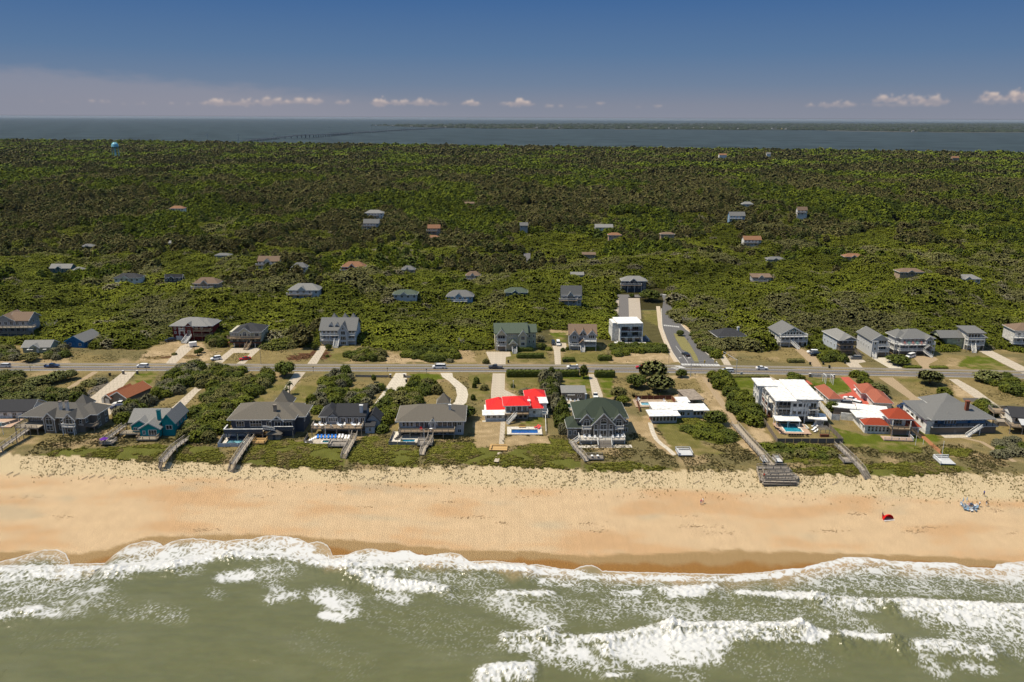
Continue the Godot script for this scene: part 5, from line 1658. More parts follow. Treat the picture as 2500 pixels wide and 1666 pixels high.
	wins("f", 3.4, 15.5, 6, 0.4, 1.6, 1.9, -4.45, 2, 1, w.grey)
	chimney(n - 0.9, -5.6, 5, 8.6, 1.0, w.bluegrey)
	wall(n + 0.4, n + 5, -5.5, -12, -0.3, 3.3, w.grey); gable(n + 0.4, n + 5, -5.5, -12, 3.3, 2.4, w.r_char, "z", w.grey, 0.4)
	wall(n + 0.6, n + 3.6, -2.6, -5.5, -0.3, 2.4, w.bluegrey); shed(n + 0.3, n + 3.9, -2.2, -5.5, 2.4, 3.1, w.r_char); win("f", n + 2.2, 0.6, 0.9, 1.3, -2.6)
	for f in [[1.3, -1.6], [3.2, -1.4], [9.2, -1.5], [13.8, -1.7]]: table(at_house(f[0], 2.7, f[1]), 0.65, w.plasticwhite, "white round table on the upper deck of the grey house", "white furniture on the grey house deck")
	for f in [[0.7, -2.8, 2], [2.2, -2.9, 0], [4.2, -2.6, 5], [6.4, -1.2, 3], [8.3, -2.6, 0.4], [10.3, -2.4, 5.6], [9.9, -0.9, 3.5], [12.9, -2.7, 0.5], [14.9, -2.4, 5.4], [16.2, -1.5, 4.5]]: chair(at_house(f[0], 2.7, f[1]), f[2], w.plasticwhite, "white deck chair on the upper deck of the grey house", "white furniture on the grey house deck")
	# pale grey house with the pyramid turret
	n = house("hip_roof_house", "pale grey house with a brown hip roof, pyramid turret and long deck", 974, 1064, 1131, 1063, 13)
	wall(0, n, -0.5, -13, -0.3, 5.2, w.ltgrey)
	hip(0, n, 0.2, -13, 5.3, 3.3, w.r_brown, 0.9)
	hip(12, 16, -10.5, -14.5, 7.4, 3.0, w.r_brown, 0.3, "turret_roof")
	gable(10, 12.2, 0.7, -4, 4.6, 1.5, w.r_brown, "z", w.ltgrey, 0.3, trim)
	deck(0.2, n - 2.6, 3.2, -0.5, 2.5, w.wood, w.rail, "flr")
	wins("f", 1.6, 4.2, 3, 2.9, 0.9, 1.7, -0.5, 1); wins("f", 6.0, 9.0, 3, 2.7, 1.2, 1.9, -0.5); win("f", 11.1, 3.0, 1.0, 1.6, 0.7); wall(10.1, 12.1, 0.7, -0.5, 2.5, 4.6, w.ltgrey, "bay")
	wins("f", 13.4, 18.2, 4, 2.7, 1.4, 1.9, -0.5); win("f", n - 1.2, 3.2, 1.2, 1.2, -0.5); win("f", n - 1.2, 0.7, 1.2, 1.3, -0.5); wins("f", 1.6, 17, 7, 0.3, 1.8, 1.8, -0.5, 2, 1, w.umber)
	wins("r", -4, -10, 2, 3.1, 1.2, 1.3, n); chimney(16.5, -4.0, 6.0, 9.0, 0.8, w.white)
	chair(at_house(7.4, 2.5, 1.8), 0.3, mat(0.55, 0.02, 0.03, 0.7, ""), "red deck chair on the pale grey house deck")
	chair(at_house(8.8, 2.5, 1.6), -0.3, w.black, "dark deck chair next to the red deck chair")
	table(at_house(10.6, 2.5, 2.2), 0.5, w.plasticwhite, "small white table on the pale grey house deck")
	# white house with the red metal roof
	n = house("red_roof_house", "white house with bright red metal roofs above a blue pool", 1181, 1028, 1338, 1025, 18)
	var seam := mat(0.62, 0.015, 0.014, 0.5, "metal", 3.0)
	wall(0.4, 8.6, 0, -9.5, -0.3, 2.4, w.white); shed(-0.5, 9.2, 1.1, -2.7, 2.25, 2.75, w.r_white)
	wins("f", 1.6, 7.6, 4, 0.9, 1.2, 1.1, 0.0); wall(-0.5, 8.0, 1.2, 0, -0.3, 0.12, w.concwhite, "terrace")
	hip(1.4, 9.4, -2.9, -12.5, 2.9, 2.7, w.r_red, 0.4); wall(1.4, 9.0, -2.9, -12, 2.0, 2.9, w.white)
	wall(7.4, 15.4, -1.4, -9, -0.3, 5.0, w.white); hip(7.2, 15.6, -0.9, -9.5, 5.1, 1.9, w.r_red, 0.5)
	deck(7.2, 15.4, 1.2, -1.4, 2.6, w.wood, w.black, "fr"); wins("f", 8.4, 14.2, 4, 2.8, 1.4, 1.9, -1.4, 2, 1, w.offwhite); wall(10.4, 15.2, -1.35, -1.25, 0, 2.3, w.umber, "porch_screen"); wins("f", 11.2, 14.4, 3, 0.2, 1.3, 2.0, -1.25, 1)
	stairs(Vector3(11.0, 2.6, 1.3), Vector3(7.9, 0, 3.6), 1.0, w.offwhite, trim)
	wall(15.6, 20.6, -2.8, -9, -0.3, 3.2, w.white); hip(15.6, 20.4, -2.8, -11, 3.3, 2.4, w.r_red, 0.5)
	wall(15.4, n, -11, -18, -0.3, 4.2, w.white); hip(15.4, n, -11, -18, 4.3, 2.0, w.r_red, 0.5)
	slab(19.2, n + 0.5, -4.4, -10.8, 4.2, 0.25, w.r_white); wall(20.6, n, -4.6, -10.8, -0.3, 4.2, w.white); slab(14.6, 16.4, -4.2, -6, 5.2, 0.2, w.r_white, "flat_roof")
	win("f", 17.6, 1.2, 1.0, 1.2, -2.8); win("r", -8, 1.2, 1.4, 1.2, n); deck(20.4, n + 0.2, -1.4, -4.6, 1.4, w.offwhite, trim, "flr")
	for k in 7: # raised seams of the metal
		var s := ST()
		bar(s, Vector3(1.6 + k * 1.2, 2.98, -2.6), Vector3(2.9 + k * 0.86, 5.5, -7.4), 0.06, 0.09)
		part(hs, "seam", done(s), seam)
	for k in 7:
		var s := ST()
		bar(s, Vector3(7.6 + k * 1.28, 5.18, -0.5), Vector3(9.6 + k * 0.62, 6.9, -4.8), 0.06, 0.09)
		part(hs, "seam", done(s), seam)
	# grey shingle house with the dark green roof
	n = house("green_roof_house", "tall grey shingle house with a dark green roof and a glazed central gable", 1408, 1074, 1529, 1073, 16)
	wall(0, n, -1.5, -15, -0.3, 7.0, w.shingle)
	hip(0, n, -1.5, -15, 7.1, 4.4, w.r_green, 0.7)
	wall(-2.8, 0, -0.5, -8, -0.3, 4.0, w.shingle); hip(-2.8, 1.5, -0.5, -8.5, 4.1, 1.8, w.r_green, 0.5)
	for b in [[1.2, 5.0, -0.2, 6.6, 2.2], [4.9, 11.7, 1.6, 6.0, 3.6], [11.6, 15.4, -0.2, 6.6, 2.2]]:
		wall(b[0] + 0.2, b[1] - 0.2, b[2], -2, -0.3, b[3], w.shingle, "bay"); gable(b[0], b[1], b[2], -7.5, b[3], b[4], w.r_green, "z", w.shingle, 0.45, trim)
	for xx in [3.1, 13.5]:
		win("f", xx, 4.4, 2.0, 1.7, -0.2, 2, 1, null, true); win("f", xx, 1.9, 2.0, 1.5, -0.2, 2)
		deck(xx - 1.5, xx + 1.5, 1.2, -0.2, 4.1, w.offwhite, trim, "flr", false)
	win("f", 8.3, 1.7, 2.2, 2.2, 1.6, 2); win("f", 8.3, 4.2, 2.2, 1.6, 1.6, 2, 2); win("f", 8.3, 6.0, 2.2, 1.0, 1.6, 1, 1, null, true)
	for xx in [5.9, 10.7]: win("f", xx, 1.7, 1.2, 2.2, 1.6, 1); win("f", xx, 4.2, 1.2, 1.6, 1.6, 1, 2)
	wall(5.0, 11.6, 1.601, 1.66, 4.0, 4.16, trim, "belt_board")
	for yy in [1.9, 4.6]: win("f", 16.0, yy, 1.5, 1.5, -1.5)
	wins("f", -2.2, -0.6, 2, 1.4, 1.1, 1.7, -0.5); wins("r", -4, -12, 3, 4.6, 1.2, 1.5, n); wins("r", -4, -12, 3, 1.6, 1.2, 1.5, n)
	deck(0.4, n - 1.0, 4.2, -0.2, 1.5, w.concwhite, trim, "flr", true); wall(0.6, n - 1.2, 3.9, -0.2, -0.2, 1.2, w.shingle, "base_wall")
	stairs(Vector3(8.3, 1.5, 4.3), Vector3(8.3, 0, 6.6), 4.4, w.oldwood, trim); stairs(Vector3(0.3, 1.5, 3.2), Vector3(-2.2, 0, 4.0), 1.1, w.concwhite, trim)
	for f in [[2.2, 2.4, 0.3], [3.8, 2.6, 0], [5.4, 3.0, -0.3], [7.3, 2.8, 0.2], [11.2, 3.0, 0], [12.8, 2.6, -0.4], [14.4, 2.4, 0.4]]: chair(at_house(f[0], 1.5, f[1]), f[2], w.plasticwhite, "white chair on the front deck of the green roofed house", "white chairs on the green roof house deck")
	chimney(4.0, -11, 8, 11.6, 0.5, w.steel)
	wall(-3.5, n + 0.8, 4.6, 6.8, -0.2, 0.04, w.concwhite, "terrace")
	# pool cabana of that lot
	n = house("pool_cabana", "small cabana with a pale grey metal roof beside the kidney pool", 1373, 976, 1428, 976, 6, "cabana")
	wall(0, n, 0, -5.5, -0.2, 2.6, w.shingle); shed(-0.5, n + 0.5, 0.6, -6, 2.6, 3.3, w.r_ltgrey); wins("f", 2, n - 2, 2, 0.9, 1.6, 1.1, 0.0); slab(1.8, 4.6, 0.9, 0, 2.0, 0.08, w.r_white, "awning")
	# low house with white flat roofs
	n = house("flat_roof_house", "low grey beach house with stepped white flat roofs and a glazed porch", 1590, 1034, 1654, 1033, 12)
	wall(0.3, n - 0.3, 0, -5, -0.2, 0.7, w.grey, "base_wall"); wall(0.3, n - 0.3, -0.5, -5, 0.7, 2.6, w.umber, "porch_room"); wins("f", 0.9, n - 0.9, 7, 0.7, 1.05, 1.8, -0.02, 1)
	slab(-0.9, n + 0.8, 0.9, -5.4, 2.65, 0.3, w.r_white); slab(1.5, 8.4, -5.42, -12.5, 2.85, 0.3, w.r_white); wall(2, 8, -5, -12, -0.2, 2.8, w.grey)
	wall(7.5, 19.4, -4.6, -10, -0.2, 2.7, w.bluegrey); slab(8.42, 15.4, -3.9, -11.5, 2.95, 0.3, w.r_white); slab(15.42, 21, -3.4, -10.4, 2.8, 0.3, w.r_white); slab(12, 16.5, -11.52, -17, 3.0, 0.3, w.r_white); wall(12.5, 16, -11, -16, -0.2, 2.95, w.grey)
	win("f", 11.5, 0.9, 2.4, 1.4, -4.6, 3); win("f", 14.0, 0.9, 1.0, 1.2, -4.6, 1); wins("f", 16.2, 18.8, 3, 0.9, 1.1, 1.4, -4.6, 1); door("l", -3.5, 0, 0.9, 2.0, 0.3, mat(0.5, 0.06, 0.04))
	n = house("carport", "low carport with a flat grey roof behind the white flat roofs", 1694, 992, 1716, 991, 9, "carport")
	slab(-2.6, n + 0.4, 0.5, -11, 2.4, 0.25, mat(0.30, 0.25, 0.20)); wall(-2.2, -0.4, 0, -10.5, -0.2, 2.4, w.umber)
	for q in [[n, 0.2], [n, -5.0], [n, -10.4]]: wall(q[0] - 0.1, q[0] + 0.1, q[1] - 0.1, q[1] + 0.1, -0.2, 2.4, w.offwhite, "post")
	# large white modern house
	n = house("white_modern_house", "three storey white modern house with flat white roofs above a turquoise pool", 1893, 1033, 1994, 1035, 21)
	wall(4.9, n, 0, -20, 2.6, 8.0, w.white); wall(5.2, n - 4, -3, -20, -0.3, 2.6, w.umber, "storage_wall"); wall(n - 3.2, n, -2, -20, -0.3, 2.6, w.white)
	wall(0.4, 4.9, -4, -20, -0.3, 8.0, w.white); slab(-1.0, 6.2, 1.2, -21, 8.1, 0.35, w.r_white); slab(6.22, n + 1.2, 0.6, -21, 8.5, 0.38, w.r_white); slab(-3.4, 3.6, -13, -22, 8.52, 0.35, w.r_white)
	wall(-2.6, 0.4, -13.6, -21, -0.3, 8.2, w.white)
	for yy in [2.7, 5.4]:
		deck(-0.2, 4.9, 0.4, -4, yy, w.offwhite, w.rail, "fl", false); wall(0.5, 4.8, -0.2, -0.28, yy, yy + 2.4, w.umber, "screen"); win("f", 2.7, yy + 0.1, 4.2, 2.3, -0.2, 3, 1)
		wins("f", 6.0, 9.6, 3, yy + 0.5, 1.4, 1.3, 0.0, 1); win("f", 12.2, yy + 0.1, 2.0, 2.0, 0.0)
		deck(10.8, n + 0.1, 1.4, 0, yy, w.offwhite, w.black, "flr", false)
		wall(-1.6, 0.4, -5, -13, yy - 0.25, yy, w.offwhite, "gallery")
		railing(Vector3(-1.5, yy, -5), Vector3(-1.5, yy, -13), w.offwhite)
		wins("l", -6, -12, 4, yy + 0.1, 1.2, 2.0, 0.4); wins("l", -15, -20, 3, yy + 0.3, 1.2, 1.7, -2.6)
	wins("f", 6.0, 11.6, 5, 8.15, 1.0, 0.28, 0.02, 1)
	for q in [[-0.6, 0.6], [4.6, 0.6], [9.6, 0.2], [n - 0.3, 0.8], [-1.5, -5.2], [-1.5, -9], [-1.5, -13]]: wall(q[0] - 0.18, q[0] + 0.18, q[1] - 0.18, q[1] + 0.18, -0.3, 8.0, w.white, "column")
	shed(-1.2, 7.2, 4.4, 0.6, 2.3, 2.8, w.r_white, 0.18, "awning_roof")
	for xx in [-0.8, 3.0, 6.8]: wall(xx - 0.12, xx + 0.12, 4.1, 3.86, -0.2, 2.25, w.white, "post")
	stairs(Vector3(-1.0, 5.4, -13.2), Vector3(-1.0, 2.7, -9.2), 1.0, w.redwood, w.redwood); stairs(Vector3(-1.0, 2.7, -9), Vector3(-1.0, 0, -4.8), 1.0, w.redwood, w.redwood)
	n = house("pool_house", "small white pool house with a flat white roof beside the turquoise pool", 1989, 1041, 2010, 1043, 5, "pool house")
	wall(0, n, 0, -4.4, -0.2, 2.5, w.white); slab(-2.4, n + 1.0, 1.0, -5.4, 2.6, 0.3, w.r_white); door("f", n * 0.5, 0, 1.4, 2.0, 0.0, w.grey); win("f", n * 0.82, 1.0, 0.6, 0.9, 0.0, 1)
	# white villa with brick red roofs
	n = house("red_tile_villa", "white villa with brick red hip roofs and a central balcony tower", 2109, 1058, 2242, 1063, 12)
	wall(0.2, 8.2, 0, -6, -0.3, 3.0, w.white); hip(0.2, 7.4, 0, -4.2, 3.1, 1.7, w.r_brick, 0.5)
	wins("f", 1.5, 7.4, 6, 0.7, 0.85, 1.9, 0.0, 1, 2); wall(0.1, 8.2, -4.4, -11, -0.3, 3.4, w.white); slab(-1.2, n + 0.6, -4.7, -12, 3.42, 0.3, w.r_white, "flat_roof")
	wall(8.2, 13.0, -0.5, -6, -0.3, 6.0, w.white, "tower"); hip(7.0, 14.6, 1.0, -6.4, 5.9, 2.5, w.r_brick, 0.4, "tower_roof")
	deck(7.4, 13.6, 3.2, -0.5, 3.0, w.wood, w.wood, "flr"); win("f", 10.4, 3.1, 3.0, 2.2, -0.5, 3); wall(7.9, 13.2, 1.0, 0.95, 0.2, 2.6, w.umber, "screen")
	for q in [7.7, 13.3]: wall(q - 0.15, q + 0.15, 3.05, 2.75, -0.2, 5.8, w.white, "column")
	stairs(Vector3(13.7, 3.0, 2.0), Vector3(17.0, 0, 2.8), 1.0, w.wood, w.wood)
	wall(13.0, n, 0.2, -6, -0.3, 3.0, w.white); hip(13.2, n, 0.2, -4.2, 3.1, 1.7, w.r_brick, 0.5); wins("f", 14.2, n - 0.9, 4, 0.4, 0.9, 2.2, 0.2, 2, 3)
	wins("l", -1.5, -5, 2, 1.0, 1.2, 1.3, 0.2); deck(4.4, 13.6, 6.2, 2.6, 0.35, w.patio, trim, "fr", false)
	n = house("garden_wing", "flat white roofed wing joining the villa to its garden wall", 2052, 1025, 2108, 1031, 8, "house wing")
	wall(0, n, 0, -0.3, -0.2, 2.6, w.white, "garden_wall"); slab(-2.6, n * 0.7, -4, -9, 2.8, 0.25, w.r_white); wall(-2, n * 0.65, -4.4, -8.6, -0.2, 2.75, w.umber); slab(n * 0.72, n + 8, -3, -9, 3.2, 0.25, w.r_white); wall(n * 0.76, n + 7.6, -3.4, -8.6, -0.2, 3.15, w.white); door("f", -1.0, 0, 0.9, 2.0, 0.02, w.redwood)
	n = house("red_cottage", "low cottage with a red hip roof beside the parked cars", 2024, 992, 2052, 992, 13, "cottage")
	wall(0, n, 0, -13, -0.3, 2.8, w.white); hip(0, n, 0, -13, 2.9, 1.9, w.r_clay, 0.5); wins("l", -2, -10, 4, 1.0, 1.2, 1.1, 0.0); win("f", n * 0.5, 1.0, 1.2, 1.1, 0.0)
	n = house("long_red_cottage", "longer cottage with a red tiled roof beside the red brick drive", 2136, 1002, 2176, 1004, 19, "cottage")
	wall(0, n, 0, -12, -0.3, 2.9, w.white); wall(-1.5, n - 1.5, -12, -19, -0.3, 2.9, w.white); hip(-0.2, n, 0, -13, 3.0, 1.8, w.r_clay, 0.5); hip(-1.8, n - 1.2, -10, -19, 3.0, 2.1, w.r_clay, 0.5); wins("l", -2, -10, 3, 1.0, 1.1, 1.1, 0.0); wins("l", -13, -18, 3, 1.0, 1.1, 1.1, -1.5)
	# blue house with the slate grey roof
	n = house("blue_house", "blue house with a wide slate grey roof on a dark base storey", 2272, 1061, 2431, 1058, 14)
	wall(0, n, -0.2, -14, -0.3, 2.6, w.brown, "base_wall"); wall(1.0, n - 2.6, -2.4, -14, 2.6, 5.2, w.paleblue); wall(-1.6, 1.0, -0.4, -15, -0.3, 5.0, w.white)
	deck(0, n + 0.2, 0.6, -2.4, 2.75, w.ltgrey, w.black, "fr", false); hip(0, n - 1.6, -0.2, -14, 5.3, 3.2, w.r_grey, 0.7); hip(6.5, 17.5, -7, -19, 6.0, 3.6, w.r_grey, 0.6); shed(-2.4, 5.0, -0.2, -15, 4.9, 6.3, w.r_grey)
	wall(4.6, 8.8, -0.9, -2.4, 2.75, 5.1, w.paleblue, "bay"); hip(4.2, 9.2, -0.3, -5, 5.2, 1.6, w.r_grey, 0.4); wins("f", 5.2, 8.3, 4, 3.2, 0.8, 1.6, -0.9, 1)
	win("f", 2.2, 2.9, 2.2, 1.9, -2.4, 2, 1, w.umber); wins("f", 10.0, 12.6, 4, 3.6, 0.7, 1.0, -2.4, 1); door("f", 14.2, 2.75, 0.9, 2.0, -2.4, w.blue); wins("f", 15.6, 19.2, 6, 3.5, 0.6, 1.2, -2.4, 1); wins("l", -3, -12, 4, 3.0, 1.4, 1.1, -1.6, 2, 1, w.umber)
	door("f", 8.4, 0, 0.9, 2.0, -0.2, w.umber); chimney(13.4, -3.6, 6.6, 10.0, 1.1, w.brick, w.brick)
	stairs(Vector3(16.2, 2.75, 1.0), Vector3(10.8, 0, 2.4), 1.0, w.plasticwhite, trim); wall(15.6, 16.8, 0.6, 1.6, 2.6, 2.75, w.ltgrey, "landing"); wall(15.7, 15.85, 1.5, 1.35, -0.2, 2.6, w.plasticwhite, "post"); wall(3, 12, 0.0, 3.4, -0.2, 0.05, w.conc, "terrace")
	# house at the frame edge with timber decks
	n = house("timber_deck_house", "grey house with a dark roof and tall timber decks", 2470, 1055, 2580, 1062, 10)
	wall(0.5, n, -2, -10, 2.4, 5.0, w.white); gable(0, n, -1, -10, 5.0, 2.0, w.r_char, "x", w.white, 0.5); deck(-1.6, n, 2.2, -2, 2.6, w.wood, w.oldwood, "fl"); deck(-3.0, 3.5, -8, -13, 3.6, w.wood, w.oldwood, "flb"); shed(1.5, n, 2.6, -1, 3.4, 4.6, w.ltgrey); wins("f", 2, 8, 3, 2.9, 1.5, 1.6, -2.0); wall(-2.4, 0.4, -5, -8, -0.2, 1.6, w.oldwood, "bin_store")
	# terracotta garage
	n = house("terracotta_garage", "small brown garage with a terracotta tile roof at the gravel drive", 272, 985, 311, 990, 12, "garage")
	wall(0, n, 0, -12, -0.3, 2.9, w.brown); gable(0, n, 0, -12, 2.9, 1.9, w.r_terra, "z", w.brown, 0.5, trim); wall(-2.6, 0, 0.6, -4, -0.3, 2.2, w.brown); gable(-2.8, 0.6, 0.6, -5, 2.2, 1.2, w.r_terra, "z", w.brown, 0.4, trim); for k in 2: gable(-2.4 - k * 0.2, 0.4, -5.2 - k * 3.2, -7.6 - k * 3.2, 2.4, 1.3, w.r_terra, "z", w.brown, 0.3)
	win("f", n * 0.62, 0.8, 1.3, 1.4, 0.0); door("f", -1.2, 0, 1.8, 1.9, 0.6, w.offwhite, "garage_door"); wall(-3.6, -2.6, 0.8, 0.6, -0.2, 2.0, w.offwhite, "post")

func road_row() -> void:
	var w := W_
	var n: float
	n = house("deck_house", "weathered grey house with a brown gable roof and two deck storeys", -12, 826, 66, 826, 12)
	wall(0, n, -2, -12, 0, 8.0, w.grey); gable(0, n * 0.62, -1.6, -12, 8.0, 2.6, w.r_tan, "z", w.grey, 0.5, trim); gable(n * 0.45, n + 0.5, -2, -12, 8.0, 2.8, w.r_tan, "x", w.grey, 0.5, trim); deck(-1, n + 4, 1.4, -2, 5.4, w.rail, w.oldwood, "flr"); deck(-1, n + 2, 1.0, -2, 2.7, w.rail, w.oldwood, "flr"); wins("f", 2, n - 2, 5, 5.7, 1.5, 1.8, -2.0); wins("f", 2, n - 2, 5, 2.9, 1.5, 1.8, -2.0, 2, 1, w.grey); wins("r", -4, -10, 3, 5.8, 1.2, 1.5, n)
	n = house("pale_bungalow", "small pale green bungalow with a light grey gable roof", 56, 862, 122, 861, 8)
	wall(0, n, 0, -8, -0.2, 2.5, w.palegreen); gable(0, n, 0, -8, 2.5, 2.0, w.r_ltgrey, "x", w.palegreen, 0.5, trim); gable(3.2, 7.4, 0.6, -4, 2.4, 1.4, w.r_ltgrey, "z", w.palegreen, 0.4, trim); slab(2.4, 5.0, 1.6, 0.1, 1.7, 0.1, w.r_white, "awning"); slab(9.0, 10.4, 1.4, 0.1, 1.7, 0.1, w.r_white, "awning"); door("f", 6.2, 0, 0.9, 1.9, 0.0, trim); win("f", 3.6, 0.7, 1.5, 1.0, 0.0); win("f", 9.6, 0.7, 1.0, 1.0, 0.0)
	n = house("blue_cottage", "blue cottage with a long grey gable roof among the shrubs", 162, 848, 206, 850, 12, "cottage")
	wall(0, n, 0, -12, -0.3, 2.9, w.blue); gable(0, n, 0, -12, 2.9, 2.4, w.r_grey, "z", w.blue, 0.6, mat(0.05, 0.25, 0.5)); wins("f", 2, n - 2, 2, 0.9, 1.3, 1.2, 0.0); wins("r", -3, -9, 3, 0.9, 1.2, 1.2, n)
	n = house("red_house", "dark red three storey house with a light grey hip roof", 423, 831, 498, 832, 12)
	wall(0, n, -0.4, -12, -0.3, 6.9, w.red); wall(n, n + 3.4, -2, -11, 2.4, 6.6, w.red); hip(0, n + 1.5, -0.2, -12, 7.0, 2.6, w.r_ltgrey, 0.9); hip(n - 4, n + 3.6, -1.6, -11, 6.8, 2.2, w.r_ltgrey, 0.7); gable(6.2, 10, 0.6, -5, 6.4, 1.9, w.r_ltgrey, "z", w.red, 0.5); wall(6.4, 9.8, 0.6, -0.4, 2.4, 6.4, w.red, "bay")
	win("f", 8.1, 2.6, 1.4, 2.2, 0.6); win("f", 8.1, 5.0, 1.8, 1.2, 0.6, 2, 1, w.red); wins("f", 1.2, 5.2, 3, 5.0, 1.0, 1.3, -0.4); wins("f", 1.2, 5.2, 3, 2.9, 1.0, 1.3, -0.4); door("f", 2.8, 0, 3.0, 1.9, -0.4, trim, "garage_door"); wins("f", 11.2, 13.6, 2, 5.0, 1.1, 1.4, -0.4); deck(3.4, 6.2, 1.0, -0.4, 4.8, w.offwhite, trim, "flr"); deck(10, n + 3.6, 1.0, -2, 4.8, w.wood, w.wood, "fr"); deck(10, n + 3.6, 1.0, -2, 2.4, w.wood, w.wood, "fr"); stairs(Vector3(8.1, 2.4, 0.8), Vector3(7.2, 0, 5.4), 2.4, w.ltgrey, trim)
	n = house("piling_house", "cream house with a dark roof raised on dark pilings over parking", 560, 848, 638, 848, 12)
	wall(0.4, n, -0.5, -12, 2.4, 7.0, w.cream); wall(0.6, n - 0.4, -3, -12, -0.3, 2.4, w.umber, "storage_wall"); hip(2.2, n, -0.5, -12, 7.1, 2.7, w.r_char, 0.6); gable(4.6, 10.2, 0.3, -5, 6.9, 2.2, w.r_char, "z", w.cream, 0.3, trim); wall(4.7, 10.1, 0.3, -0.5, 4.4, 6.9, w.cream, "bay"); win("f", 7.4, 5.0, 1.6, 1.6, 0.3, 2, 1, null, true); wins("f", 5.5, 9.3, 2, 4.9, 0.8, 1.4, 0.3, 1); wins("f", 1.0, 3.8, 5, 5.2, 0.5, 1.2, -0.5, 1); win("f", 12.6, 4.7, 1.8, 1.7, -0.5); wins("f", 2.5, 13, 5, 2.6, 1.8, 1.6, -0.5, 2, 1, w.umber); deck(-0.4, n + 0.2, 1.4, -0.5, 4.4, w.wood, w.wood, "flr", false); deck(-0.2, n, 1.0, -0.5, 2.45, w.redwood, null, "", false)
	for k in 7: wall(k * 2.35 - 0.02, k * 2.35 + 0.28, 0.9, 0.62, -0.2, 2.2, w.offwhite if k % 2 else w.redwood, "piling")
	stairs(Vector3(9.6, 2.45, 1.0), Vector3(8.6, 0, 4.8), 1.8, w.wood, w.wood); wins("r", -3, -10, 3, 5.0, 1.1, 1.4, n)
	n = house("porch_house", "large blue-grey house with white porches and a row of roof peaks", 784, 843, 868, 843, 14)
	wall(0, n, -1.2, -14, -0.3, 7.0, w.bluegrey); gable(0, n, -0.6, -14, 7.0, 4.0, w.r_grey, "x", w.bluegrey, 0.7, w.r_grey); gable(8.2, 12.4, 0.6, -6, 6.8, 3.2, w.r_grey, "z", w.bluegrey, 0.4, trim); wall(8.4, 12.2, 0.6, -1.2, -0.3, 6.8, w.bluegrey, "bay"); win("f", 10.3, 5.0, 2.0, 1.8, 0.6); win("f", 10.3, 7.3, 0.8, 1.1, 0.6, 1); win("f", 10.3, 2.5, 2.4, 1.9, 0.6, 3); win("f", 10.3, 0.3, 2.4, 1.6, 0.6, 3)
	for yy in [2.4, 4.8]: deck(-0.2, 8.3, 0.9, -1.2, yy, w.white, trim, "fl", true); deck(12.3, n + 0.1, 0.9, -1.2, yy, w.white, trim, "fr", true); wins("f", 1.4, 7.0, 4, yy + 0.1, 1.2, 1.8, -1.2); wins("f", 13.2, n - 1, 2, yy + 0.1, 1.2, 1.8, -1.2); wins("r", -3, -12, 4, yy + 0.4, 1.1, 1.4, n)
	for k in [4.6, 9.6, 13.4]: hip(k - 1.8, k + 1.8, -8, -12, 9.4, 3.4, w.r_grey, 0.2, "roof_peak")
	for k in [4.4, 7.2]: gable(k - 0.8, k + 0.8, -2.2, -6, 8.6, 1.0, w.r_grey, "z", w.bluegrey, 0.2, trim)
	door("f", 2.2, 0, 3.0, 2.0, -1.15, trim, "garage_door"); door("f", 5.6, 0, 2.6, 2.0, -1.15, trim, "garage_door"); stairs(Vector3(7.4, 2.4, 0.9), Vector3(7.4, 0, 4.8), 2.2, w.ltgrey, trim)
	n = house("cream_green_house", "cream house with a sage green gable roof and stacked balconies", 1209, 857, 1287, 856, 12)
	wall(0, n, -0.6, -12, -0.3, 8.0, w.cream); wall(n, n + 4.2, -3.5, -12, -0.3, 7.4, w.palegreen); gable(0, n, -0.6, -12, 8.0, 3.0, w.r_sage, "x", w.cream, 0.5, w.r_sage); gable(n, n + 4.4, -3.5, -12, 7.4, 2.6, w.r_sage, "x", w.palegreen, 0.3); gable(0.6, 5.0, 0.8, -6, 7.4, 2.6, w.r_sage, "z", w.cream, 0.4, trim); gable(10.6, 14.0, 0.6, -6, 7.2, 2.2, w.r_sage, "z", w.cream, 0.4, trim); wall(10.8, 13.8, 0.6, -0.6, -0.3, 7.2, w.cream, "bay")
	wall(0.7, 1.0, 0.8, 0.5, -0.2, 7.3, trim, "column"); wall(4.6, 4.9, 0.8, 0.5, -0.2, 7.3, trim, "column"); win("f", 2.8, 5.2, 3.2, 1.6, -0.6, 3, 1, null, true); win("f", 2.8, 2.9, 2.8, 1.4, -0.6, 3); door("f", 2.8, 0, 3.2, 2.1, -0.55, w.umber, "garage_door"); for yy in [2.6, 4.9]: deck(0.6, 5.0, 1.2, -0.6, yy, w.white, trim, "flr", false)
	wins("f", 6.2, 9.4, 4, 6.6, 0.55, 0.6, -0.6, 1); wins("f", 6.2, 9.4, 4, 5.2, 0.55, 0.6, -0.6, 1); gable(6.2, 9.6, 2.2, -0.6, 3.6, 1.7, w.r_sage, "z", w.cream, 0.3, trim); win("f", 8.0, 2.4, 1.6, 1.4, -0.6); win("f", 12.3, 5.0, 1.7, 1.8, 0.6); win("f", 12.3, 2.4, 1.7, 1.6, 0.6); stairs(Vector3(8.4, 2.0, 2.0), Vector3(8.4, 0, 5.0), 2.0, w.ltgrey, trim); wins("f", n + 1.2, n + 3.2, 2, 5.0, 0.8, 1.4, -3.5, 1); wins("f", n + 1.2, n + 3.2, 2, 2.4, 0.8, 1.4, -3.5, 1)
	n = house("tan_roof_house", "grey house with a tan shingle roof and a corner balcony", 1389, 853, 1455, 854, 12)
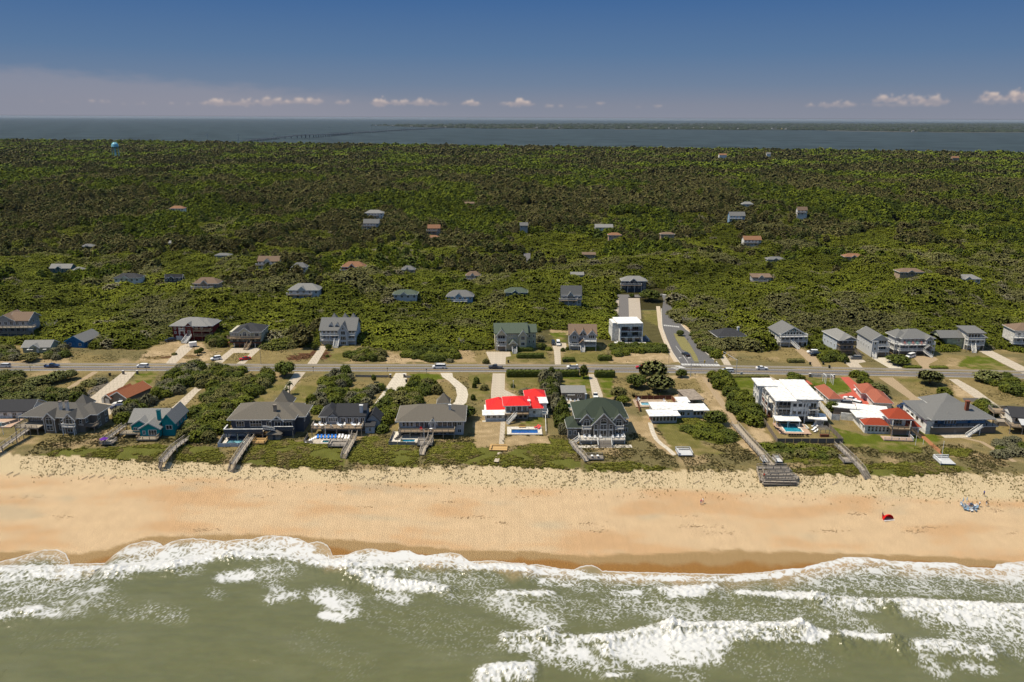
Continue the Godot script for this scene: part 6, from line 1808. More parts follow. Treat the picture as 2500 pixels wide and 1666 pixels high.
	wall(0, n, -0.6, -12, -0.3, 6.8, w.grey); gable(0, n, -0.6, -12, 6.8, 3.2, w.r_tan, "x", w.grey, 0.4, w.r_tan); gable(0.2, 4.4, 0.6, -6, 6.4, 2.4, w.r_tan, "z", w.grey, 0.4, trim); gable(5.0, 7.4, -0.2, -6, 7.4, 1.8, w.r_tan, "z", w.grey, 0.3, trim); gable(8.0, 12.2, 0.2, -6, 6.6, 2.2, w.r_tan, "z", w.grey, 0.3, trim); wall(0.3, 4.3, 0.6, -0.6, -0.3, 6.4, w.grey, "bay"); win("f", 2.3, 5.0, 1.6, 1.5, 0.6); win("f", 2.3, 2.6, 2.4, 1.3, 0.6, 3); win("f", 6.2, 6.8, 0.9, 1.2, -0.2); win("f", 10.0, 4.9, 2.6, 1.7, -0.6, 3); wins("f", 8.2, 11.4, 3, 2.5, 1.0, 1.2, -0.6); deck(6.4, n, 2.4, -0.6, 4.4, w.white, trim, "flr"); deck(0.2, n, 1.8, -0.6, 2.1, w.white, trim, "flr"); gable(4.8, 7.2, 2.2, -0.6, 3.6, 1.1, w.r_tan, "z", w.grey, 0.3, w.brown); stairs(Vector3(6.0, 2.1, 1.8), Vector3(6.0, 0, 4.6), 1.8, w.white, trim); wall(0.2, n - 0.2, 0.4, -0.6, -0.2, 1.9, w.grey, "base_wall")
	n = house("white_cube_house", "white cube shaped house with a flat white roof and recessed balconies", 1514, 838, 1567, 837, 12)
	wall(0, n, -2.2, -12, -0.3, 8.8, w.white); slab(-1.4, n + 0.2, 0, -12.4, 8.82, 0.5, w.r_white); wall(-3.0, -0.02, -4, -12, -0.3, 8.6, w.white); wall(-0.3, 0.2, 0, -2.2, -0.3, 8.82, w.white, "fin_wall"); wall(n - 0.2, n + 0.3, 0, -2.2, -0.3, 8.82, w.white, "fin_wall"); wall(0.2, n - 0.2, -0.3, -2.2, 7.6, 8.82, w.white, "lintel"); wall(4.4, 5.2, -0.4, -2.2, 5.6, 7.6, w.white, "pier"); for yy in [2.8, 5.5]: deck(0.2, n - 0.2, 0, -2.2, yy, w.white, w.redwood if yy > 5 else w.black, "f", false); wins("f", 2.4, 7.4, 2, yy + 0.1, 2.8, 2.0, -2.2, 3, 1, w.umber)
	wins("f", 1.6, n - 1.6, 3, 0.1, 2.2, 2.2, -2.2, 2, 1, w.umber); wins("l", -5, -11, 3, 5.4, 0.8, 1.5, -3.0, 1); wall(n + 0.3, n + 3.8, -1, -9, -0.2, 0.3, w.slate, "terrace"); railing(Vector3(n + 3.8, 0.3, -1), Vector3(n + 3.8, 0.3, -9), trim)
	n = house("dark_bungalow", "low bungalow with a dark slate roof sunk among the shrubs", 1756, 836, 1818, 834, 10, "bungalow")
	wall(0, n, 0, -10, -0.3, 2.7, w.offwhite); hip(-0.5, n, 0, -10, 2.8, 2.6, w.r_char, 0.8); chimney(n - 1, -6, 3, 5.2, 0.9, trim); wins("f", 2, n - 2, 3, 0.8, 1.3, 1.2, 0.0)
	n = house("teal_gable_house", "house with a glazed teal gable front and white deck storeys", 1904, 848, 1968, 847, 14)
	wall(0, n, -2, -14, -0.3, 5.6, w.white); gable(0, n, -1.4, -14, 5.6, 3.2, w.r_grey, "z", w.dkteal, 0.6, trim); wall(0.02, n - 0.02, -1.38, -2, 5.2, 5.6, w.dkteal, "front_board"); wins("f", 2.6, n - 2.6, 6, 5.3, 1.1, 1.5, -1.4, 1); wins("f", 4.2, n - 4.2, 3, 6.9, 1.1, 0.8, -1.4, 1); deck(-0.2, n + 0.2, 0.8, -2, 5.0, w.white, trim, "flr"); deck(-0.2, n + 0.2, 0.6, -2, 2.6, w.white, trim, "flr"); wins("f", 2, n - 2, 5, 2.8, 1.4, 1.8, -2.0); door("f", n - 3.2, 0, 3.4, 2.1, -1.95, w.umber, "garage_door"); wins("l", -4, -12, 4, 3.2, 1.0, 1.3, 0.0); stairs(Vector3(5.0, 2.6, 0.7), Vector3(7.4, 0, 3.8), 1.4, w.white, trim)
	n = house("narrow_blue_house", "narrow grey-blue house with a pale hip roof over shaded decks", 2046, 868, 2087, 867, 15)
	wall(0, n, -2, -15, -0.3, 7.0, w.bluegrey); hip(0, n, 0.2, -15, 7.1, 2.4, w.r_ltgrey, 0.6); for yy in [2.5, 4.8]: deck(0, n, 0.8, -2, yy, w.wood, w.brown, "flr"); wins("f", 1.6, n - 1.6, 3, yy + 0.1, 1.4, 1.9, -2.0); wins("l", -4, -13, 4, yy + 0.5, 0.9, 1.2, 0.0)
	wall(0.3, n - 0.3, -1.6, -2, 0, 2.3, w.umber, "storage_wall"); gable(2.2, n - 0.6, 0.4, -3, 7.2, 1.0, w.r_ltgrey, "z", w.grey, 0.4); wall(0, 2.0, 0.3, -2, -0.2, 2.4, w.brown, "base_wall"); stairs(Vector3(n - 0.5, 2.5, 0.8), Vector3(n + 0.8, 0, 4.2), 1.2, w.brown, w.brown)
	n = house("narrow_grey_house", "narrow pale grey house with white corner balconies over a garage", 2126, 872, 2168, 872, 15)
	wall(0, n, -2, -15, -0.3, 7.4, w.ltgrey); gable(0, n, -1, -15, 7.4, 2.4, w.r_grey, "z", w.ltgrey, 0.6, trim); wall(0, 2.6, 0.2, -2, -0.3, 7.2, w.ltgrey, "bay"); for yy in [2.6, 5.0]: deck(2.6, n, 0.6, -2, yy, w.white, trim, "fr"); win("f", 5.4, yy + 0.1, 3.4, 1.9, -2.0, 3); win("f", 1.3, yy + 0.6, 0.9, 1.3, 0.2, 1); wins("l", -3, -13, 5, yy + 0.5, 0.7, 1.2, 0.0)
	door("f", 5.4, 0, 3.6, 2.2, -1.95, w.umber, "garage_door"); stairs(Vector3(1.2, 1.4, 0.2), Vector3(0.6, 0, 2.6), 1.3, w.white, trim)
	n = house("round_porch_house", "grey house with curving white porches and a stair to the drive", 2199, 868, 2278, 867, 12)
	wall(0.6, n, -2, -12, -0.3, 7.4, w.grey); hip(0.6, n, -1.4, -12, 7.5, 2.8, w.r_grey, 0.8); hip(-1.4, 4.6, -3, -11, 7.5, 2.6, w.r_grey, 0.5); wall(-1.2, 0.6, -3.6, -10, -0.3, 7.4, w.grey); gable(10.4, 13.4, 0.6, -4, 7.2, 1.4, w.r_grey, "z", w.grey, 0.3, trim); wall(10.5, 13.3, 0.6, -2, 4.9, 7.2, w.grey, "bay"); win("f", 11.9, 5.2, 1.8, 1.6, 0.6)
	for yy in [2.5, 5.0]: deck(-1.6, 10.4, 1.2, -2, yy, w.white, trim, "fl"); deck(13.4, n + 0.2, 0.6, -2, yy, w.white, trim, "fr"); deck(-3.0, -1.6, -0.6, -9, yy, w.white, trim, "fl"); wins("f", 2.0, 9.2, 5, yy + 0.1, 1.2, 1.8, -2.0); win("f", n - 0.9, yy + 0.1, 1.0, 1.8, -2.0)
	gable(9.6, 13.0, 2.2, -2, 3.8, 1.3, w.r_grey, "z", w.brown, 0.3, trim); stairs(Vector3(9.4, 2.5, 1.2), Vector3(12.2, 0, 3.8), 1.6, w.white, trim); wall(1.2, n - 0.6, -2.4, -2, -0.2, 2.2, w.umber, "storage_wall")
	for k in 5: chair(at_house(1.2 + k * 1.9, 5.0, 0.1), 0.0, [mat(0.55, 0.1, 0.05, 0.7, ""), mat(0.1, 0.35, 0.3, 0.7, "")][k % 2], ["orange", "green"][k % 2] + " chair on the upper porch of the curving porch house", "chairs on the curving porch")
	n = house("tower_house", "pale house with a three storey tower and lower grey roofed wings", 2359, 856, 2398, 856, 10)
	wall(0, n, -1.6, -9, -0.3, 8.0, w.offwhite); shed(-0.8, n + 0.8, 0.4, -9.6, 7.9, 8.9, w.r_grey); deck(-0.2, n + 0.2, 0.8, -1.6, 5.2, w.white, trim, "flr"); deck(-0.2, n + 0.2, 0.8, -1.6, 2.7, w.white, trim, "flr"); wins("f", 1.6, n - 1.6, 4, 5.4, 1.1, 1.8, -1.6, 1); wins("f", 1.6, n - 1.6, 3, 2.9, 1.4, 1.7, -1.6); wall(-7.4, 0, -3, -11, -0.3, 5.2, w.palegreen); gable(-10.6, 0, -3, -11, 5.2, 2.2, w.r_grey, "x", w.palegreen, 0.5); wall(n, n + 2.4, -2.4, -10, 2.2, 5.2, w.palegreen); shed(n, n + 3.2, -1.8, -10, 5.1, 6.2, w.r_grey); win("f", -2.2, 3.2, 1.2, 1.3, -3.0); win("f", -2.4, 0.6, 1.2, 1.3, -3.0); win("f", n + 1.2, 3.0, 1.0, 1.2, -2.4); stairs(Vector3(2.4, 2.7, 0.8), Vector3(1.4, 0, 4.0), 1.6, w.white, trim); wall(1, n + 2, -2.6, -2.4, -0.2, 2.1, w.umber, "storage_wall")
	n = house("tall_deck_house", "tall pale house on pilings at the end of the concrete drive", 2478, 852, 2560, 854, 12)
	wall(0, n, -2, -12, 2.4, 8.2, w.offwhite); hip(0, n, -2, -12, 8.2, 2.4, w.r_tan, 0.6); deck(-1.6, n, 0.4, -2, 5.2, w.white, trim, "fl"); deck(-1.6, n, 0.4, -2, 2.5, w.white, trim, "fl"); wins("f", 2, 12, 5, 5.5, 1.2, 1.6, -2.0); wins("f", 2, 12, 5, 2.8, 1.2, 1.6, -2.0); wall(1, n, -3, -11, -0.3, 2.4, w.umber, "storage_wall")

# houses that stand half hidden in the wood: x0 x1 top bottom roof wall form label
const WOOD := [
	[415, 449, 515, 530, "r_orange", "white", "hip", "white house with a brown hip roof deep in the wood"], [199, 226, 594, 607, "r_grey", "grey", "hip", "grey hip roof showing above the canopy near the bright crowns"], [122, 170, 643, 663, "r_ltgrey", "dkteal", "gable", "teal house with a pale roof among dark oaks"], [177, 200, 650, 667, "r_ltgrey", "dkteal", "hip", "small pale roofed outbuilding next to the teal wood house"], [278, 338, 664, 687, "r_char", "white", "hip", "house with a dark hip roof and a white side deck"], [400, 442, 666, 686, "r_char", "slate", "aframe", "dark steep roofed A-frame house in the thicket"], [472, 532, 672, 706, "r_tan", "tan", "hip", "tan roofed house with a white upper deck and sandy yard"], [412, 431, 592, 600, "r_ltgrey", "white", "gable", "small white roof below the dark tree gap"],
	[628, 682, 621, 648, "r_tan", "white", "gable", "white house with steep tan roofs and a dark dormer"], [712, 748, 636, 664, "r_grey", "white", "hip", "white house with a balcony half hidden by a round oak"], [703, 779, 685, 722, "r_ltgrey", "bluegrey", "hip", "pale blue-grey house with a long deck above the thicket"], [524, 560, 616, 627, "r_grey", "grey", "hip", "low grey roof in the thicket above the tan roofed house"],
	[833, 891, 640, 672, "r_orange", "red", "hip", "reddish house with an orange-brown roof beside a small pool"], [889, 936, 514, 533, "r_ltgrey", "white", "hip", "pale grey roofed house just behind the blue wood house"], [886, 926, 530, 554, "r_grey", "bluegrey", "gable", "blue-grey two storey house in the middle of the wood"], [1043, 1075, 540, 560, "r_orange", "tan", "gable", "reddish steep gable roof above the trees"], [1043, 1072, 566, 580, "r_orange", "tan", "hip", "brown hip roof with a small white dormer"], [980, 1012, 648, 672, "r_grey", "pink", "hip", "grey domed roof house with an orange wall"], [1137, 1173, 657, 684, "r_tan", "grey", "hip", "small grey house on stilts with a tan roof"],
	[958, 1019, 702, 728, "r_sage", "ltgrey", "hip", "pale house with a sage hip roof and side deck"], [1088, 1157, 701, 737, "r_grey", "paleblue", "hip", "bright blue house with white double decks"], [1232, 1289, 696, 724, "r_sage", "dkteal", "hip", "teal house with a green hip roof on a sandy bank"], [1368, 1422, 697, 738, "r_grey", "grey", "steep", "grey house with a steep roof and white deck"], [1269, 1289, 540, 557, "r_grey", "grey", "gable", "small dark grey house alone in the wood"], [1452, 1498, 544, 561, "r_ltgrey", "white", "gable", "white house with pale gables in the wood"], [1485, 1518, 564, 579, "r_orange", "pink", "hip", "pinkish house with a reddish hip roof"],
	[1517, 1581, 668, 696, "r_ltgrey", "slate", "hip", "house with a pale roof and long timber deck above the car park"], [1393, 1426, 662, 676, "r_ltgrey", "ltgrey", "gable", "long pale grey roof behind the oaks"], [1421, 1455, 614, 626, "r_tan", "tan", "gable", "faded tan roof among grey shrubs"], [1613, 1648, 565, 577, "r_tan", "tan", "hip", "tan hip roof near the bend of the lane"],
	[1781, 1820, 514, 536, "r_grey", "paleblue", "gable", "blue and white house in the pines"], [1812, 1838, 505, 520, "r_ltgrey", "ltgrey", "hip", "pale grey roof behind the blue and white house"], [1816, 1860, 573, 593, "r_orange", "white", "gable", "white house with an orange-red gable roof"], [1838, 1886, 647, 673, "r_tan", "grey", "shed", "tall grey house with a flat tan roof"], [1875, 1917, 624, 638, "r_grey", "grey", "hip", "grey hip roof above the oaks beside the tall grey house"], [2064, 2110, 616, 633, "r_orange", "tan", "hip", "orange-brown hip roof in the oaks"], [2199, 2256, 652, 671, "r_tan", "tan", "hip", "low tan roofed house with a sunlit deck"], [2340, 2393, 668, 690, "r_ltgrey", "ltgrey", "hip", "pale grey roof with a small cupola"], [1702, 1734, 607, 621, "r_brown", "white", "gable", "brown roof with a white porch beside it"], [1946, 1970, 517, 535, "r_tan", "white", "gable", "small white wall house among tall pines"],
 [1134, 1158, 493, 501, "r_tan", "tan", "gable", "faint brown roof far back in the wood"],
 [1756, 1775, 372, 383, "r_orange", "white", "gable", "white house with an orange roof near the sound"], [1872, 1882, 371, 379, "r_ltgrey", "white", "gable", "white gable among pines near the sound"], [2326, 2342, 380, 390, "r_orange", "tan", "gable", "orange roofed house at the edge of the distant pines"],
]

func wood_row() -> void:
	var w := W_
	for h in WOOD:
		var far: bool = h[3] < 480
		var lift := 8.0 if h[3] < 560 else (6.0 if h[3] < 610 else 4.2)
		if far: lift = 11.5
		var p := G((h[0] + h[1]) * 0.5, h[3], lift)
		var dist := p.distance_to(CAM)
		var wide: float = (h[1] - h[0]) / FOC * dist
		var tall: float = (h[3] - h[2]) / FOC * dist * 0.82
		wide *= 0.9
		var d := clampf(wide * 0.55, 5.0, 10.0)
		p.x -= wide * 0.5
		hs = thing("wood_house", h[7], "house", p, 0.0)
		for i in maxi(1, int(wide / 6.0)):
			keep_clear.append([Vector2(p.x + wide * (i + 0.5) / maxi(1, int(wide / 6.0)), p.z - d * 0.5), 2.6 if not far else 1.5, 0.0])
		var rise := clampf(tall * 0.42, 1.2, 3.2)
		var top: float = lift + maxf(tall * 0.58 - d * 0.12, 0.6)
		var wm: Material = w[h[5]]
		var rm: Material = w[h[4]]
		wall(0, wide, -0.5, -d, -1.0, top, wm)
		match h[6]:
			"hip": hip(0, wide, -0.5, -d, top, rise, rm, 0.6)
			"gable": gable(0, wide, -0.5, -d, top, rise, rm, "x", wm, 0.5)
			"aframe": gable(0, wide, -0.5, -d, lift - 1.5, tall * 1.1, rm, "x", wm, 0.4, trim)
			"steep": gable(0, wide, -0.5, -d, top - 1.5, rise + 3.0, rm, "x", wm, 0.4)
			"shed": shed(-0.6, wide + 0.6, 0.2, -d - 0.4, top, top + 1.2, rm)
		if far: continue
		var n := maxi(2, int(wide / 2.6))
		wins("f", 1.2, wide - 1.2, n, top - 2.0, 1.3, 1.4, -0.5)
		if tall > 5.5 and h[6] != "aframe":
			wins("f", 1.2, wide - 1.2, n, top - 4.4, 1.3, 1.4, -0.5)
			deck(-1.2, wide * 0.8, 1.4, -0.5, top - 2.4, w.wood if h[5] != "paleblue" else w.white, trim, "flr")
		if tall > 3.5 and h[3] > 600:
			gable(wide * 0.3, wide * 0.6, 0.3, -d * 0.5, top - 0.2, rise * 0.7, rm, "z", wm, 0.3, trim)
# ---------------------------------------------------------------- roads and drives
const ROAD_FAR := [[-220, 892.5], [0, 893], [740, 896], [1140, 896.5], [1560, 897.5], [1780, 899], [2000, 902.5], [2200, 906.5], [2500, 912.5], [2720, 917]]
const ROAD_NEAR := [[2720, 929], [2500, 924.5], [2200, 919], [2000, 916], [1780, 913], [1560, 910], [1140, 908.5], [740, 906.5], [0, 905.5], [-220, 905]]
const DRIVES := [
	["conc", [[300, 908], [332, 908], [274, 972], [270, 985], [311, 991], [262, 1016], [240, 1012], [240, 1000], [200, 985], [215, 975]]], ["tan", [[225, 908], [240, 908], [165, 955], [150, 955]]], ["conc", [[519, 908], [546, 908], [482, 958], [432, 1012], [400, 1012], [462, 958]]], ["conc", [[719, 909], [746, 909], [693, 974], [703, 993], [679, 993], [676, 974]]],
	["concpale", [[966, 911], [992, 911], [994, 940], [965, 970], [935, 1000], [918, 1028], [900, 1016], [915, 985], [940, 950]]], ["concpale", [[1075, 911], [1104, 911], [1106, 921], [1123, 934], [1139, 947.5], [1143, 964], [1139, 982], [1126, 996], [1112, 1010], [1088, 1002], [1110, 982], [1116, 966], [1112, 947], [1096, 931], [1080, 921]]], ["conc", [[1203, 912], [1233, 912], [1232, 952], [1275, 972], [1262, 985], [1198, 985], [1199, 955]]], ["conc", [[1437, 914], [1453, 914], [1472, 966], [1470, 985], [1455, 1000], [1432, 998], [1448, 975]]],
	["tan", [[1713, 921], [1727, 921], [1760, 968], [1802, 1030], [1792, 1036], [1748, 975]]], ["conc", [[1847, 916], [1874, 916], [1917, 938], [1885, 938]]], ["brickred", [[1941, 919], [1958, 919], [1992, 944], [2012, 952], [2002, 970], [1986, 965], [1968, 942]]], ["brickred", [[2052, 921], [2073, 921], [2106, 948], [2122, 985], [2114, 993], [2058, 993], [2040, 966], [2062, 962], [2080, 957], [2078, 950]]],
	["tan", [[2145, 922], [2180, 922], [2254, 982], [2237, 1020], [2205, 990], [2222, 975]]], ["conc", [[2317, 926], [2338, 926], [2385, 952], [2430, 985], [2465, 1012], [2450, 1025], [2400, 985], [2350, 950]]], ["tan", [[-10, 889], [18, 876], [46, 876], [30, 889]]], ["conc", [[404, 888], [428, 888], [472, 848], [462, 838], [440, 845]]], ["conc", [[515, 891], [537, 891], [570, 862], [610, 862], [606, 868], [573, 891], [593, 891], [638, 850], [566, 850]]], ["conc", [[750, 889], [773, 889], [795, 852], [800, 845], [782, 845], [776, 854]]],
	["conc", [[1186, 859], [1245, 859], [1248, 870], [1235, 872], [1234, 892], [1200, 892]]], ["conc", [[1355, 893], [1370, 893], [1368, 855], [1384, 852], [1382, 838], [1345, 836], [1352, 855]]], ["tan", [[1940, 852], [1958, 852], [1990, 867], [1996, 878], [2008, 896], [1986, 896], [1965, 875]]], ["conc", [[2045, 870], [2085, 868], [2110, 880], [2115, 884], [2096, 887], [2112, 903], [2082, 903]]], ["concpale", [[2128, 874], [2172, 873], [2206, 901], [2180, 904]]], ["tan", [[2228, 870], [2276, 868], [2292, 878], [2268, 890], [2282, 906], [2250, 904], [2245, 890]]],
	["conc", [[2391, 858], [2415, 853], [2562, 926], [2500, 914]]], ["conc", [[1750, 858], [1762, 855], [1786, 892], [1768, 891]]], ["tan", [[1640, 969], [1672, 958], [1700, 962], [1690, 992], [1650, 985]]], ["conc", [[1368, 978], [1432, 978], [1428, 1001], [1390, 1003], [1366, 990]]], ["tan", [[2380, 985], [2420, 985], [2450, 1020], [2420, 1030]]], ["asphaltpatch", [[2350, 972], [2390, 972], [2385, 982], [2355, 980]]],
]

func line_px(m: Material, a: Array, t: float, w: float, h: float, dash := 0.0, x0 := -1e9, x1 := 1e9) -> void:
	# paint along the road at share t between far and near edge
	var c := []
	var px := -200.0
	while px <= 2700:
		if px >= x0 and px <= x1:
			c.append(P(px, lerp(lut(ROAD_FAR, px), lut_rev(px), t), h))
		px += 20
	struct("road_marking", band(c, w, h), m)

func lut_rev(px: float) -> float:
	var r := ROAD_NEAR.duplicate()
	r.reverse()
	return lut(r, px)

func build_roads() -> void:
	var asp := mat(0.185, 0.172, 0.165, 0.95, "asphalt", 7.0)
	var asp2 := mat(0.155, 0.150, 0.150, 0.95, "asphalt", 6.0)
	var H := LAND
	struct("beach_road", sheet_px(ROAD_FAR + ROAD_NEAR, H + 0.016), asp)
	var white := mat(0.72, 0.71, 0.68, 0.8, "rough", 2.0)
	var yellow := mat(0.58, 0.36, 0.05, 0.8, "rough", 2.0)
	line_px(white, [], 0.10, 0.22, H + 0.020); line_px(white, [], 0.93, 0.30, H + 0.020)
	line_px(yellow, [], 0.50, 0.16, H + 0.020); line_px(yellow, [], 0.555, 0.16, H + 0.020)
	var c := []
	for p in ROAD_FAR: c.append(P(p[0], p[1] - 4.6, H))
	struct("bike_path", band(c, 2.6, H + 0.012), mat(0.27, 0.24, 0.20, 0.95, "asphalt", 5.0))
	# side street
	struct("side_street", sheet_px([[1660, 897], [1662, 887.5], [1640.7, 858], [1624.6, 826], [1618, 794], [1617, 753.6], [1620, 734], [1615, 718], [1634, 718], [1641, 735], [1641, 759], [1651, 780], [1673, 804.5], [1694, 820.5], [1718, 857], [1753, 887.5], [1764, 898]], H + 0.012), asp2)
	struct("median_island", sheet_px([[1645, 814], [1667, 818], [1683.6, 839], [1702, 871], [1707, 885], [1696, 885], [1686, 863], [1665, 853], [1651, 829]], H + 0.14, 0.13), mat(0.30, 0.27, 0.11, 0.95, "rough", 2.0))
	for a in [[[1660, 886], [1640, 858], [1623.5, 826], [1616.5, 794], [1615, 753]], [[1752, 886], [1719.5, 857], [1695.5, 820], [1674, 803.5], [1652.5, 780], [1642, 759]]]:
		struct("kerb", band_px(a, 0.35, H + 0.12, 0.12), mat(0.55, 0.51, 0.44))
	struct("sidewalk", band_px([[1607, 748], [1610, 775], [1613, 800], [1622, 826], [1636, 858], [1652, 884]], 2.2, H + 0.05, 0.05), mat(0.55, 0.45, 0.33, 0.9, "soft", 3.0))
	struct("verge_path", band_px([[1646, 770], [1664, 793], [1690, 812], [1704, 828]], 2.6, H + 0.008), mat(0.50, 0.38, 0.24))
	# crossings
	for k in [[1664, 890.3, 1757, 892.0, 13, 1.5, 2.6], [1621, 794.6, 1658, 798.6, 8, 1.2, 2.2], [1618, 719.4, 1634, 721.0, 5, 0.9, 2.0]]:
		for i in k[4]:
			var p := P(lerp(float(k[0]), float(k[2]), (i + 0.5) / k[4]), lerp(float(k[1]), float(k[3]), (i + 0.5) / k[4]), H)
			var s := PackedVector2Array([Vector2(p.x - k[5] * 0.45, p.z - k[6] * 0.5), Vector2(p.x + k[5] * 0.45, p.z - k[6] * 0.5), Vector2(p.x + k[5] * 0.45, p.z + k[6] * 0.5), Vector2(p.x - k[5] * 0.45, p.z + k[6] * 0.5)])
			struct("crossing_stripe", sheet(s, H + 0.024), white)
	for a in [[[1643, 896.5], [1672, 908.5]], [[1653, 893.5], [1668, 899]]]:
		var q0 := P(a[0][0], a[0][1], H)
		var q1 := P(a[1][0], a[1][1], H)
		for i in 5:
			var p := q0.lerp(q1, (i + 0.5) / 5)
			struct("crossing_stripe", sheet(PackedVector2Array([Vector2(p.x - 1.3, p.z - 0.3), Vector2(p.x + 1.3, p.z - 0.3), Vector2(p.x + 1.3, p.z + 0.3), Vector2(p.x - 1.3, p.z + 0.3)]), H + 0.024), white)
	struct("road_marking", band_px([[1650, 845], [1668, 868], [1680, 886]], 0.2, H + 0.018), white)
	for q in [[1660, 874], [1682, 874]]: struct("turn_arrow", sheet_px([[q[0] - 3, q[1]], [q[0], q[1] - 1.6], [q[0], q[1] - 0.6], [q[0] + 4, q[1] - 0.6], [q[0] + 4, q[1] + 0.6], [q[0], q[1] + 0.6], [q[0], q[1] + 1.6]], H + 0.018), white)
	# car park and lane behind the white cube house
	struct("car_park", sheet_px([[1485, 728], [1562, 728], [1566, 780], [1478, 778]], H + 0.3, 0.3), mat(0.48, 0.41, 0.33, 0.95, "asphalt", 4.0))
	struct("car_park_lane", sheet_px([[1512, 722], [1534, 722], [1536, 780], [1509, 780]], H + 0.305), asp)
	struct("lane", sheet_px([[1480, 719], [1575, 720], [1617, 717], [1617, 722], [1572, 726], [1480, 725]], H + 0.29, 0.3), asp)
	for i in 14:
		for g in [-1, 1]:
			var py := 732.0 + i * 3.4
			struct("bay_line", band_px([[1523 + g * 15, py], [1523 + g * 34, py + 1.6]], 0.12, H + 0.306), white)
	struct("forest_lane", band_px([[1287, 618], [1286, 640], [1290, 660]], 5.0, gh(20, -520) + 2.4, 2.0), asp2)
	var mm := {"conc": mat(0.50, 0.43, 0.335, 0.92, "soft", 3.0), "concpale": mat(0.58, 0.52, 0.42, 0.92, "soft", 3.0), "tan": mat(0.50, 0.375, 0.235, 0.95, "rough", 3.0), "brickred": mat(0.56, 0.125, 0.085, 0.9, "grain", 2.0), "asphaltpatch": mat(0.12, 0.11, 0.10, 0.95, "asphalt", 4.0)}
	for i in DRIVES.size():
		var d = DRIVES[i]
		struct("driveway" if d[0] != "tan" else "sandy_drive", sheet_px(d[1], H + 0.008 + 0.0004 * (i % 5)), mm[d[0]])
	for k in [[1228, 1030, 1224, 1090, 1.6, "conc"], [1221, 1105, 1211, 1128, 1.4, "conc"]]:
		struct("footpath", band_px([[k[0], k[1]], [k[2], k[3]]], k[4], H + 0.03), mm[k[5]])
	struct("footpath", band_px([[1587, 1032], [1594, 1056], [1602, 1072], [1614, 1084], [1632, 1097], [1648, 1112]], 1.5, H + 0.02), mm.concpale)
	struct("brick_footpath", band_px([[2247, 1060], [2276, 1086], [2306, 1112]], 1.7, H + 0.02), mat(0.42, 0.19, 0.09, 0.9, "grain", 1.5))
	struct("footpath", band_px([[2348, 1068], [2398, 1080], [2440, 1104], [2478, 1128]], 1.6, H + 0.02), mm.tan)

# ---------------------------------------------------------------- vehicles
func loft(sec: Array) -> ArrayMesh:
	var s := ST()
	for i in sec.size() - 1:
		var a = sec[i]
		var b = sec[i + 1]
		hexa(s, [Vector3(a[0], a[1], a[3]), Vector3(b[0], b[1], b[3]), Vector3(b[0], b[1], -b[3]), Vector3(a[0], a[1], -a[3]), Vector3(a[0], a[2], a[4]), Vector3(b[0], b[2], b[4]), Vector3(b[0], b[2], -b[4]), Vector3(a[0], a[2], -a[4])])
	return done(s)

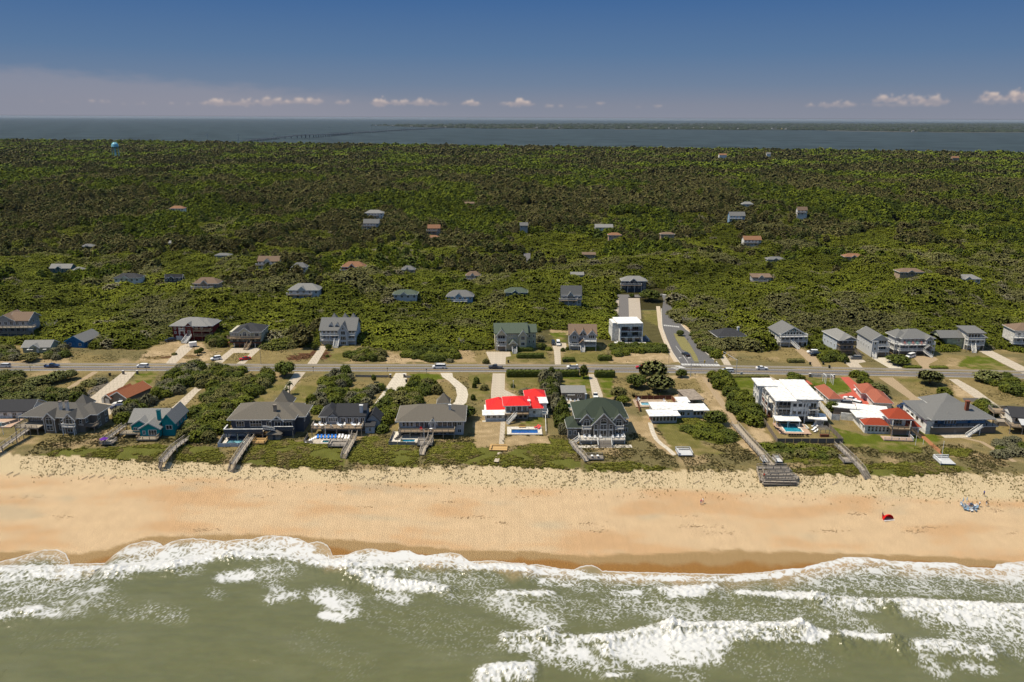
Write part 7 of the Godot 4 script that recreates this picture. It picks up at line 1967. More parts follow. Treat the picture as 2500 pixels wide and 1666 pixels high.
func car_kind(k: String) -> Array:
	if meshes.has("car" + k): return meshes["car" + k]
	var L := {"sedan": 4.8, "suv": 4.8, "pickup": 5.8, "van": 5.6, "jeep": 4.3, "cart": 2.8}[k] as float
	var h := L * 0.5
	var body: ArrayMesh
	var cab: ArrayMesh
	var top: ArrayMesh
	match k:
		"sedan":
			body = loft([[-h, 0.35, 0.72, 0.75, 0.72], [-h + 0.3, 0.22, 0.84, 0.88, 0.84], [-0.9, 0.2, 0.95, 0.91, 0.86], [1.3, 0.2, 0.98, 0.91, 0.86], [h - 0.3, 0.22, 0.98, 0.88, 0.82], [h, 0.35, 0.85, 0.78, 0.75]])
			cab = loft([[-1.05, 0.93, 0.96, 0.80, 0.78], [-0.3, 0.93, 1.40, 0.82, 0.62], [0.9, 0.93, 1.42, 0.82, 0.62], [1.75, 0.95, 1.0, 0.78, 0.74]])
			top = loft([[-0.32, 1.36, 1.42, 0.64, 0.58], [0.3, 1.40, 1.47, 0.64, 0.58], [0.92, 1.38, 1.43, 0.64, 0.58]])
		"pickup":
			body = loft([[-h, 0.5, 0.95, 0.85, 0.82], [-h + 0.35, 0.32, 1.08, 0.98, 0.92], [-1.2, 0.32, 1.18, 1.0, 0.94], [0.75, 0.32, 1.18, 1.0, 0.96], [0.78, 0.32, 0.80, 1.0, 0.98], [h - 0.12, 0.34, 0.80, 0.98, 0.98], [h - 0.1, 0.34, 1.2, 0.98, 0.98], [h, 0.4, 1.2, 0.96, 0.96]])
			cab = loft([[-1.35, 1.16, 1.2, 0.90, 0.86], [-0.7, 1.16, 1.78, 0.92, 0.74], [0.6, 1.16, 1.80, 0.92, 0.74], [0.76, 1.16, 1.2, 0.92, 0.88]])
			top = loft([[-0.72, 1.74, 1.80, 0.76, 0.70], [0.64, 1.76, 1.86, 0.76, 0.70]])
		_:
			var z := {"suv": 1.72, "van": 1.92, "jeep": 1.82, "cart": 1.8}[k] as float
			body = loft([[-h, 0.45, 0.9, 0.80, 0.78], [-h + 0.3, 0.28, 1.02, 0.92, 0.88], [-h + 1.2, 0.26, 1.1, 0.95, 0.9], [h - 0.2, 0.26, 1.12, 0.95, 0.9], [h, 0.4, 1.08, 0.88, 0.85]])
			cab = loft([[-h + 1.0, 1.08, 1.12, 0.86, 0.82], [-h + 1.7, 1.08, z - 0.04, 0.88, 0.70], [h - 0.35, 1.08, z - 0.04, 0.88, 0.70], [h - 0.05, 1.08, 1.3, 0.86, 0.78]])
			top = loft([[-h + 1.66, z - 0.1, z - 0.02, 0.73, 0.66], [0, z - 0.06, z + 0.05, 0.74, 0.66], [h - 0.3, z - 0.1, z - 0.02, 0.73, 0.66]])
	var w := ST()
	tube(w, Vector3(0, 0, -0.12), Vector3(0, 0, 0.12), 0.36, 0.36, 12)
	var rim := ST()
	tube(rim, Vector3(0, 0, -0.13), Vector3(0, 0, 0.13), 0.2, 0.2, 8)
	var lamp := ST()
	abox(lamp, Vector3.ZERO, Vector3(0.08, 0.16, 0.34))
	meshes["car" + k] = [body, cab, top, done(w), done(rim), done(lamp), h]
	return meshes["car" + k]

func car(k: String, label: String, px, py, turn: float, paint: Material, extra := "", hgt := 0.016) -> void:
	var p := P(px, py, LAND + hgt)
	var t := thing({"sedan": "sedan_car", "suv": "sport_utility_car", "pickup": "pickup_truck", "van": "panel_van", "jeep": "boxy_car", "cart": "golf_cart"}[k], label, {"pickup": "pickup truck", "van": "van", "cart": "golf cart"}.get(k, "car"), p, turn)
	var m := car_kind(k)
	var b := part(t, "body", m[0], paint)
	part(t, "window_glass", m[1], glass)
	part(t, "roof", m[2], paint)
	for gx in [-0.62, 0.60]:
		for gz in [-0.84, 0.84]:
			var o := part(t, "wheel", m[3], W_.black)
			o.position = Vector3(m[6] * gx, 0.36, gz)
			part(o, "rim", m[4], W_.steel)
	for g in [-0.62, 0.62]:
		var o := part(t, "headlight", m[5], W_.plasticwhite)
		o.position = Vector3(-m[6] + 0.02, 0.72, g)
		o = part(t, "tail_light", m[5], mat(0.35, 0.01, 0.01, 0.4, ""))
		o.position = Vector3(m[6] - 0.02, 0.85, g)
	if extra == "ladder":
		for g in [-0.5, 0.5]:
			var s := ST()
			bar(s, Vector3(-1.9, 2.16, g), Vector3(2.6, 2.16, g), 0.07, 0.07)
			for i in 5: bar(s, Vector3(-1.6 + i, 1.9, g), Vector3(-1.6 + i, 2.16, g), 0.05, 0.05)
			part(t, "roof_rack", done(s), W_.plasticwhite)
	if extra == "board":
		var s := ST()
		abox(s, Vector3(0.2, 1.9, 0.1), Vector3(2.4, 0.12, 0.5))
		part(t, "surfboard", done(s), mat(0.7, 0.5, 0.05, 0.5, ""))

func build_cars() -> void:
	var pw := mat(0.78, 0.78, 0.77, 0.25, "", 1.0, 0.5)
	var pk := mat(0.018, 0.02, 0.024, 0.2, "", 1.0, 0.5)
	var pb := mat(0.02, 0.035, 0.09, 0.2, "", 1.0, 0.5)
	var pg := mat(0.16, 0.165, 0.17, 0.25, "", 1.0, 0.5)
	var pr := mat(0.42, 0.012, 0.012, 0.2, "", 1.0, 0.5)
	car("suv", "silver SUV driving on the beach road near the pale bungalow", 10, 897, 0.0, mat(0.5, 0.51, 0.53, 0.25, "", 1.0, 0.5))
	car("pickup", "dark blue pickup truck driving on the beach road", 127, 897.3, PI, pb)
	car("suv", "white SUV driving past the gravel drive", 348, 897.6, 0.0, pw)
	car("suv", "dark SUV on the road behind the hedgerow tree", 446, 896.6, 0.0, pk)
	car("van", "white work van with a ladder rack on the beach road", 1072, 899.6, 0.0, pw, "ladder")
	car("pickup", "dark grey pickup truck driving on the beach road", 1210, 900, 0.0, mat(0.05, 0.05, 0.055, 0.3, "", 1.0, 0.5))
	car("suv", "white SUV carrying a yellow surfboard on its roof", 1398, 900.2, 0.0, pw, "board")
	car("sedan", "dark red car passing behind the tall pine", 1566, 899.6, 0.0, pr)
	car("suv", "white SUV turning at the crossing near the signal", 1776, 908.6, 0.0, pw)
	car("sedan", "white sedan on the beach road beyond the signal", 1860, 902.2, PI, pw)
	car("sedan", "black sedan waiting on the side street", 1674, 868, PI * 0.5 + 0.35 + PI, pk, "", 0.02)
	car("jeep", "white boxy car parked beside the pale drive", 527, 879, 0.55, pw)
	car("sedan", "small red car parked on the drive of the cream house", 598, 879, 0.5, pr)
	car("pickup", "white pickup truck parked at the terracotta garage", 295, 991, 0.0, pw)
	car("suv", "dark blue SUV parked in front of the white pickup", 287, 1000, 0.1, pb)
	car("suv", "dark blue SUV parked on the red brick drive", 2062, 988, 0.45 - PI * 0.5 + 1.0, pg)
	car("suv", "white SUV parked beside the grey SUV on red brick", 2087, 988, -0.75, pw)
	car("sedan", "white sedan parked behind the white SUV on red brick", 2075, 977, -0.75, pw)
	car("sedan", "white sedan parked at the end of the long red cottage", 2101, 956, 0.0, pw)
	car("suv", "white SUV parked at the teal gabled house drive", 1984, 863, 0.0, pw)
	car("suv", "black SUV parked next to the white SUV", 1991, 869, 0.0, pk)
	car("suv", "grey SUV parked at the grey-blue narrow house", 2089, 877, 0.0, pg)
	car("van", "white van parked at the curving porch house", 2223, 873, 0.6, pw)
	car("van", "white minivan parked between the two gabled houses", 1363, 842, PI * 0.5, pw)
	car("suv", "dark SUV parked beside the white minivan", 1351, 841, PI * 0.5, pk)
	car("suv", "dark blue SUV parked behind the blue house", 2205, 996, 0.35, pb)
	car("suv", "black SUV parked behind the blue house", 2214, 1003, 0.3, pk)
	car("suv", "dark green SUV parked at the blue house wall", 2221, 1016, -0.6, mat(0.02, 0.04, 0.03, 0.25, "", 1.0, 0.5))
	car("cart", "small white golf cart on the green roofed house drive", 1454, 972, PI * 0.5, pw)
	car("suv", "dark SUV parked at the red house", 416, 834, 0.4, pk)
	# box trailer
	var t := thing("box_trailer", "white box trailer in front of the red house stairs", "trailer", P(471, 847, LAND + 0.01), 0.5)
	var s := ST()
	abox(s, Vector3(0, 1.35, 0), Vector3(3.2, 1.8, 1.9))
	part(t, "body", done(s), pw)
	for g in [-1, 1]:
		s = ST()
		tube(s, Vector3(0.2, 0.35, g * 0.8), Vector3(0.2, 0.35, g * 1.0), 0.35, 0.35, 10)
		part(t, "wheel", done(s), W_.black)
	s = ST()
	bar(s, Vector3(-1.6, 0.45, 0), Vector3(-2.8, 0.4, 0), 0.1, 0.1)
	tube(s, Vector3(-2.6, 0.4, 0), Vector3(-2.6, 0.0, 0), 0.06, 0.06, 6)
	part(t, "tow_bar", done(s), W_.black)

# ---------------------------------------------------------------- boardwalks, fences, street furniture
# points: px, py, height above ground
func boardwalk(label: String, pts: Array, w: float, m: Material, rm: Material, rails := true) -> Node3D:
	var c := []
	for p in pts:
		var g := G(p[0], p[1], p[2])
		c.append(g + Vector3(0, p[2], 0))
	var t := thing("boardwalk", label, "boardwalk", Vector3(c[0].x, c[0].y, c[0].z))
	var o := t.position
	for i in c.size() - 1:
		var a: Vector3 = c[i] - o
		var b: Vector3 = c[i + 1] - o
		var d := b - a
		var side := (d * Vector3(1, 0, 1)).cross(Vector3.UP).normalized() * w * 0.5
		if absf(d.y) > 0.5 * Vector2(d.x, d.z).length():
			stairs(a, b, w, m, rm, t)
			continue
		var s := ST()
		bar(s, a - Vector3(0, 0.08, 0), b - Vector3(0, 0.08, 0), w, 0.14)
		part(t, "walkway", done(s), m)
		if rails:
			railing(a + side, b + side, rm, 1.0, t, 0.0)
			railing(a - side, b - side, rm, 1.0, t, 0.0)
		var n := maxi(1, int(d.length() / 3.0))
		for k in n + 1:
			for g in [-1, 1]:
				var p: Vector3 = a.lerp(b, k / float(n)) + side * g
				var y := gh(p.x + o.x, p.z + o.z) - o.y
				if y < p.y - 0.1:
					s = ST()
					bar(s, Vector3(p.x, y - 0.3, p.z), Vector3(p.x, p.y - 0.1, p.z), 0.15, 0.15)
					part(t, "post", done(s), m)
	return t

# a raised sitting deck: front left pixel, front right pixel
func platform(called: String, label: String, ax, ay, bx, by, deep: float, h: float, m: Material, rm: Material, sides := "flrb", bench := "") -> void:
	var a := G(ax, ay)
	var b := G(bx, by)
	var keep := hs
	var hmax := maxf(gh(a.x, a.z - deep), maxf(gh(b.x, b.z - deep), a.y))
	a.y = hmax
	hs = thing(called, label, "deck", a, -atan2(b.z - a.z, b.x - a.x))
	var w := Vector2(b.x - a.x, b.z - a.z).length()
	wall(0, w, 0, -deep, h - 0.2, h, m, "deck")
	if rm:
		if "f" in sides: railing(Vector3(0, h, -0.08), Vector3(w, h, -0.08), rm, 0.85, null, 0.3)
		if "b" in sides: railing(Vector3(0, h, -deep + 0.08), Vector3(w, h, -deep + 0.08), rm, 0.85, null, 0.3)
		if "l" in sides: railing(Vector3(0.08, h, 0), Vector3(0.08, h, -deep), rm, 0.85, null, 0.3)
		if "r" in sides: railing(Vector3(w - 0.08, h, 0), Vector3(w - 0.08, h, -deep), rm, 0.85, null, 0.3)
	for x in [0.15, w - 0.15]:
		for z in [-0.15, -deep + 0.15]: wall(x - 0.08, x + 0.08, z - 0.08, z + 0.08, gh(a.x + x, a.z + z) - a.y - 0.4, h - 0.2, m, "post")
	if "b" in bench: wall(0.3, w - 0.3, -deep + 0.3, -deep + 0.75, h + 0.4, h + 0.47, m, "bench")
	if "l" in bench: wall(0.3, 0.75, -0.3, -deep + 0.3, h + 0.41, h + 0.48, m, "bench")
	hs = keep

func fence(label: String, pts: Array, h: float, m: Material, called := "fence", board := 0.0) -> void:
	var c := []
	for p in pts: c.append(P(p[0], p[1], LAND))
	var t := thing(called, label, "fence", c[0])
	for i in c.size() - 1:
		var a: Vector3 = c[i] - t.position
		var b: Vector3 = c[i + 1] - t.position
		var d := b - a
		if board > 0:
			var n := maxi(1, int(d.length() / board))
			for k in n:
				var s := ST()
				var p0 := a + d * k / n
				var p1 := a + d * (k + 0.93) / n
				bar(s, p0 + Vector3(0, h * 0.5, 0), p1 + Vector3(0, h * 0.5, 0), 0.06, h)
				part(t, "panel", done(s), m)
				s = ST()
				abox(s, p0 + Vector3(0, h * 0.52, 0), Vector3(0.14, h * 1.06, 0.14))
				part(t, "post", done(s), m)
		else:
			railing(a, b, m, h, t, 0.3)

func pole_thing(called: String, label: String, cat: String, px, py, h: float, r: float, m: Material) -> Node3D:
	var t := thing(called, label, cat, G(px, py))
	var s := ST()
	tube(s, Vector3(0, -0.2, 0), Vector3(0, h, 0), r, r * 0.7, 8)
	part(t, "pole", done(s), m)
	return t

func build_walks() -> void:
	var w := W_
	boardwalk("grey boardwalk running down from the brown shingled house", [[66, 1049, 2.3], [34, 1072, 1.8], [0, 1096, 1.4], [-40, 1124, 1.0]], 1.6, w.oldwood, w.oldwood)
	boardwalk("boardwalk from the teal house to the deck with the purple cover", [[303, 1040, 1.5], [252, 1078, 0.9]], 1.5, w.oldwood, w.oldwood)
	platform("dune_deck", "small dune deck holding a purple covered heap", 242, 1090, 274, 1090, 3.6, 0.8, w.oldwood, w.oldwood, "flrb", "l")
	boardwalk("long grey boardwalk ending in beach stairs below the teal house", [[463, 1066, 1.4], [424, 1094, 1.5], [395, 1128, 2.2], [388, 1146, 0.2]], 1.8, w.oldwood, w.oldwood)
	boardwalk("boardwalk with beach stairs below the slate house", [[616, 1064, 1.4], [594, 1094, 1.3], [568, 1134, 1.8], [562, 1152, 0.2]], 1.8, w.oldwood, w.rail)
	platform("timber_deck", "new yellow timber deck beside the fenced pale pool", 616, 1088, 646, 1088, 3.6, 0.7, w.newwood, w.newwood, "flr", "b")
	platform("timber_landing", "new yellow timber landing under the slate house deck", 622, 1072, 652, 1072, 3.0, 1.4, w.newwood, w.newwood, "fr")
	boardwalk("boardwalk and stairs from the deck of white furniture to the dune", [[866, 1058, 2.6], [862, 1072, 1.3], [842, 1108, 1.0], [838, 1120, 0.1]], 1.8, w.rail, w.oldwood)
	platform("dune_deck", "grey dune deck with benches below the blue loungers", 800, 1095, 846, 1095, 4.0, 0.7, w.oldwood, w.oldwood, "flrb", "lb")
	boardwalk("boardwalk from the pale grey house down its dune path", [[1052, 1062, 2.2], [1048, 1076, 0.9], [1034, 1096, 0.6], [1030, 1110, 0.4]], 1.6, w.rail, w.oldwood)
	platform("dune_deck", "grey dune deck with a railing below the pale grey house", 1018, 1092, 1056, 1092, 4.2, 0.7, w.oldwood, w.oldwood, "flrb", "b")
	platform("bench_deck", "pale yellow bench deck on the path below the red roofed house", 1194, 1102, 1238, 1103, 4.0, 0.4, w.newwood, null, "", "lb")
	boardwalk("grey boardwalk curving down from the green roofed house", [[1394, 1078, 1.0], [1404, 1094, 0.9], [1424, 1114, 0.8], [1432, 1126, 0.3]], 1.4, w.oldwood, w.oldwood)
	platform("dune_deck", "low dune deck with two white chairs", 1434, 1126, 1474, 1126, 2.8, 0.5, w.oldwood, w.oldwood, "fb")
	for k in [1446, 1460]:
		var p := G(k, 1123)
		lounger(Vector3(p.x, LAND + 0.5, p.z - 0.6), PI, w.plasticwhite, "white lounger on the low dune deck", "white loungers on the dune deck")
	platform("dune_deck", "square grey dune deck with benches beside the curved footpath", 1656, 1116, 1692, 1116, 4.6, 0.6, w.ltgrey, w.ltgrey, "lrb", "lb")
	boardwalk("long public boardwalk running to the beach ramps", [[1793, 1036, 0.4], [1828, 1076, 0.8], [1858, 1108, 1.0], [1884, 1136, 1.2]], 2.2, w.rail, w.oldwood)
	build_ramps()
	boardwalk("grey boardwalk from the corner of the dark pool fence to the beach", [[2044, 1086, 0.5], [2084, 1124, 0.8], [2106, 1148, 1.0], [2118, 1170, 0.1]], 1.7, w.oldwood, w.oldwood)
	platform("dune_deck", "small grey dune deck beside the boardwalk of the white house", 2060, 1134, 2090, 1134, 4.0, 0.6, w.oldwood, w.oldwood, "flb", "")
	platform("dune_deck", "white dune deck with a dark table at the foot of the flagpole", 2296, 1137, 2334, 1138, 5.0, 0.6, w.ltgrey, w.plasticwhite, "lb", "b")
	# fences and walls
	fence("dark board fence around the lawn of the turquoise pool", [[1856, 1019], [1898, 1083], [2058, 1083], [2014, 1036]], 1.7, w.brown, "board_fence", 2.4)
	fence("white rail fence around the pale pool of the slate house", [[532, 1092], [597, 1091], [609, 1069], [546, 1069], [532, 1092]], 1.3, w.bluegrey, "pool_fence", 2.0)
	fence("brown board fence behind the pool of the flat roofed house", [[1562, 1006], [1552, 976], [1640, 976], [1648, 986]], 1.6, w.redwood, "board_fence", 2.2)
	fence("dark low fence around the pool of the pale grey house", [[962, 1058], [949, 1088], [1016, 1089]], 1.3, w.oldwood, "pool_fence", 2.2)
	fence("white picket fence in the thicket behind the teal gabled house", [[1834, 812], [1858, 811], [1884, 810]], 1.9, w.white, "picket_fence", 2.0)
	fence("white fence post line beside the red roofed house lawn", [[1331, 1010], [1333, 1062]], 1.2, w.white, "rail_fence")
	fence("white pool fence of the green roofed house lot", [[1390, 1003], [1418, 1003], [1430, 980]], 1.2, w.white, "rail_fence")
	fence("white garden wall beside the boardwalk of the white modern house", [[1996, 988], [2030, 1026], [2052, 1027]], 2.2, w.white, "garden_wall", 3.4)
	fence("low grey stone wall with pillars along the road", [[868, 921], [910, 922], [952, 922]], 1.0, mat(0.36, 0.34, 0.31, 0.9, "grain", 1.5), "stone_wall", 8.0)
	fence("short stone wall beside the wide concrete driveway", [[986, 922], [1006, 924]], 1.0, mat(0.36, 0.34, 0.31, 0.9, "grain", 1.5), "stone_wall", 8.0)
	fence("low white wall with dark end pillars along the road", [[1979, 921], [2008, 922], [2034, 923]], 1.2, w.offwhite, "garden_wall", 5.0)
	fence("dark boards around the pool deck of the white deck chairs house", [[752, 1066], [742, 1082], [766, 1086]], 1.1, w.oldwood, "pool_fence", 2.2)
	fence("brown board fence beside the slate house", [[742, 1050], [758, 1016]], 1.6, w.oldwood, "board_fence", 2.4)
	fence("dark board fence around the pool of the long white bungalow", [[-20, 1050], [46, 1030], [44, 1022]], 1.2, w.oldwood, "pool_fence", 2.2)
	# white posts of the frame on the ring lawn
	var t := thing("post_frame", "open frame of white posts standing on the ring lawn", "frame", P(2009, 934, LAND))
	for k in [[2009, 931], [2013, 935], [2016, 938], [2027, 933], [2031, 936], [2034, 940]]:
		var p := P(k[0], k[1], LAND) - t.position
		var s := ST()
		tube(s, p, p + Vector3(0, 3.3, 0), 0.12, 0.12, 8)
		part(t, "post", done(s), w.plasticwhite)
	for k in [[2009, 931, 2016, 938], [2027, 933, 2034, 940]]:
		var s := ST()
		bar(s, P(k[0], k[1], LAND) - t.position + Vector3(0, 3.3, 0), P(k[2], k[3], LAND) - t.position + Vector3(0, 3.3, 0), 0.12, 0.12)
		part(t, "beam", done(s), w.plasticwhite)
	var s2 := ST()
	bar(s2, P(2012, 934, LAND) - t.position + Vector3(0, 3.3, 0), P(2031, 936, LAND) - t.position + Vector3(0, 3.3, 0), 0.12, 0.12)
	part(t, "beam", done(s2), w.plasticwhite)
	# signals
	t = pole_thing("signal_mast", "grey traffic signal mast with a long arm over the crossing", "traffic signal", 1686, 920, 6.6, 0.16, w.steel)
	var s := ST()
	bar(s, Vector3(0, 6.3, 0), Vector3(10.6, 6.6, -1.5), 0.16, 0.16)
	part(t, "arm", done(s), w.steel)
	for k in [5.5, 9.8]:
		s = ST()
		abox(s, Vector3(k, 6.1, -k * 0.14), Vector3(0.4, 1.1, 0.4))
		part(t, "signal_head", done(s), mat(0.55, 0.38, 0.03, 0.6, ""))
	t = pole_thing("signal_mast", "grey traffic signal mast with a yellow signal head", "traffic signal", 1797, 917, 6.8, 0.16, w.steel)
	s = ST()
	bar(s, Vector3(0, 6.5, 0), Vector3(-3.6, 7.4, -9.0), 0.15, 0.15)
	part(t, "arm", done(s), w.steel)
	for k in [0.7, 1.0]:
		s = ST()
		abox(s, Vector3(-3.6 * k, 6.5 + 0.9 * k - 0.5, -9.0 * k), Vector3(0.45, 1.2, 0.45))
		part(t, "signal_head", done(s), mat(0.55, 0.38, 0.03, 0.6, ""))
	s = ST()
	abox(s, Vector3(2.0, 0.8, 0.4), Vector3(0.9, 1.6, 0.7))
	part(t, "control_cabinet", done(s), w.steel)
	# poles
	for k in [[1632.7, 888, 6.4, "wooden utility pole at the side street corner"], [1041, 912, 2.0, "short dark post beside the wide concrete driveway"], [765, 909, 2.4, "short dark post at the road by the shrub belt"], [637, 889, 7.0, "slim grey street pole beside the shrub mound"], [946, 909, 2.0, "short dark post by the stone wall"], [357, 907, 2.2, "short dark post near the gravel drive mouth"], [74, 906, 2.0, "short dark post by the sandy scrub"], [1679, 838, 2.2, "thin sign post on the median island"], [1697, 922, 1.8, "short sign post beside the traffic signal mast"]]:
		t = pole_thing("roadside_pole", k[3], "pole", k[0], k[1], k[2], 0.10, w.oldwood)
		s = ST()
		abox(s, Vector3(0, k[2] - 0.3, 0), Vector3(0.5 if k[2] < 3 else 1.6, 0.4 if k[2] < 3 else 0.12, 0.06))
		part(t, "sign_plate" if k[2] < 3 else "crossarm", done(s), w.black if k[2] < 3 else w.oldwood)
	t = pole_thing("lamp_post", "thin white lamp post on the lawn of the red roofed house", "lamp post", 1253, 949, 2.9, 0.06, w.plasticwhite)
	s = ST()
	abox(s, Vector3(0, 3.0, 0), Vector3(0.26, 0.36, 0.26))
	part(t, "lantern", done(s), w.plasticwhite)
	for k in [[2298, 1126, 6.4, "tall white flagpole beside the white dune deck"], [2235, 1088, 3.2, "white volleyball post on the villa lawn"], [2254, 1086, 1.6, "short white post on the villa lawn"], [1036, 1090, 5.6, "white flag pole at the pale grey house pool"], [796, 1078, 6.0, "white flag pole at the blue loungers"], [8, 1062, 4.5, "white pole beside the boardwalk of the brown house"], [1418, 1118, 4.6, "thin grey pole beside the curved boardwalk"]]:
		t = pole_thing("white_pole", k[3], "pole", k[0], k[1], k[2], 0.07, w.plasticwhite)
		s = ST()
		tube(s, Vector3(0, k[2], 0), Vector3(0, k[2] + 0.14, 0), 0.09, 0.04, 8)
		part(t, "finial", done(s), w.plasticwhite)
	# gate pillars, bins, small boxes
	for k in [[301, 914], [335, 914], [1977, 921], [2036, 924], [953, 923], [987, 922]]:
		t = thing("gate_pillar", "short masonry pillar with a pale cap at a driveway mouth", "pillar", P(k[0], k[1], LAND), 0.0, "driveway pillars")
		s = ST()
		abox(s, Vector3(0, 0.7, 0), Vector3(0.7, 1.4, 0.7))
		part(t, "shaft", done(s), w.brown)
		s = ST()
		abox(s, Vector3(0, 1.48, 0), Vector3(0.9, 0.16, 0.9))
		part(t, "cap", done(s), w.offwhite)
	for k in [[1376, 885], [1384, 885], [1730, 933], [1978, 891], [2010, 891], [2025, 899], [1241, 886], [992, 934], [268, 918], [2063, 888]]:
		t = thing("wheeled_bin", "dark wheeled rubbish bin standing beside the road", "bin", P(k[0], k[1], LAND), 0.0, "rubbish bins along the road")
		s = ST()
		hexa(s, [Vector3(-0.28, 0, 0.3), Vector3(0.28, 0, 0.3), Vector3(0.28, 0, -0.3), Vector3(-0.28, 0, -0.3), Vector3(-0.36, 1.05, 0.4), Vector3(0.36, 1.05, 0.4), Vector3(0.36, 1.05, -0.4), Vector3(-0.36, 1.05, -0.4)])
		part(t, "tub", done(s), mat(0.03, 0.04, 0.03, 0.6, ""))
		s = ST()
		abox(s, Vector3(0, 1.1, 0), Vector3(0.78, 0.1, 0.86))
		part(t, "lid", done(s), mat(0.03, 0.03, 0.03, 0.6, ""))
	# sand fences on the dune face
	for k in [[24, 1158], [40, 1161], [124, 1162], [157, 1158], [207, 1169], [225, 1166], [247, 1164], [276, 1168], [560, 1172], [580, 1172], [603, 1170], [672, 1164], [884, 1170], [905, 1171], [940, 1168], [1096, 1170], [1120, 1168], [1222, 1178], [1260, 1174], [1404, 1176], [1500, 1178], [1552, 1182], [1580, 1178], [1700, 1180], [2040, 1182]]:
		var a := G(k[0] - 8, k[1] + 4)
		var b := G(k[0] + 8, k[1] - 4)
		t = thing("sand_fence", "short slatted sand fence half buried in the dune face", "fence", a, 0.0, "sand fences on the dune")
		s = ST()
		var n := 14
		for i in n:
			var p := (b - a) * i / n
			p.y = gh(p.x + a.x, p.z + a.z) - a.y
			abox(s, p + Vector3(0, 0.12, 0), Vector3(0.06, 0.5, 0.03))
		part(t, "slat_run", done(s), w.rail)
		s = ST()
		bar(s, Vector3(0, 0.4, 0), b - a + Vector3(0, 0.4, 0), 0.03, 0.05)
		part(t, "wire", done(s), w.oldwood)

func build_ramps() -> void:
	var w := W_
	for k in [[1862, 1138, 1876, 1138], [1894, 1138, 1911, 1138]]:
		platform("overlook_deck", "square overlook deck with benches at the end of the public boardwalk, %s one" % ("narrower" if k[0] < 1880 else "wider"), k[0], k[1], k[2], k[3], 3.6, 1.2, w.ltgrey, w.rail, "lrb", "b")
	var o := G(1850, 1142)
	var t := thing("beach_ramp", "stack of weathered zigzag timber ramps down to the beach", "ramp", o)
	var rows := [[1850, 1143, 1922, 1143, 1.25, 1.05], [1872, 1151, 1928, 1151, 0.95, 0.9], [1862, 1159, 1936, 1159, 0.85, 0.9], [1866, 1167, 1948, 1168, 0.9, 0.8], [1862, 1175, 1944, 1177, 0.75, 0.6], [1862, 1181, 1944, 1182, 0.5, 0.2]]
	for i in rows.size():
		var r = rows[i]
		var a := G(r[0], r[1], r[4]) + Vector3(0, r[4], 0) - o
		var b := G(r[2], r[3], r[5]) + Vector3(0, r[5], 0) - o
		var s := ST()
		bar(s, a, b, 1.5, 0.14)
		part(t, "ramp", done(s), w.oldwood)
		var side := Vector3(0, 0, 0.78)
		railing(a + side, b + side, w.oldwood, 0.95, t, 0.0)
		railing(a - side, b - side, w.oldwood, 0.95, t, 0.0)
		for k in 5:
			var p := a.lerp(b, k / 4.0)
			var y := gh(p.x + o.x, p.z + o.z) - o.y
			s = ST()
			bar(s, Vector3(p.x, y - 0.3, p.z), Vector3(p.x, p.y, p.z), 0.16, 0.16)
			part(t, "post", done(s), w.oldwood)
		if i > 0:
			var q = rows[i - 1]
			var e := (G(q[2], q[3], q[5]) + Vector3(0, q[5], 0) - o) if i % 2 else (G(q[0], q[1], q[4]) + Vector3(0, q[4], 0) - o)
			var f := b if i % 2 else a
			s = ST()
			bar(s, e, f, 1.5, 0.14)
			part(t, "landing", done(s), w.oldwood)
	stairs(G(1854, 1146, 1.2) + Vector3(0, 1.2, 0) - o, G(1862, 1180) + Vector3(0, 0.1, 0) - o, 1.6, w.rail, w.rail, t)

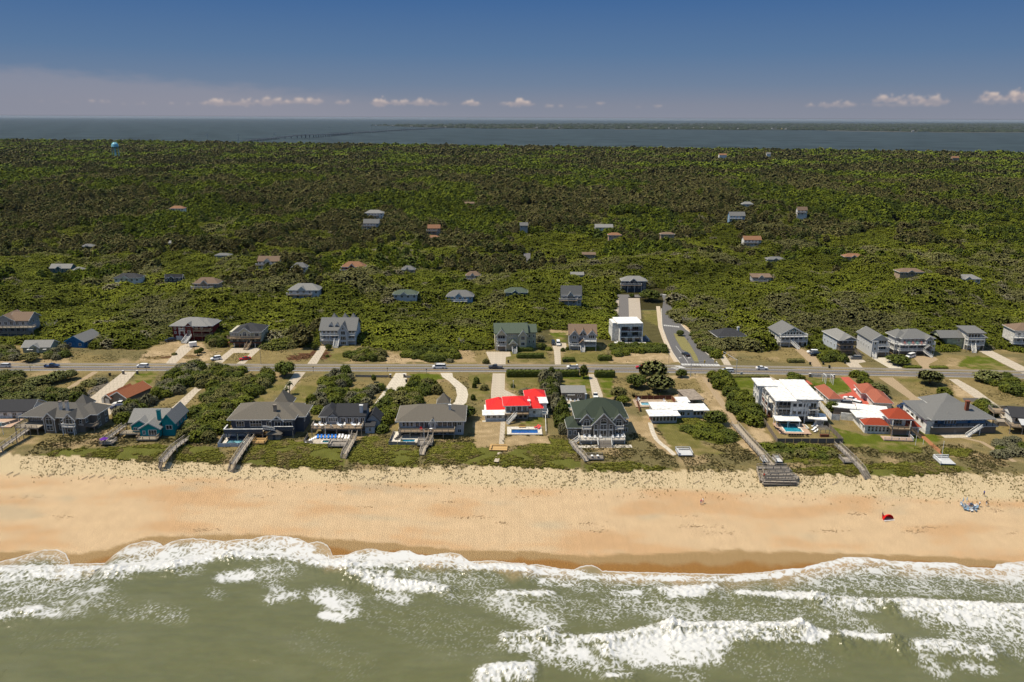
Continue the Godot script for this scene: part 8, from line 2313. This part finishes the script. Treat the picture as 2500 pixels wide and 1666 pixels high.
# ---------------------------------------------------------------- pools and yards
func build_yards() -> void:
	var w := W_
	pool("small pale pool inside the white rail fence", 548, 1088, 594, 1087, 4.2, w.linerpale, w.concwhite, 1.0, 0.4, 1.6)
	var p := pool("narrow turquoise pool behind the row of blue loungers", 784, 1084, 826, 1084, 2.2, w.liner, w.conc, 3.4, 0.6, 5.2)
	var grp := "loungers at the narrow turquoise pool"
	for i in 6: lounger(G(776 + i * 8.6, 1072) + Vector3(0, 0.33, 0), 0.1, w.plasticblue, "blue sun lounger beside the narrow turquoise pool", grp)
	for i in 4: lounger(G(828 + i * 7.6, 1071) + Vector3(0, 0.33 if i < 2 else 0.0, 0), 0.0, w.plasticwhite, "white sun lounger at the end of the blue row", grp)
	for i in 4: lounger(G(752 + i * 5, 1081 - i * 2.4) + Vector3(0, 0.02, 0), -0.7, w.plasticwhite, "white sun lounger in the corner of the dark pool fence", grp)
	pool("small blue pool beside the dark loungers of the pale grey house", 975, 1082, 1013, 1082, 2.4, mat(0.01, 0.25, 0.45), w.concwhite, 2.8, 0.5, 6.4)
	for i in 5: lounger(G(984 - i * 3.4, 1062 + i * 3.4) + Vector3(0, 0.33, 0), -1.2, w.black, "dark sun lounger beside the small blue pool", "dark loungers at the small blue pool")
	var hot := thing("hot_tub", "dark covered hot tub under the pale grey house deck", "hot tub", G(995, 1066) + Vector3(0, 0.32, 0))
	var s := ST()
	abox(s, Vector3(0, 0.45, 0), Vector3(2.2, 0.9, 2.0))
	part(hot, "cabinet", done(s), w.oldwood)
	s = ST()
	abox(s, Vector3(0, 0.98, 0), Vector3(2.3, 0.14, 2.1))
	part(hot, "cover", done(s), w.black)
	pool("long bright blue pool below the red roofed house", 1247, 1061, 1315, 1061, 3.7, w.linerblue, w.concwhite, 1.2, 0.7, 2.2)
	var bench := thing("garden_bench", "yellow wooden bench behind the bright blue pool", "bench", G(1275, 1046) + Vector3(0, 0.02, 0))
	s = ST()
	abox(s, Vector3(0, 0.55, 0), Vector3(2.2, 0.12, 0.8)); abox(s, Vector3(0, 0.95, -0.4), Vector3(2.2, 0.5, 0.08))
	part(bench, "seat", done(s), w.newwood)
	for g in [-0.9, 0.9]:
		s = ST()
		abox(s, Vector3(g, 0.28, 0), Vector3(0.12, 0.56, 0.7))
		part(bench, "leg", done(s), w.newwood)
	lounger(G(1310, 1047) + Vector3(0, 0.33, 0), -0.9, mat(0.6, 0.05, 0.06, 0.6, ""), "red sun lounger at the end of the bright blue pool")
	lounger(G(1316, 1049) + Vector3(0, 0.33, 0), -0.5, mat(0.6, 0.05, 0.06, 0.6, ""), "red sun lounger next to the pool corner")
	pool("pale blue pool behind the flat roofed beach house", 1566, 992, 1618, 992, 3.2, w.linerpale, w.tan, 2.2, 1.6, 3.0)
	for k in [[1556, 984], [1560, 980], [1622, 984], [1630, 992], [1636, 990]]: chair(G(k[0], k[1]) + Vector3(0, 0.33 if k[0] < 1625 else 0.02, 0), 0.6, w.plasticwhite, "white chair beside the pale blue pool", "white chairs at the flat house pool")
	pool("large turquoise pool in the pink patio of the white modern house", 1918, 1057, 1962, 1058, 7.6, w.liner, w.patio, 2.2, 1.4, 0.4)
	pool("small pale spa pool beside the large turquoise pool", 1952, 1049, 1975, 1049, 3.4, w.linerpale, w.patio, 0.0, 0.0, 0.0, 0.05)
	var g9 := "chairs around the large turquoise pool"
	for i in 7: chair(G(1926 + i * 6.4 + (5.0 if i == 6 else 0.0), 1065) + Vector3(0, 0.0, 0.4), PI, w.black, "dark chair along the front edge of the pink patio", g9)
	for i in 4: lounger(G(1896 + i * 5.0, 1048 + i * 4.2) + Vector3(0, 0.02, 0), 0.9, w.black, "dark lounger at the side of the pink patio", g9)
	for i in 4: lounger(G(1986 + (i % 2) * 6, 1042 + i * 4.4) + Vector3(0, 0.02, 0), -0.9, w.plasticwhite, "white lounger between the spa pool and the pool house", g9)
	var per := thing("garden_pergola", "grey slatted pergola over a red bar counter by the dark fence", "pergola", G(2000, 1066))
	for q in [[0.2, 0.0], [3.2, 0.0], [0.2, -3.0], [3.2, -3.0]]:
		s = ST()
		abox(s, Vector3(q[0], 1.2, q[1]), Vector3(0.16, 2.4, 0.16))
		part(per, "post", done(s), w.oldwood)
	for i in 7:
		s = ST()
		abox(s, Vector3(1.7, 2.45, 0.2 - i * 0.57), Vector3(3.8, 0.1, 0.12))
		part(per, "slat", done(s), w.oldwood)
	s = ST()
	abox(s, Vector3(1.6, 0.5, 0.5), Vector3(2.8, 1.0, 0.5))
	part(per, "counter", done(s), w.redwood)
	pool("turquoise pool in front of the white cube house", 1521, 845, 1563, 845, 3.6, w.liner, w.concwhite, 3.4, 0.8, 2.0)
	for i in 4: lounger(G(1504 + i * 5, 842 - (i % 2) * 2) + Vector3(0, 0.33, 0), 0.5, w.plasticwhite, "white lounger beside the white cube house pool", "loungers at the cube house pool")
	umbrella(G(1534, 846) + Vector3(0, 0.3, 0), 1.0, 2.6, w.black, "closed dark parasol at the white cube house pool", false)
	pool("turquoise pool at the long white bungalow", -20, 1044, 10, 1044, 3.6, w.liner, w.patio, 2.4, 0.6, 3.4)
	# kidney pool of the green roofed house
	var kp := thing("kidney_pool", "dark green kidney shaped pool beside the cabana", "swimming pool", P(1391, 992, LAND + 0.012))
	var poly := PackedVector2Array()
	var rimp := PackedVector2Array()
	for i in 24:
		var a := TAU * i / 24
		var r := 1.0 + 0.18 * cos(2 * a) - 0.12 * sin(a)
		poly.append(Vector2(cos(a) * 2.1 * r, sin(a) * 2.4 * r))
		rimp.append(Vector2(cos(a) * 2.5 * r, sin(a) * 2.8 * r))
	part(kp, "coping", sheet(rimp, 0.10, 0.1), w.concwhite)
	part(kp, "water", sheet(poly, 0.104), mat(0.012, 0.05, 0.025, 0.05, "", 1.0, 0.5))
	for k in [[1376, 981], [1384, 980], [1393, 981], [1404, 984], [1412, 982]]: chair(G(k[0], k[1]) + Vector3(0, 0.012, 0), 0.4, w.plasticwhite, "white chair between the cabana and the kidney pool", "white chairs at the kidney pool")
	# purple cover on the dune deck
	var cov := thing("parasol", "purple parasol open over the small dune deck", "parasol", G(255, 1088) + Vector3(0, 0.8, 0))
	s = ST()
	tube(s, Vector3.ZERO, Vector3(0, 1.9, 0), 0.04, 0.03, 6)
	part(cov, "pole", done(s), w.plasticwhite)
	s = ST()
	for i in 8:
		var q := Vector2.from_angle(TAU * i / 8) * 1.3
		var r := Vector2.from_angle(TAU * (i + 1) / 8) * 1.3
		tri(s, Vector3(0, 2.0, 0), Vector3(r.x, 1.45, r.y), Vector3(q.x, 1.45, q.y))
	part(cov, "canopy", done(s), mat(0.11, 0.025, 0.26, 0.8, ""))
	# palms
	for k in [[699, 974, 3.6], [707, 963, 4.2]]:
		var t := thing("palm_tree", "small fan palm on the dry lawn behind the slate house, %s of two" % ("shorter" if k[2] < 4 else "taller"), "palm tree", G(k[0], k[1]))
		s = ST()
		tube(s, Vector3(0, -0.1, 0), Vector3(0.1, k[2], 0), 0.2, 0.15, 8)
		part(t, "trunk", done(s), mat(0.18, 0.13, 0.08, 0.95, "wood", 0.6))
		for i in 16:
			var a := TAU * i * 0.382
			var el := lerpf(1.1, -0.5, (i + 0.5) / 16)
			s = ST()
			var d := Vector3(cos(a) * cos(el), sin(el), sin(a) * cos(el))
			var c0 := Vector3(0.1, k[2], 0)
			var mid := c0 + d * 0.9
			var e := mid + d * 0.7 - Vector3(0, 0.5, 0)
			var sd := d.cross(Vector3.UP).normalized()
			tri(s, c0, mid + sd * 0.45, mid - sd * 0.45); quad(s, mid + sd * 0.45, e + sd * 0.3, e - sd * 0.3, mid - sd * 0.45)
			part(t, "frond", done(s), mat(0.10, 0.11, 0.04, 0.8, "grain", 1.0))

# ---------------------------------------------------------------- people, beach things
# body as one skin: bones with radii, joined smoothly and meshed as surface nets
func body_mesh(bones: Array, cell: float) -> ArrayMesh:
	var lo := Vector3.ONE * 99
	var hi := -lo
	for b in bones:
		for e in [b[0], b[1]]:
			var r: float = maxf(b[2], b[3]) + cell * 2
			lo = lo.min(e - Vector3.ONE * r)
			hi = hi.max(e + Vector3.ONE * r)
	var n := Vector3i(((hi - lo) / cell).ceil()) + Vector3i.ONE
	var f := PackedFloat32Array()
	var cc := PackedColorArray()
	f.resize(n.x * n.y * n.z)
	cc.resize(f.size())
	for k in n.z:
		for j in n.y:
			for i in n.x:
				var p := lo + Vector3(i, j, k) * cell
				var d := 9.0
				var best := 9.0
				var c := Color.WHITE
				for b in bones:
					var ab: Vector3 = b[1] - b[0]
					var t: float = clampf((p - b[0]).dot(ab) / maxf(ab.length_squared(), 1e-6), 0, 1)
					var q: float = (p - b[0] - ab * t).length() - lerpf(b[2], b[3], t)
					if q < best:
						best = q
						c = b[4]
					var h: float = clampf(0.5 + 0.5 * (d - q) / 0.05, 0, 1)
					d = lerpf(d, q, h) - 0.05 * h * (1 - h)
				f[i + n.x * (j + n.y * k)] = d
				cc[i + n.x * (j + n.y * k)] = c
	var id := {}
	var v := PackedVector3Array()
	var col := PackedColorArray()
	var off := [Vector3i(0, 0, 0), Vector3i(1, 0, 0), Vector3i(0, 1, 0), Vector3i(1, 1, 0), Vector3i(0, 0, 1), Vector3i(1, 0, 1), Vector3i(0, 1, 1), Vector3i(1, 1, 1)]
	for k in n.z - 1:
		for j in n.y - 1:
			for i in n.x - 1:
				var sum := Vector3.ZERO
				var cnt := 0
				for a in 8:
					for bit in [1, 2, 4]:
						if a & bit: continue
						var o0: Vector3i = off[a] + Vector3i(i, j, k)
						var o1: Vector3i = off[a | bit] + Vector3i(i, j, k)
						var f0 := f[o0.x + n.x * (o0.y + n.y * o0.z)]
						var f1 := f[o1.x + n.x * (o1.y + n.y * o1.z)]
						if (f0 < 0) != (f1 < 0):
							sum += Vector3(o0).lerp(Vector3(o1), f0 / (f0 - f1))
							cnt += 1
				if cnt:
					id[Vector3i(i, j, k)] = v.size()
					v.append(lo + sum / cnt * cell)
					col.append(cc[i + n.x * (j + n.y * k)])
	var idx := PackedInt32Array()
	for key in id:
		for ax in 3:
			var e := Vector3i.ZERO
			e[ax] = 1
			var o1: Vector3i = key + e
			var f0 := f[key.x + n.x * (key.y + n.y * key.z)]
			var f1 := f[o1.x + n.x * (o1.y + n.y * o1.z)]
			if (f0 < 0) == (f1 < 0): continue
			var u := Vector3i.ZERO
			var w := Vector3i.ZERO
			u[(ax + 1) % 3] = 1
			w[(ax + 2) % 3] = 1
			var a = id.get(key); var b = id.get(key - u); var c = id.get(key - u - w); var d = id.get(key - w)
			if a == null or b == null or c == null or d == null: continue
			for q in ([a, c, b, a, d, c] if f0 < 0 else [a, b, c, a, c, d]): idx.append(q)
	var s := SurfaceTool.new()
	s.begin(Mesh.PRIMITIVE_TRIANGLES)
	s.set_smooth_group(0)
	for q in idx:
		s.set_color(col[q])
		s.add_vertex(v[q])
	s.generate_normals()
	return s.commit()

func person_bones(pose: String, shirt: Color, pants: Color) -> Array:
	var skin := Color(0.45, 0.27, 0.18)
	var hair := Color(0.06, 0.035, 0.02)
	var B := []
	var hipy := 0.92 if pose != "sit" else 0.42
	var hp := Vector3(0, hipy, 0)
	var ch := hp + (Vector3(0, 0.45, 0) if pose != "sit" else Vector3(0, 0.42, -0.16))
	var nk := ch + Vector3(0, 0.12, 0)
	B.append([hp, ch, 0.15, 0.17, shirt]); B.append([hp + Vector3(-0.08, 0, 0), hp + Vector3(0.08, 0, 0), 0.15, 0.15, pants])
	B.append([ch + Vector3(-0.14, 0.02, 0), ch + Vector3(0.14, 0.02, 0), 0.09, 0.09, shirt])
	B.append([nk, nk + Vector3(0, 0.08, 0.01), 0.055, 0.055, skin]); B.append([nk + Vector3(0, 0.15, 0.015), nk + Vector3(0, 0.22, 0.0), 0.085, 0.098, skin]); B.append([nk + Vector3(0, 0.22, -0.025), nk + Vector3(0, 0.25, -0.02), 0.09, 0.092, hair]); B.append([nk + Vector3(0, 0.17, 0.1), nk + Vector3(0, 0.155, 0.115), 0.018, 0.02, skin])
	for g in [-1.0, 1.0]:
		var sh := ch + Vector3(0.2 * g, 0.02, 0)
		var el := sh + Vector3(0.06 * g, -0.28, 0.02 - 0.06 * g)
		var wr := el + Vector3(0.0, -0.24, 0.1) if pose != "sit" else el + Vector3(-0.02 * g, -0.02, 0.26)
		B.append([sh, sh.lerp(el, 0.5), 0.062, 0.055, shirt]); B.append([sh.lerp(el, 0.5), el, 0.052, 0.045, skin]); B.append([el, wr, 0.045, 0.034, skin]); B.append([wr, wr + (wr - el).normalized() * 0.1, 0.036, 0.03, skin])
		var hj := hp + Vector3(0.1 * g, -0.02, 0)
		var kn: Vector3
		var an: Vector3
		if pose == "sit":
			kn = hj + Vector3(0.03 * g, 0.06, 0.44); an = kn + Vector3(0.0, -0.4, 0.12)
		else:
			var st: float = 0.16 * g if pose == "walk" else 0.0
			kn = hj + Vector3(0.01 * g, -0.42, st * 0.8 + 0.02); an = kn + Vector3(0, -0.42, st * 0.6 - 0.03)
		B.append([hj, kn, 0.095, 0.062, pants]); B.append([kn, an, 0.058, 0.04, skin]); B.append([an, an + Vector3(0, -0.04, 0.16), 0.04, 0.035, skin])
	return B

func person(label: String, px, py, pose: String, turn: float, shirt: Color, pants: Color, lift := 0.0) -> void:
	var t := thing("person", label, "person", G(px, py) + Vector3(0, lift, 0), turn)
	part(t, "body", body_mesh(person_bones(pose, shirt, pants), 0.058), vmat(0.8))

func build_beach() -> void:
	var w := W_
	person("person in a blue shirt standing at the foot of the dune", 2402, 1212, "walk", 0.4, Color(0.02, 0.05, 0.35), Color(0.03, 0.03, 0.06))
	person("person in white bending over bags beside the beach chairs", 2391, 1238, "walk", 1.8, Color(0.7, 0.7, 0.7), Color(0.05, 0.05, 0.06))
	person("person in dark clothes walking away from the beach chairs", 2408, 1236, "walk", -1.2, Color(0.05, 0.05, 0.05), Color(0.6, 0.6, 0.6))
	person("person in pink standing alone on the open sand", 1711, 1233, "stand", 0.3, Color(0.6, 0.15, 0.2), Color(0.7, 0.7, 0.7))
	person("person in white beside the person in pink", 1716, 1230, "walk", 1.2, Color(0.75, 0.72, 0.7), Color(0.5, 0.2, 0.2))
	person("person sitting in a beach chair beside the red canopy", 2156, 1262, "sit", 0.6, Color(0.05, 0.05, 0.06), Color(0.1, 0.1, 0.12))
	person("person in a red shirt on the zigzag ramps", 1865, 1174, "stand", 0.8, Color(0.6, 0.06, 0.03), Color(0.1, 0.08, 0.08), 0.65)
	person("person in pale clothes seated among the blue beach chairs", 2366, 1238, "sit", -0.4, Color(0.5, 0.3, 0.3), Color(0.05, 0.05, 0.08), 0.05)
	person("person in a dark shirt seated among the blue beach chairs", 2376, 1240, "sit", 0.3, Color(0.06, 0.07, 0.1), Color(0.1, 0.1, 0.15), 0.05)
	# red canopy
	var t := thing("beach_canopy", "bright red half dome beach canopy on the open sand", "beach tent", G(2170, 1270))
	var s := ST()
	var n := 8
	for i in n:
		for j in 4:
			var q := []
			for k in [[0, 0], [1, 0], [1, 1], [0, 1]]:
				var a: float = PI * (i + k[0]) / n + 0.3
				var e: float = PI * 0.5 * (j + k[1]) / 4
				q.append(Vector3(cos(a) * cos(e) * 1.6, sin(e) * 1.55, -sin(a) * cos(e) * 1.3))
			quad(s, q[0], q[1], q[2], q[3])
	part(t, "canopy", done(s), mat(0.68, 0.012, 0.012, 0.7, "soft", 2.0))
	s = ST()
	bar(s, Vector3(-1.55, 0.03, 0.3), Vector3(1.5, 0.03, -0.4), 1.2, 0.05)
	part(t, "ground_sheet", done(s), w.offwhite)
	chair(G(2158, 1268), 0.5, mat(0.6, 0.03, 0.02, 0.7, ""), "low red beach chair beside the red canopy")
	# chairs and closed parasols of the beach group
	for k in [[2351, 1231], [2360, 1229]]: umbrella(G(k[0], k[1]), 1.0, 2.0, mat(0.25, 0.45, 0.65, 0.8, ""), "closed pale blue parasol in the sand, %s" % ("beside the outermost chair" if k[0] < 2355 else "behind the seated group"), false)
	var i := 0
	for k in [[2348, 1236], [2353, 1240], [2359, 1238], [2364, 1242], [2370, 1236], [2375, 1244], [2380, 1238], [2384, 1243], [2362, 1248], [2372, 1250], [2382, 1249], [2356, 1246]]:
		chair(G(k[0], k[1]), i * 0.7, mat(0.22, 0.33, 0.45, 0.7, "") if i % 3 else mat(0.6, 0.64, 0.68, 0.7, ""), ["pale", "blue", "blue"][i % 3] + " low beach chair in the group near the dune path", "beach chairs near the dune path")
		i += 1
	# lines of dry weed on the sand
	rng.seed = 6
	var tr := []
	var cl := []
	for k in [[380, 1222, 60, 6], [500, 1294, 40, 22], [160, 1262, 50, 8], [1090, 1226, 30, 8], [1170, 1264, 60, 16], [1225, 1278, 20, 10], [1440, 1280, 70, 10], [1460, 1298, 30, 8], [2100, 1255, 50, 12], [2240, 1298, 40, 18], [2270, 1288, 60, 10], [2020, 1296, 50, 14], [1720, 1286, 60, 12], [1750, 1302, 60, 10], [2430, 1246, 30, 8], [1660, 1260, 50, 6], [900, 1238, 40, 6], [640, 1212, 40, 5], [2475, 1302, 14, 8], [1690, 1284, 30, 6], [60, 1215, 60, 6], [1300, 1215, 60, 6]]:
		for j in k[3] * 2:
			var p := G(k[0] + rng.randfn() * k[2] * 0.45, k[1] + rng.randfn() * 2.2)
			var z := rng.randf_range(0.06, 0.22)
			tr.append(Transform3D(Basis(Vector3.UP, rng.randf() * 0.8).scaled_local(Vector3(z * 2.4, 0.06, z)), p))
			cl.append(Color(0.20, 0.14, 0.08) * rng.randf_range(0.8, 1.8))
	scatter("dry_weed", blob_mesh(9, 1), vmat(0.9), tr, cl, "scattered dark strands of dry weed on the sand", "seaweed")

func _ready() -> void:
	setup()
	palette()
	build_ground()
	build_sea()
	build_roads()
	build_far()
	shore_row()
	road_row()
	wood_row()
	print("houses ", Time.get_ticks_msec())
	build_cars()
	build_walks()
	build_yards()
	build_beach()
	print("things ", Time.get_ticks_msec())
	build_shrubs()
	build_dead_trees()
	build_dune_plants()
	build_wood()
	print("all ", Time.get_ticks_msec())
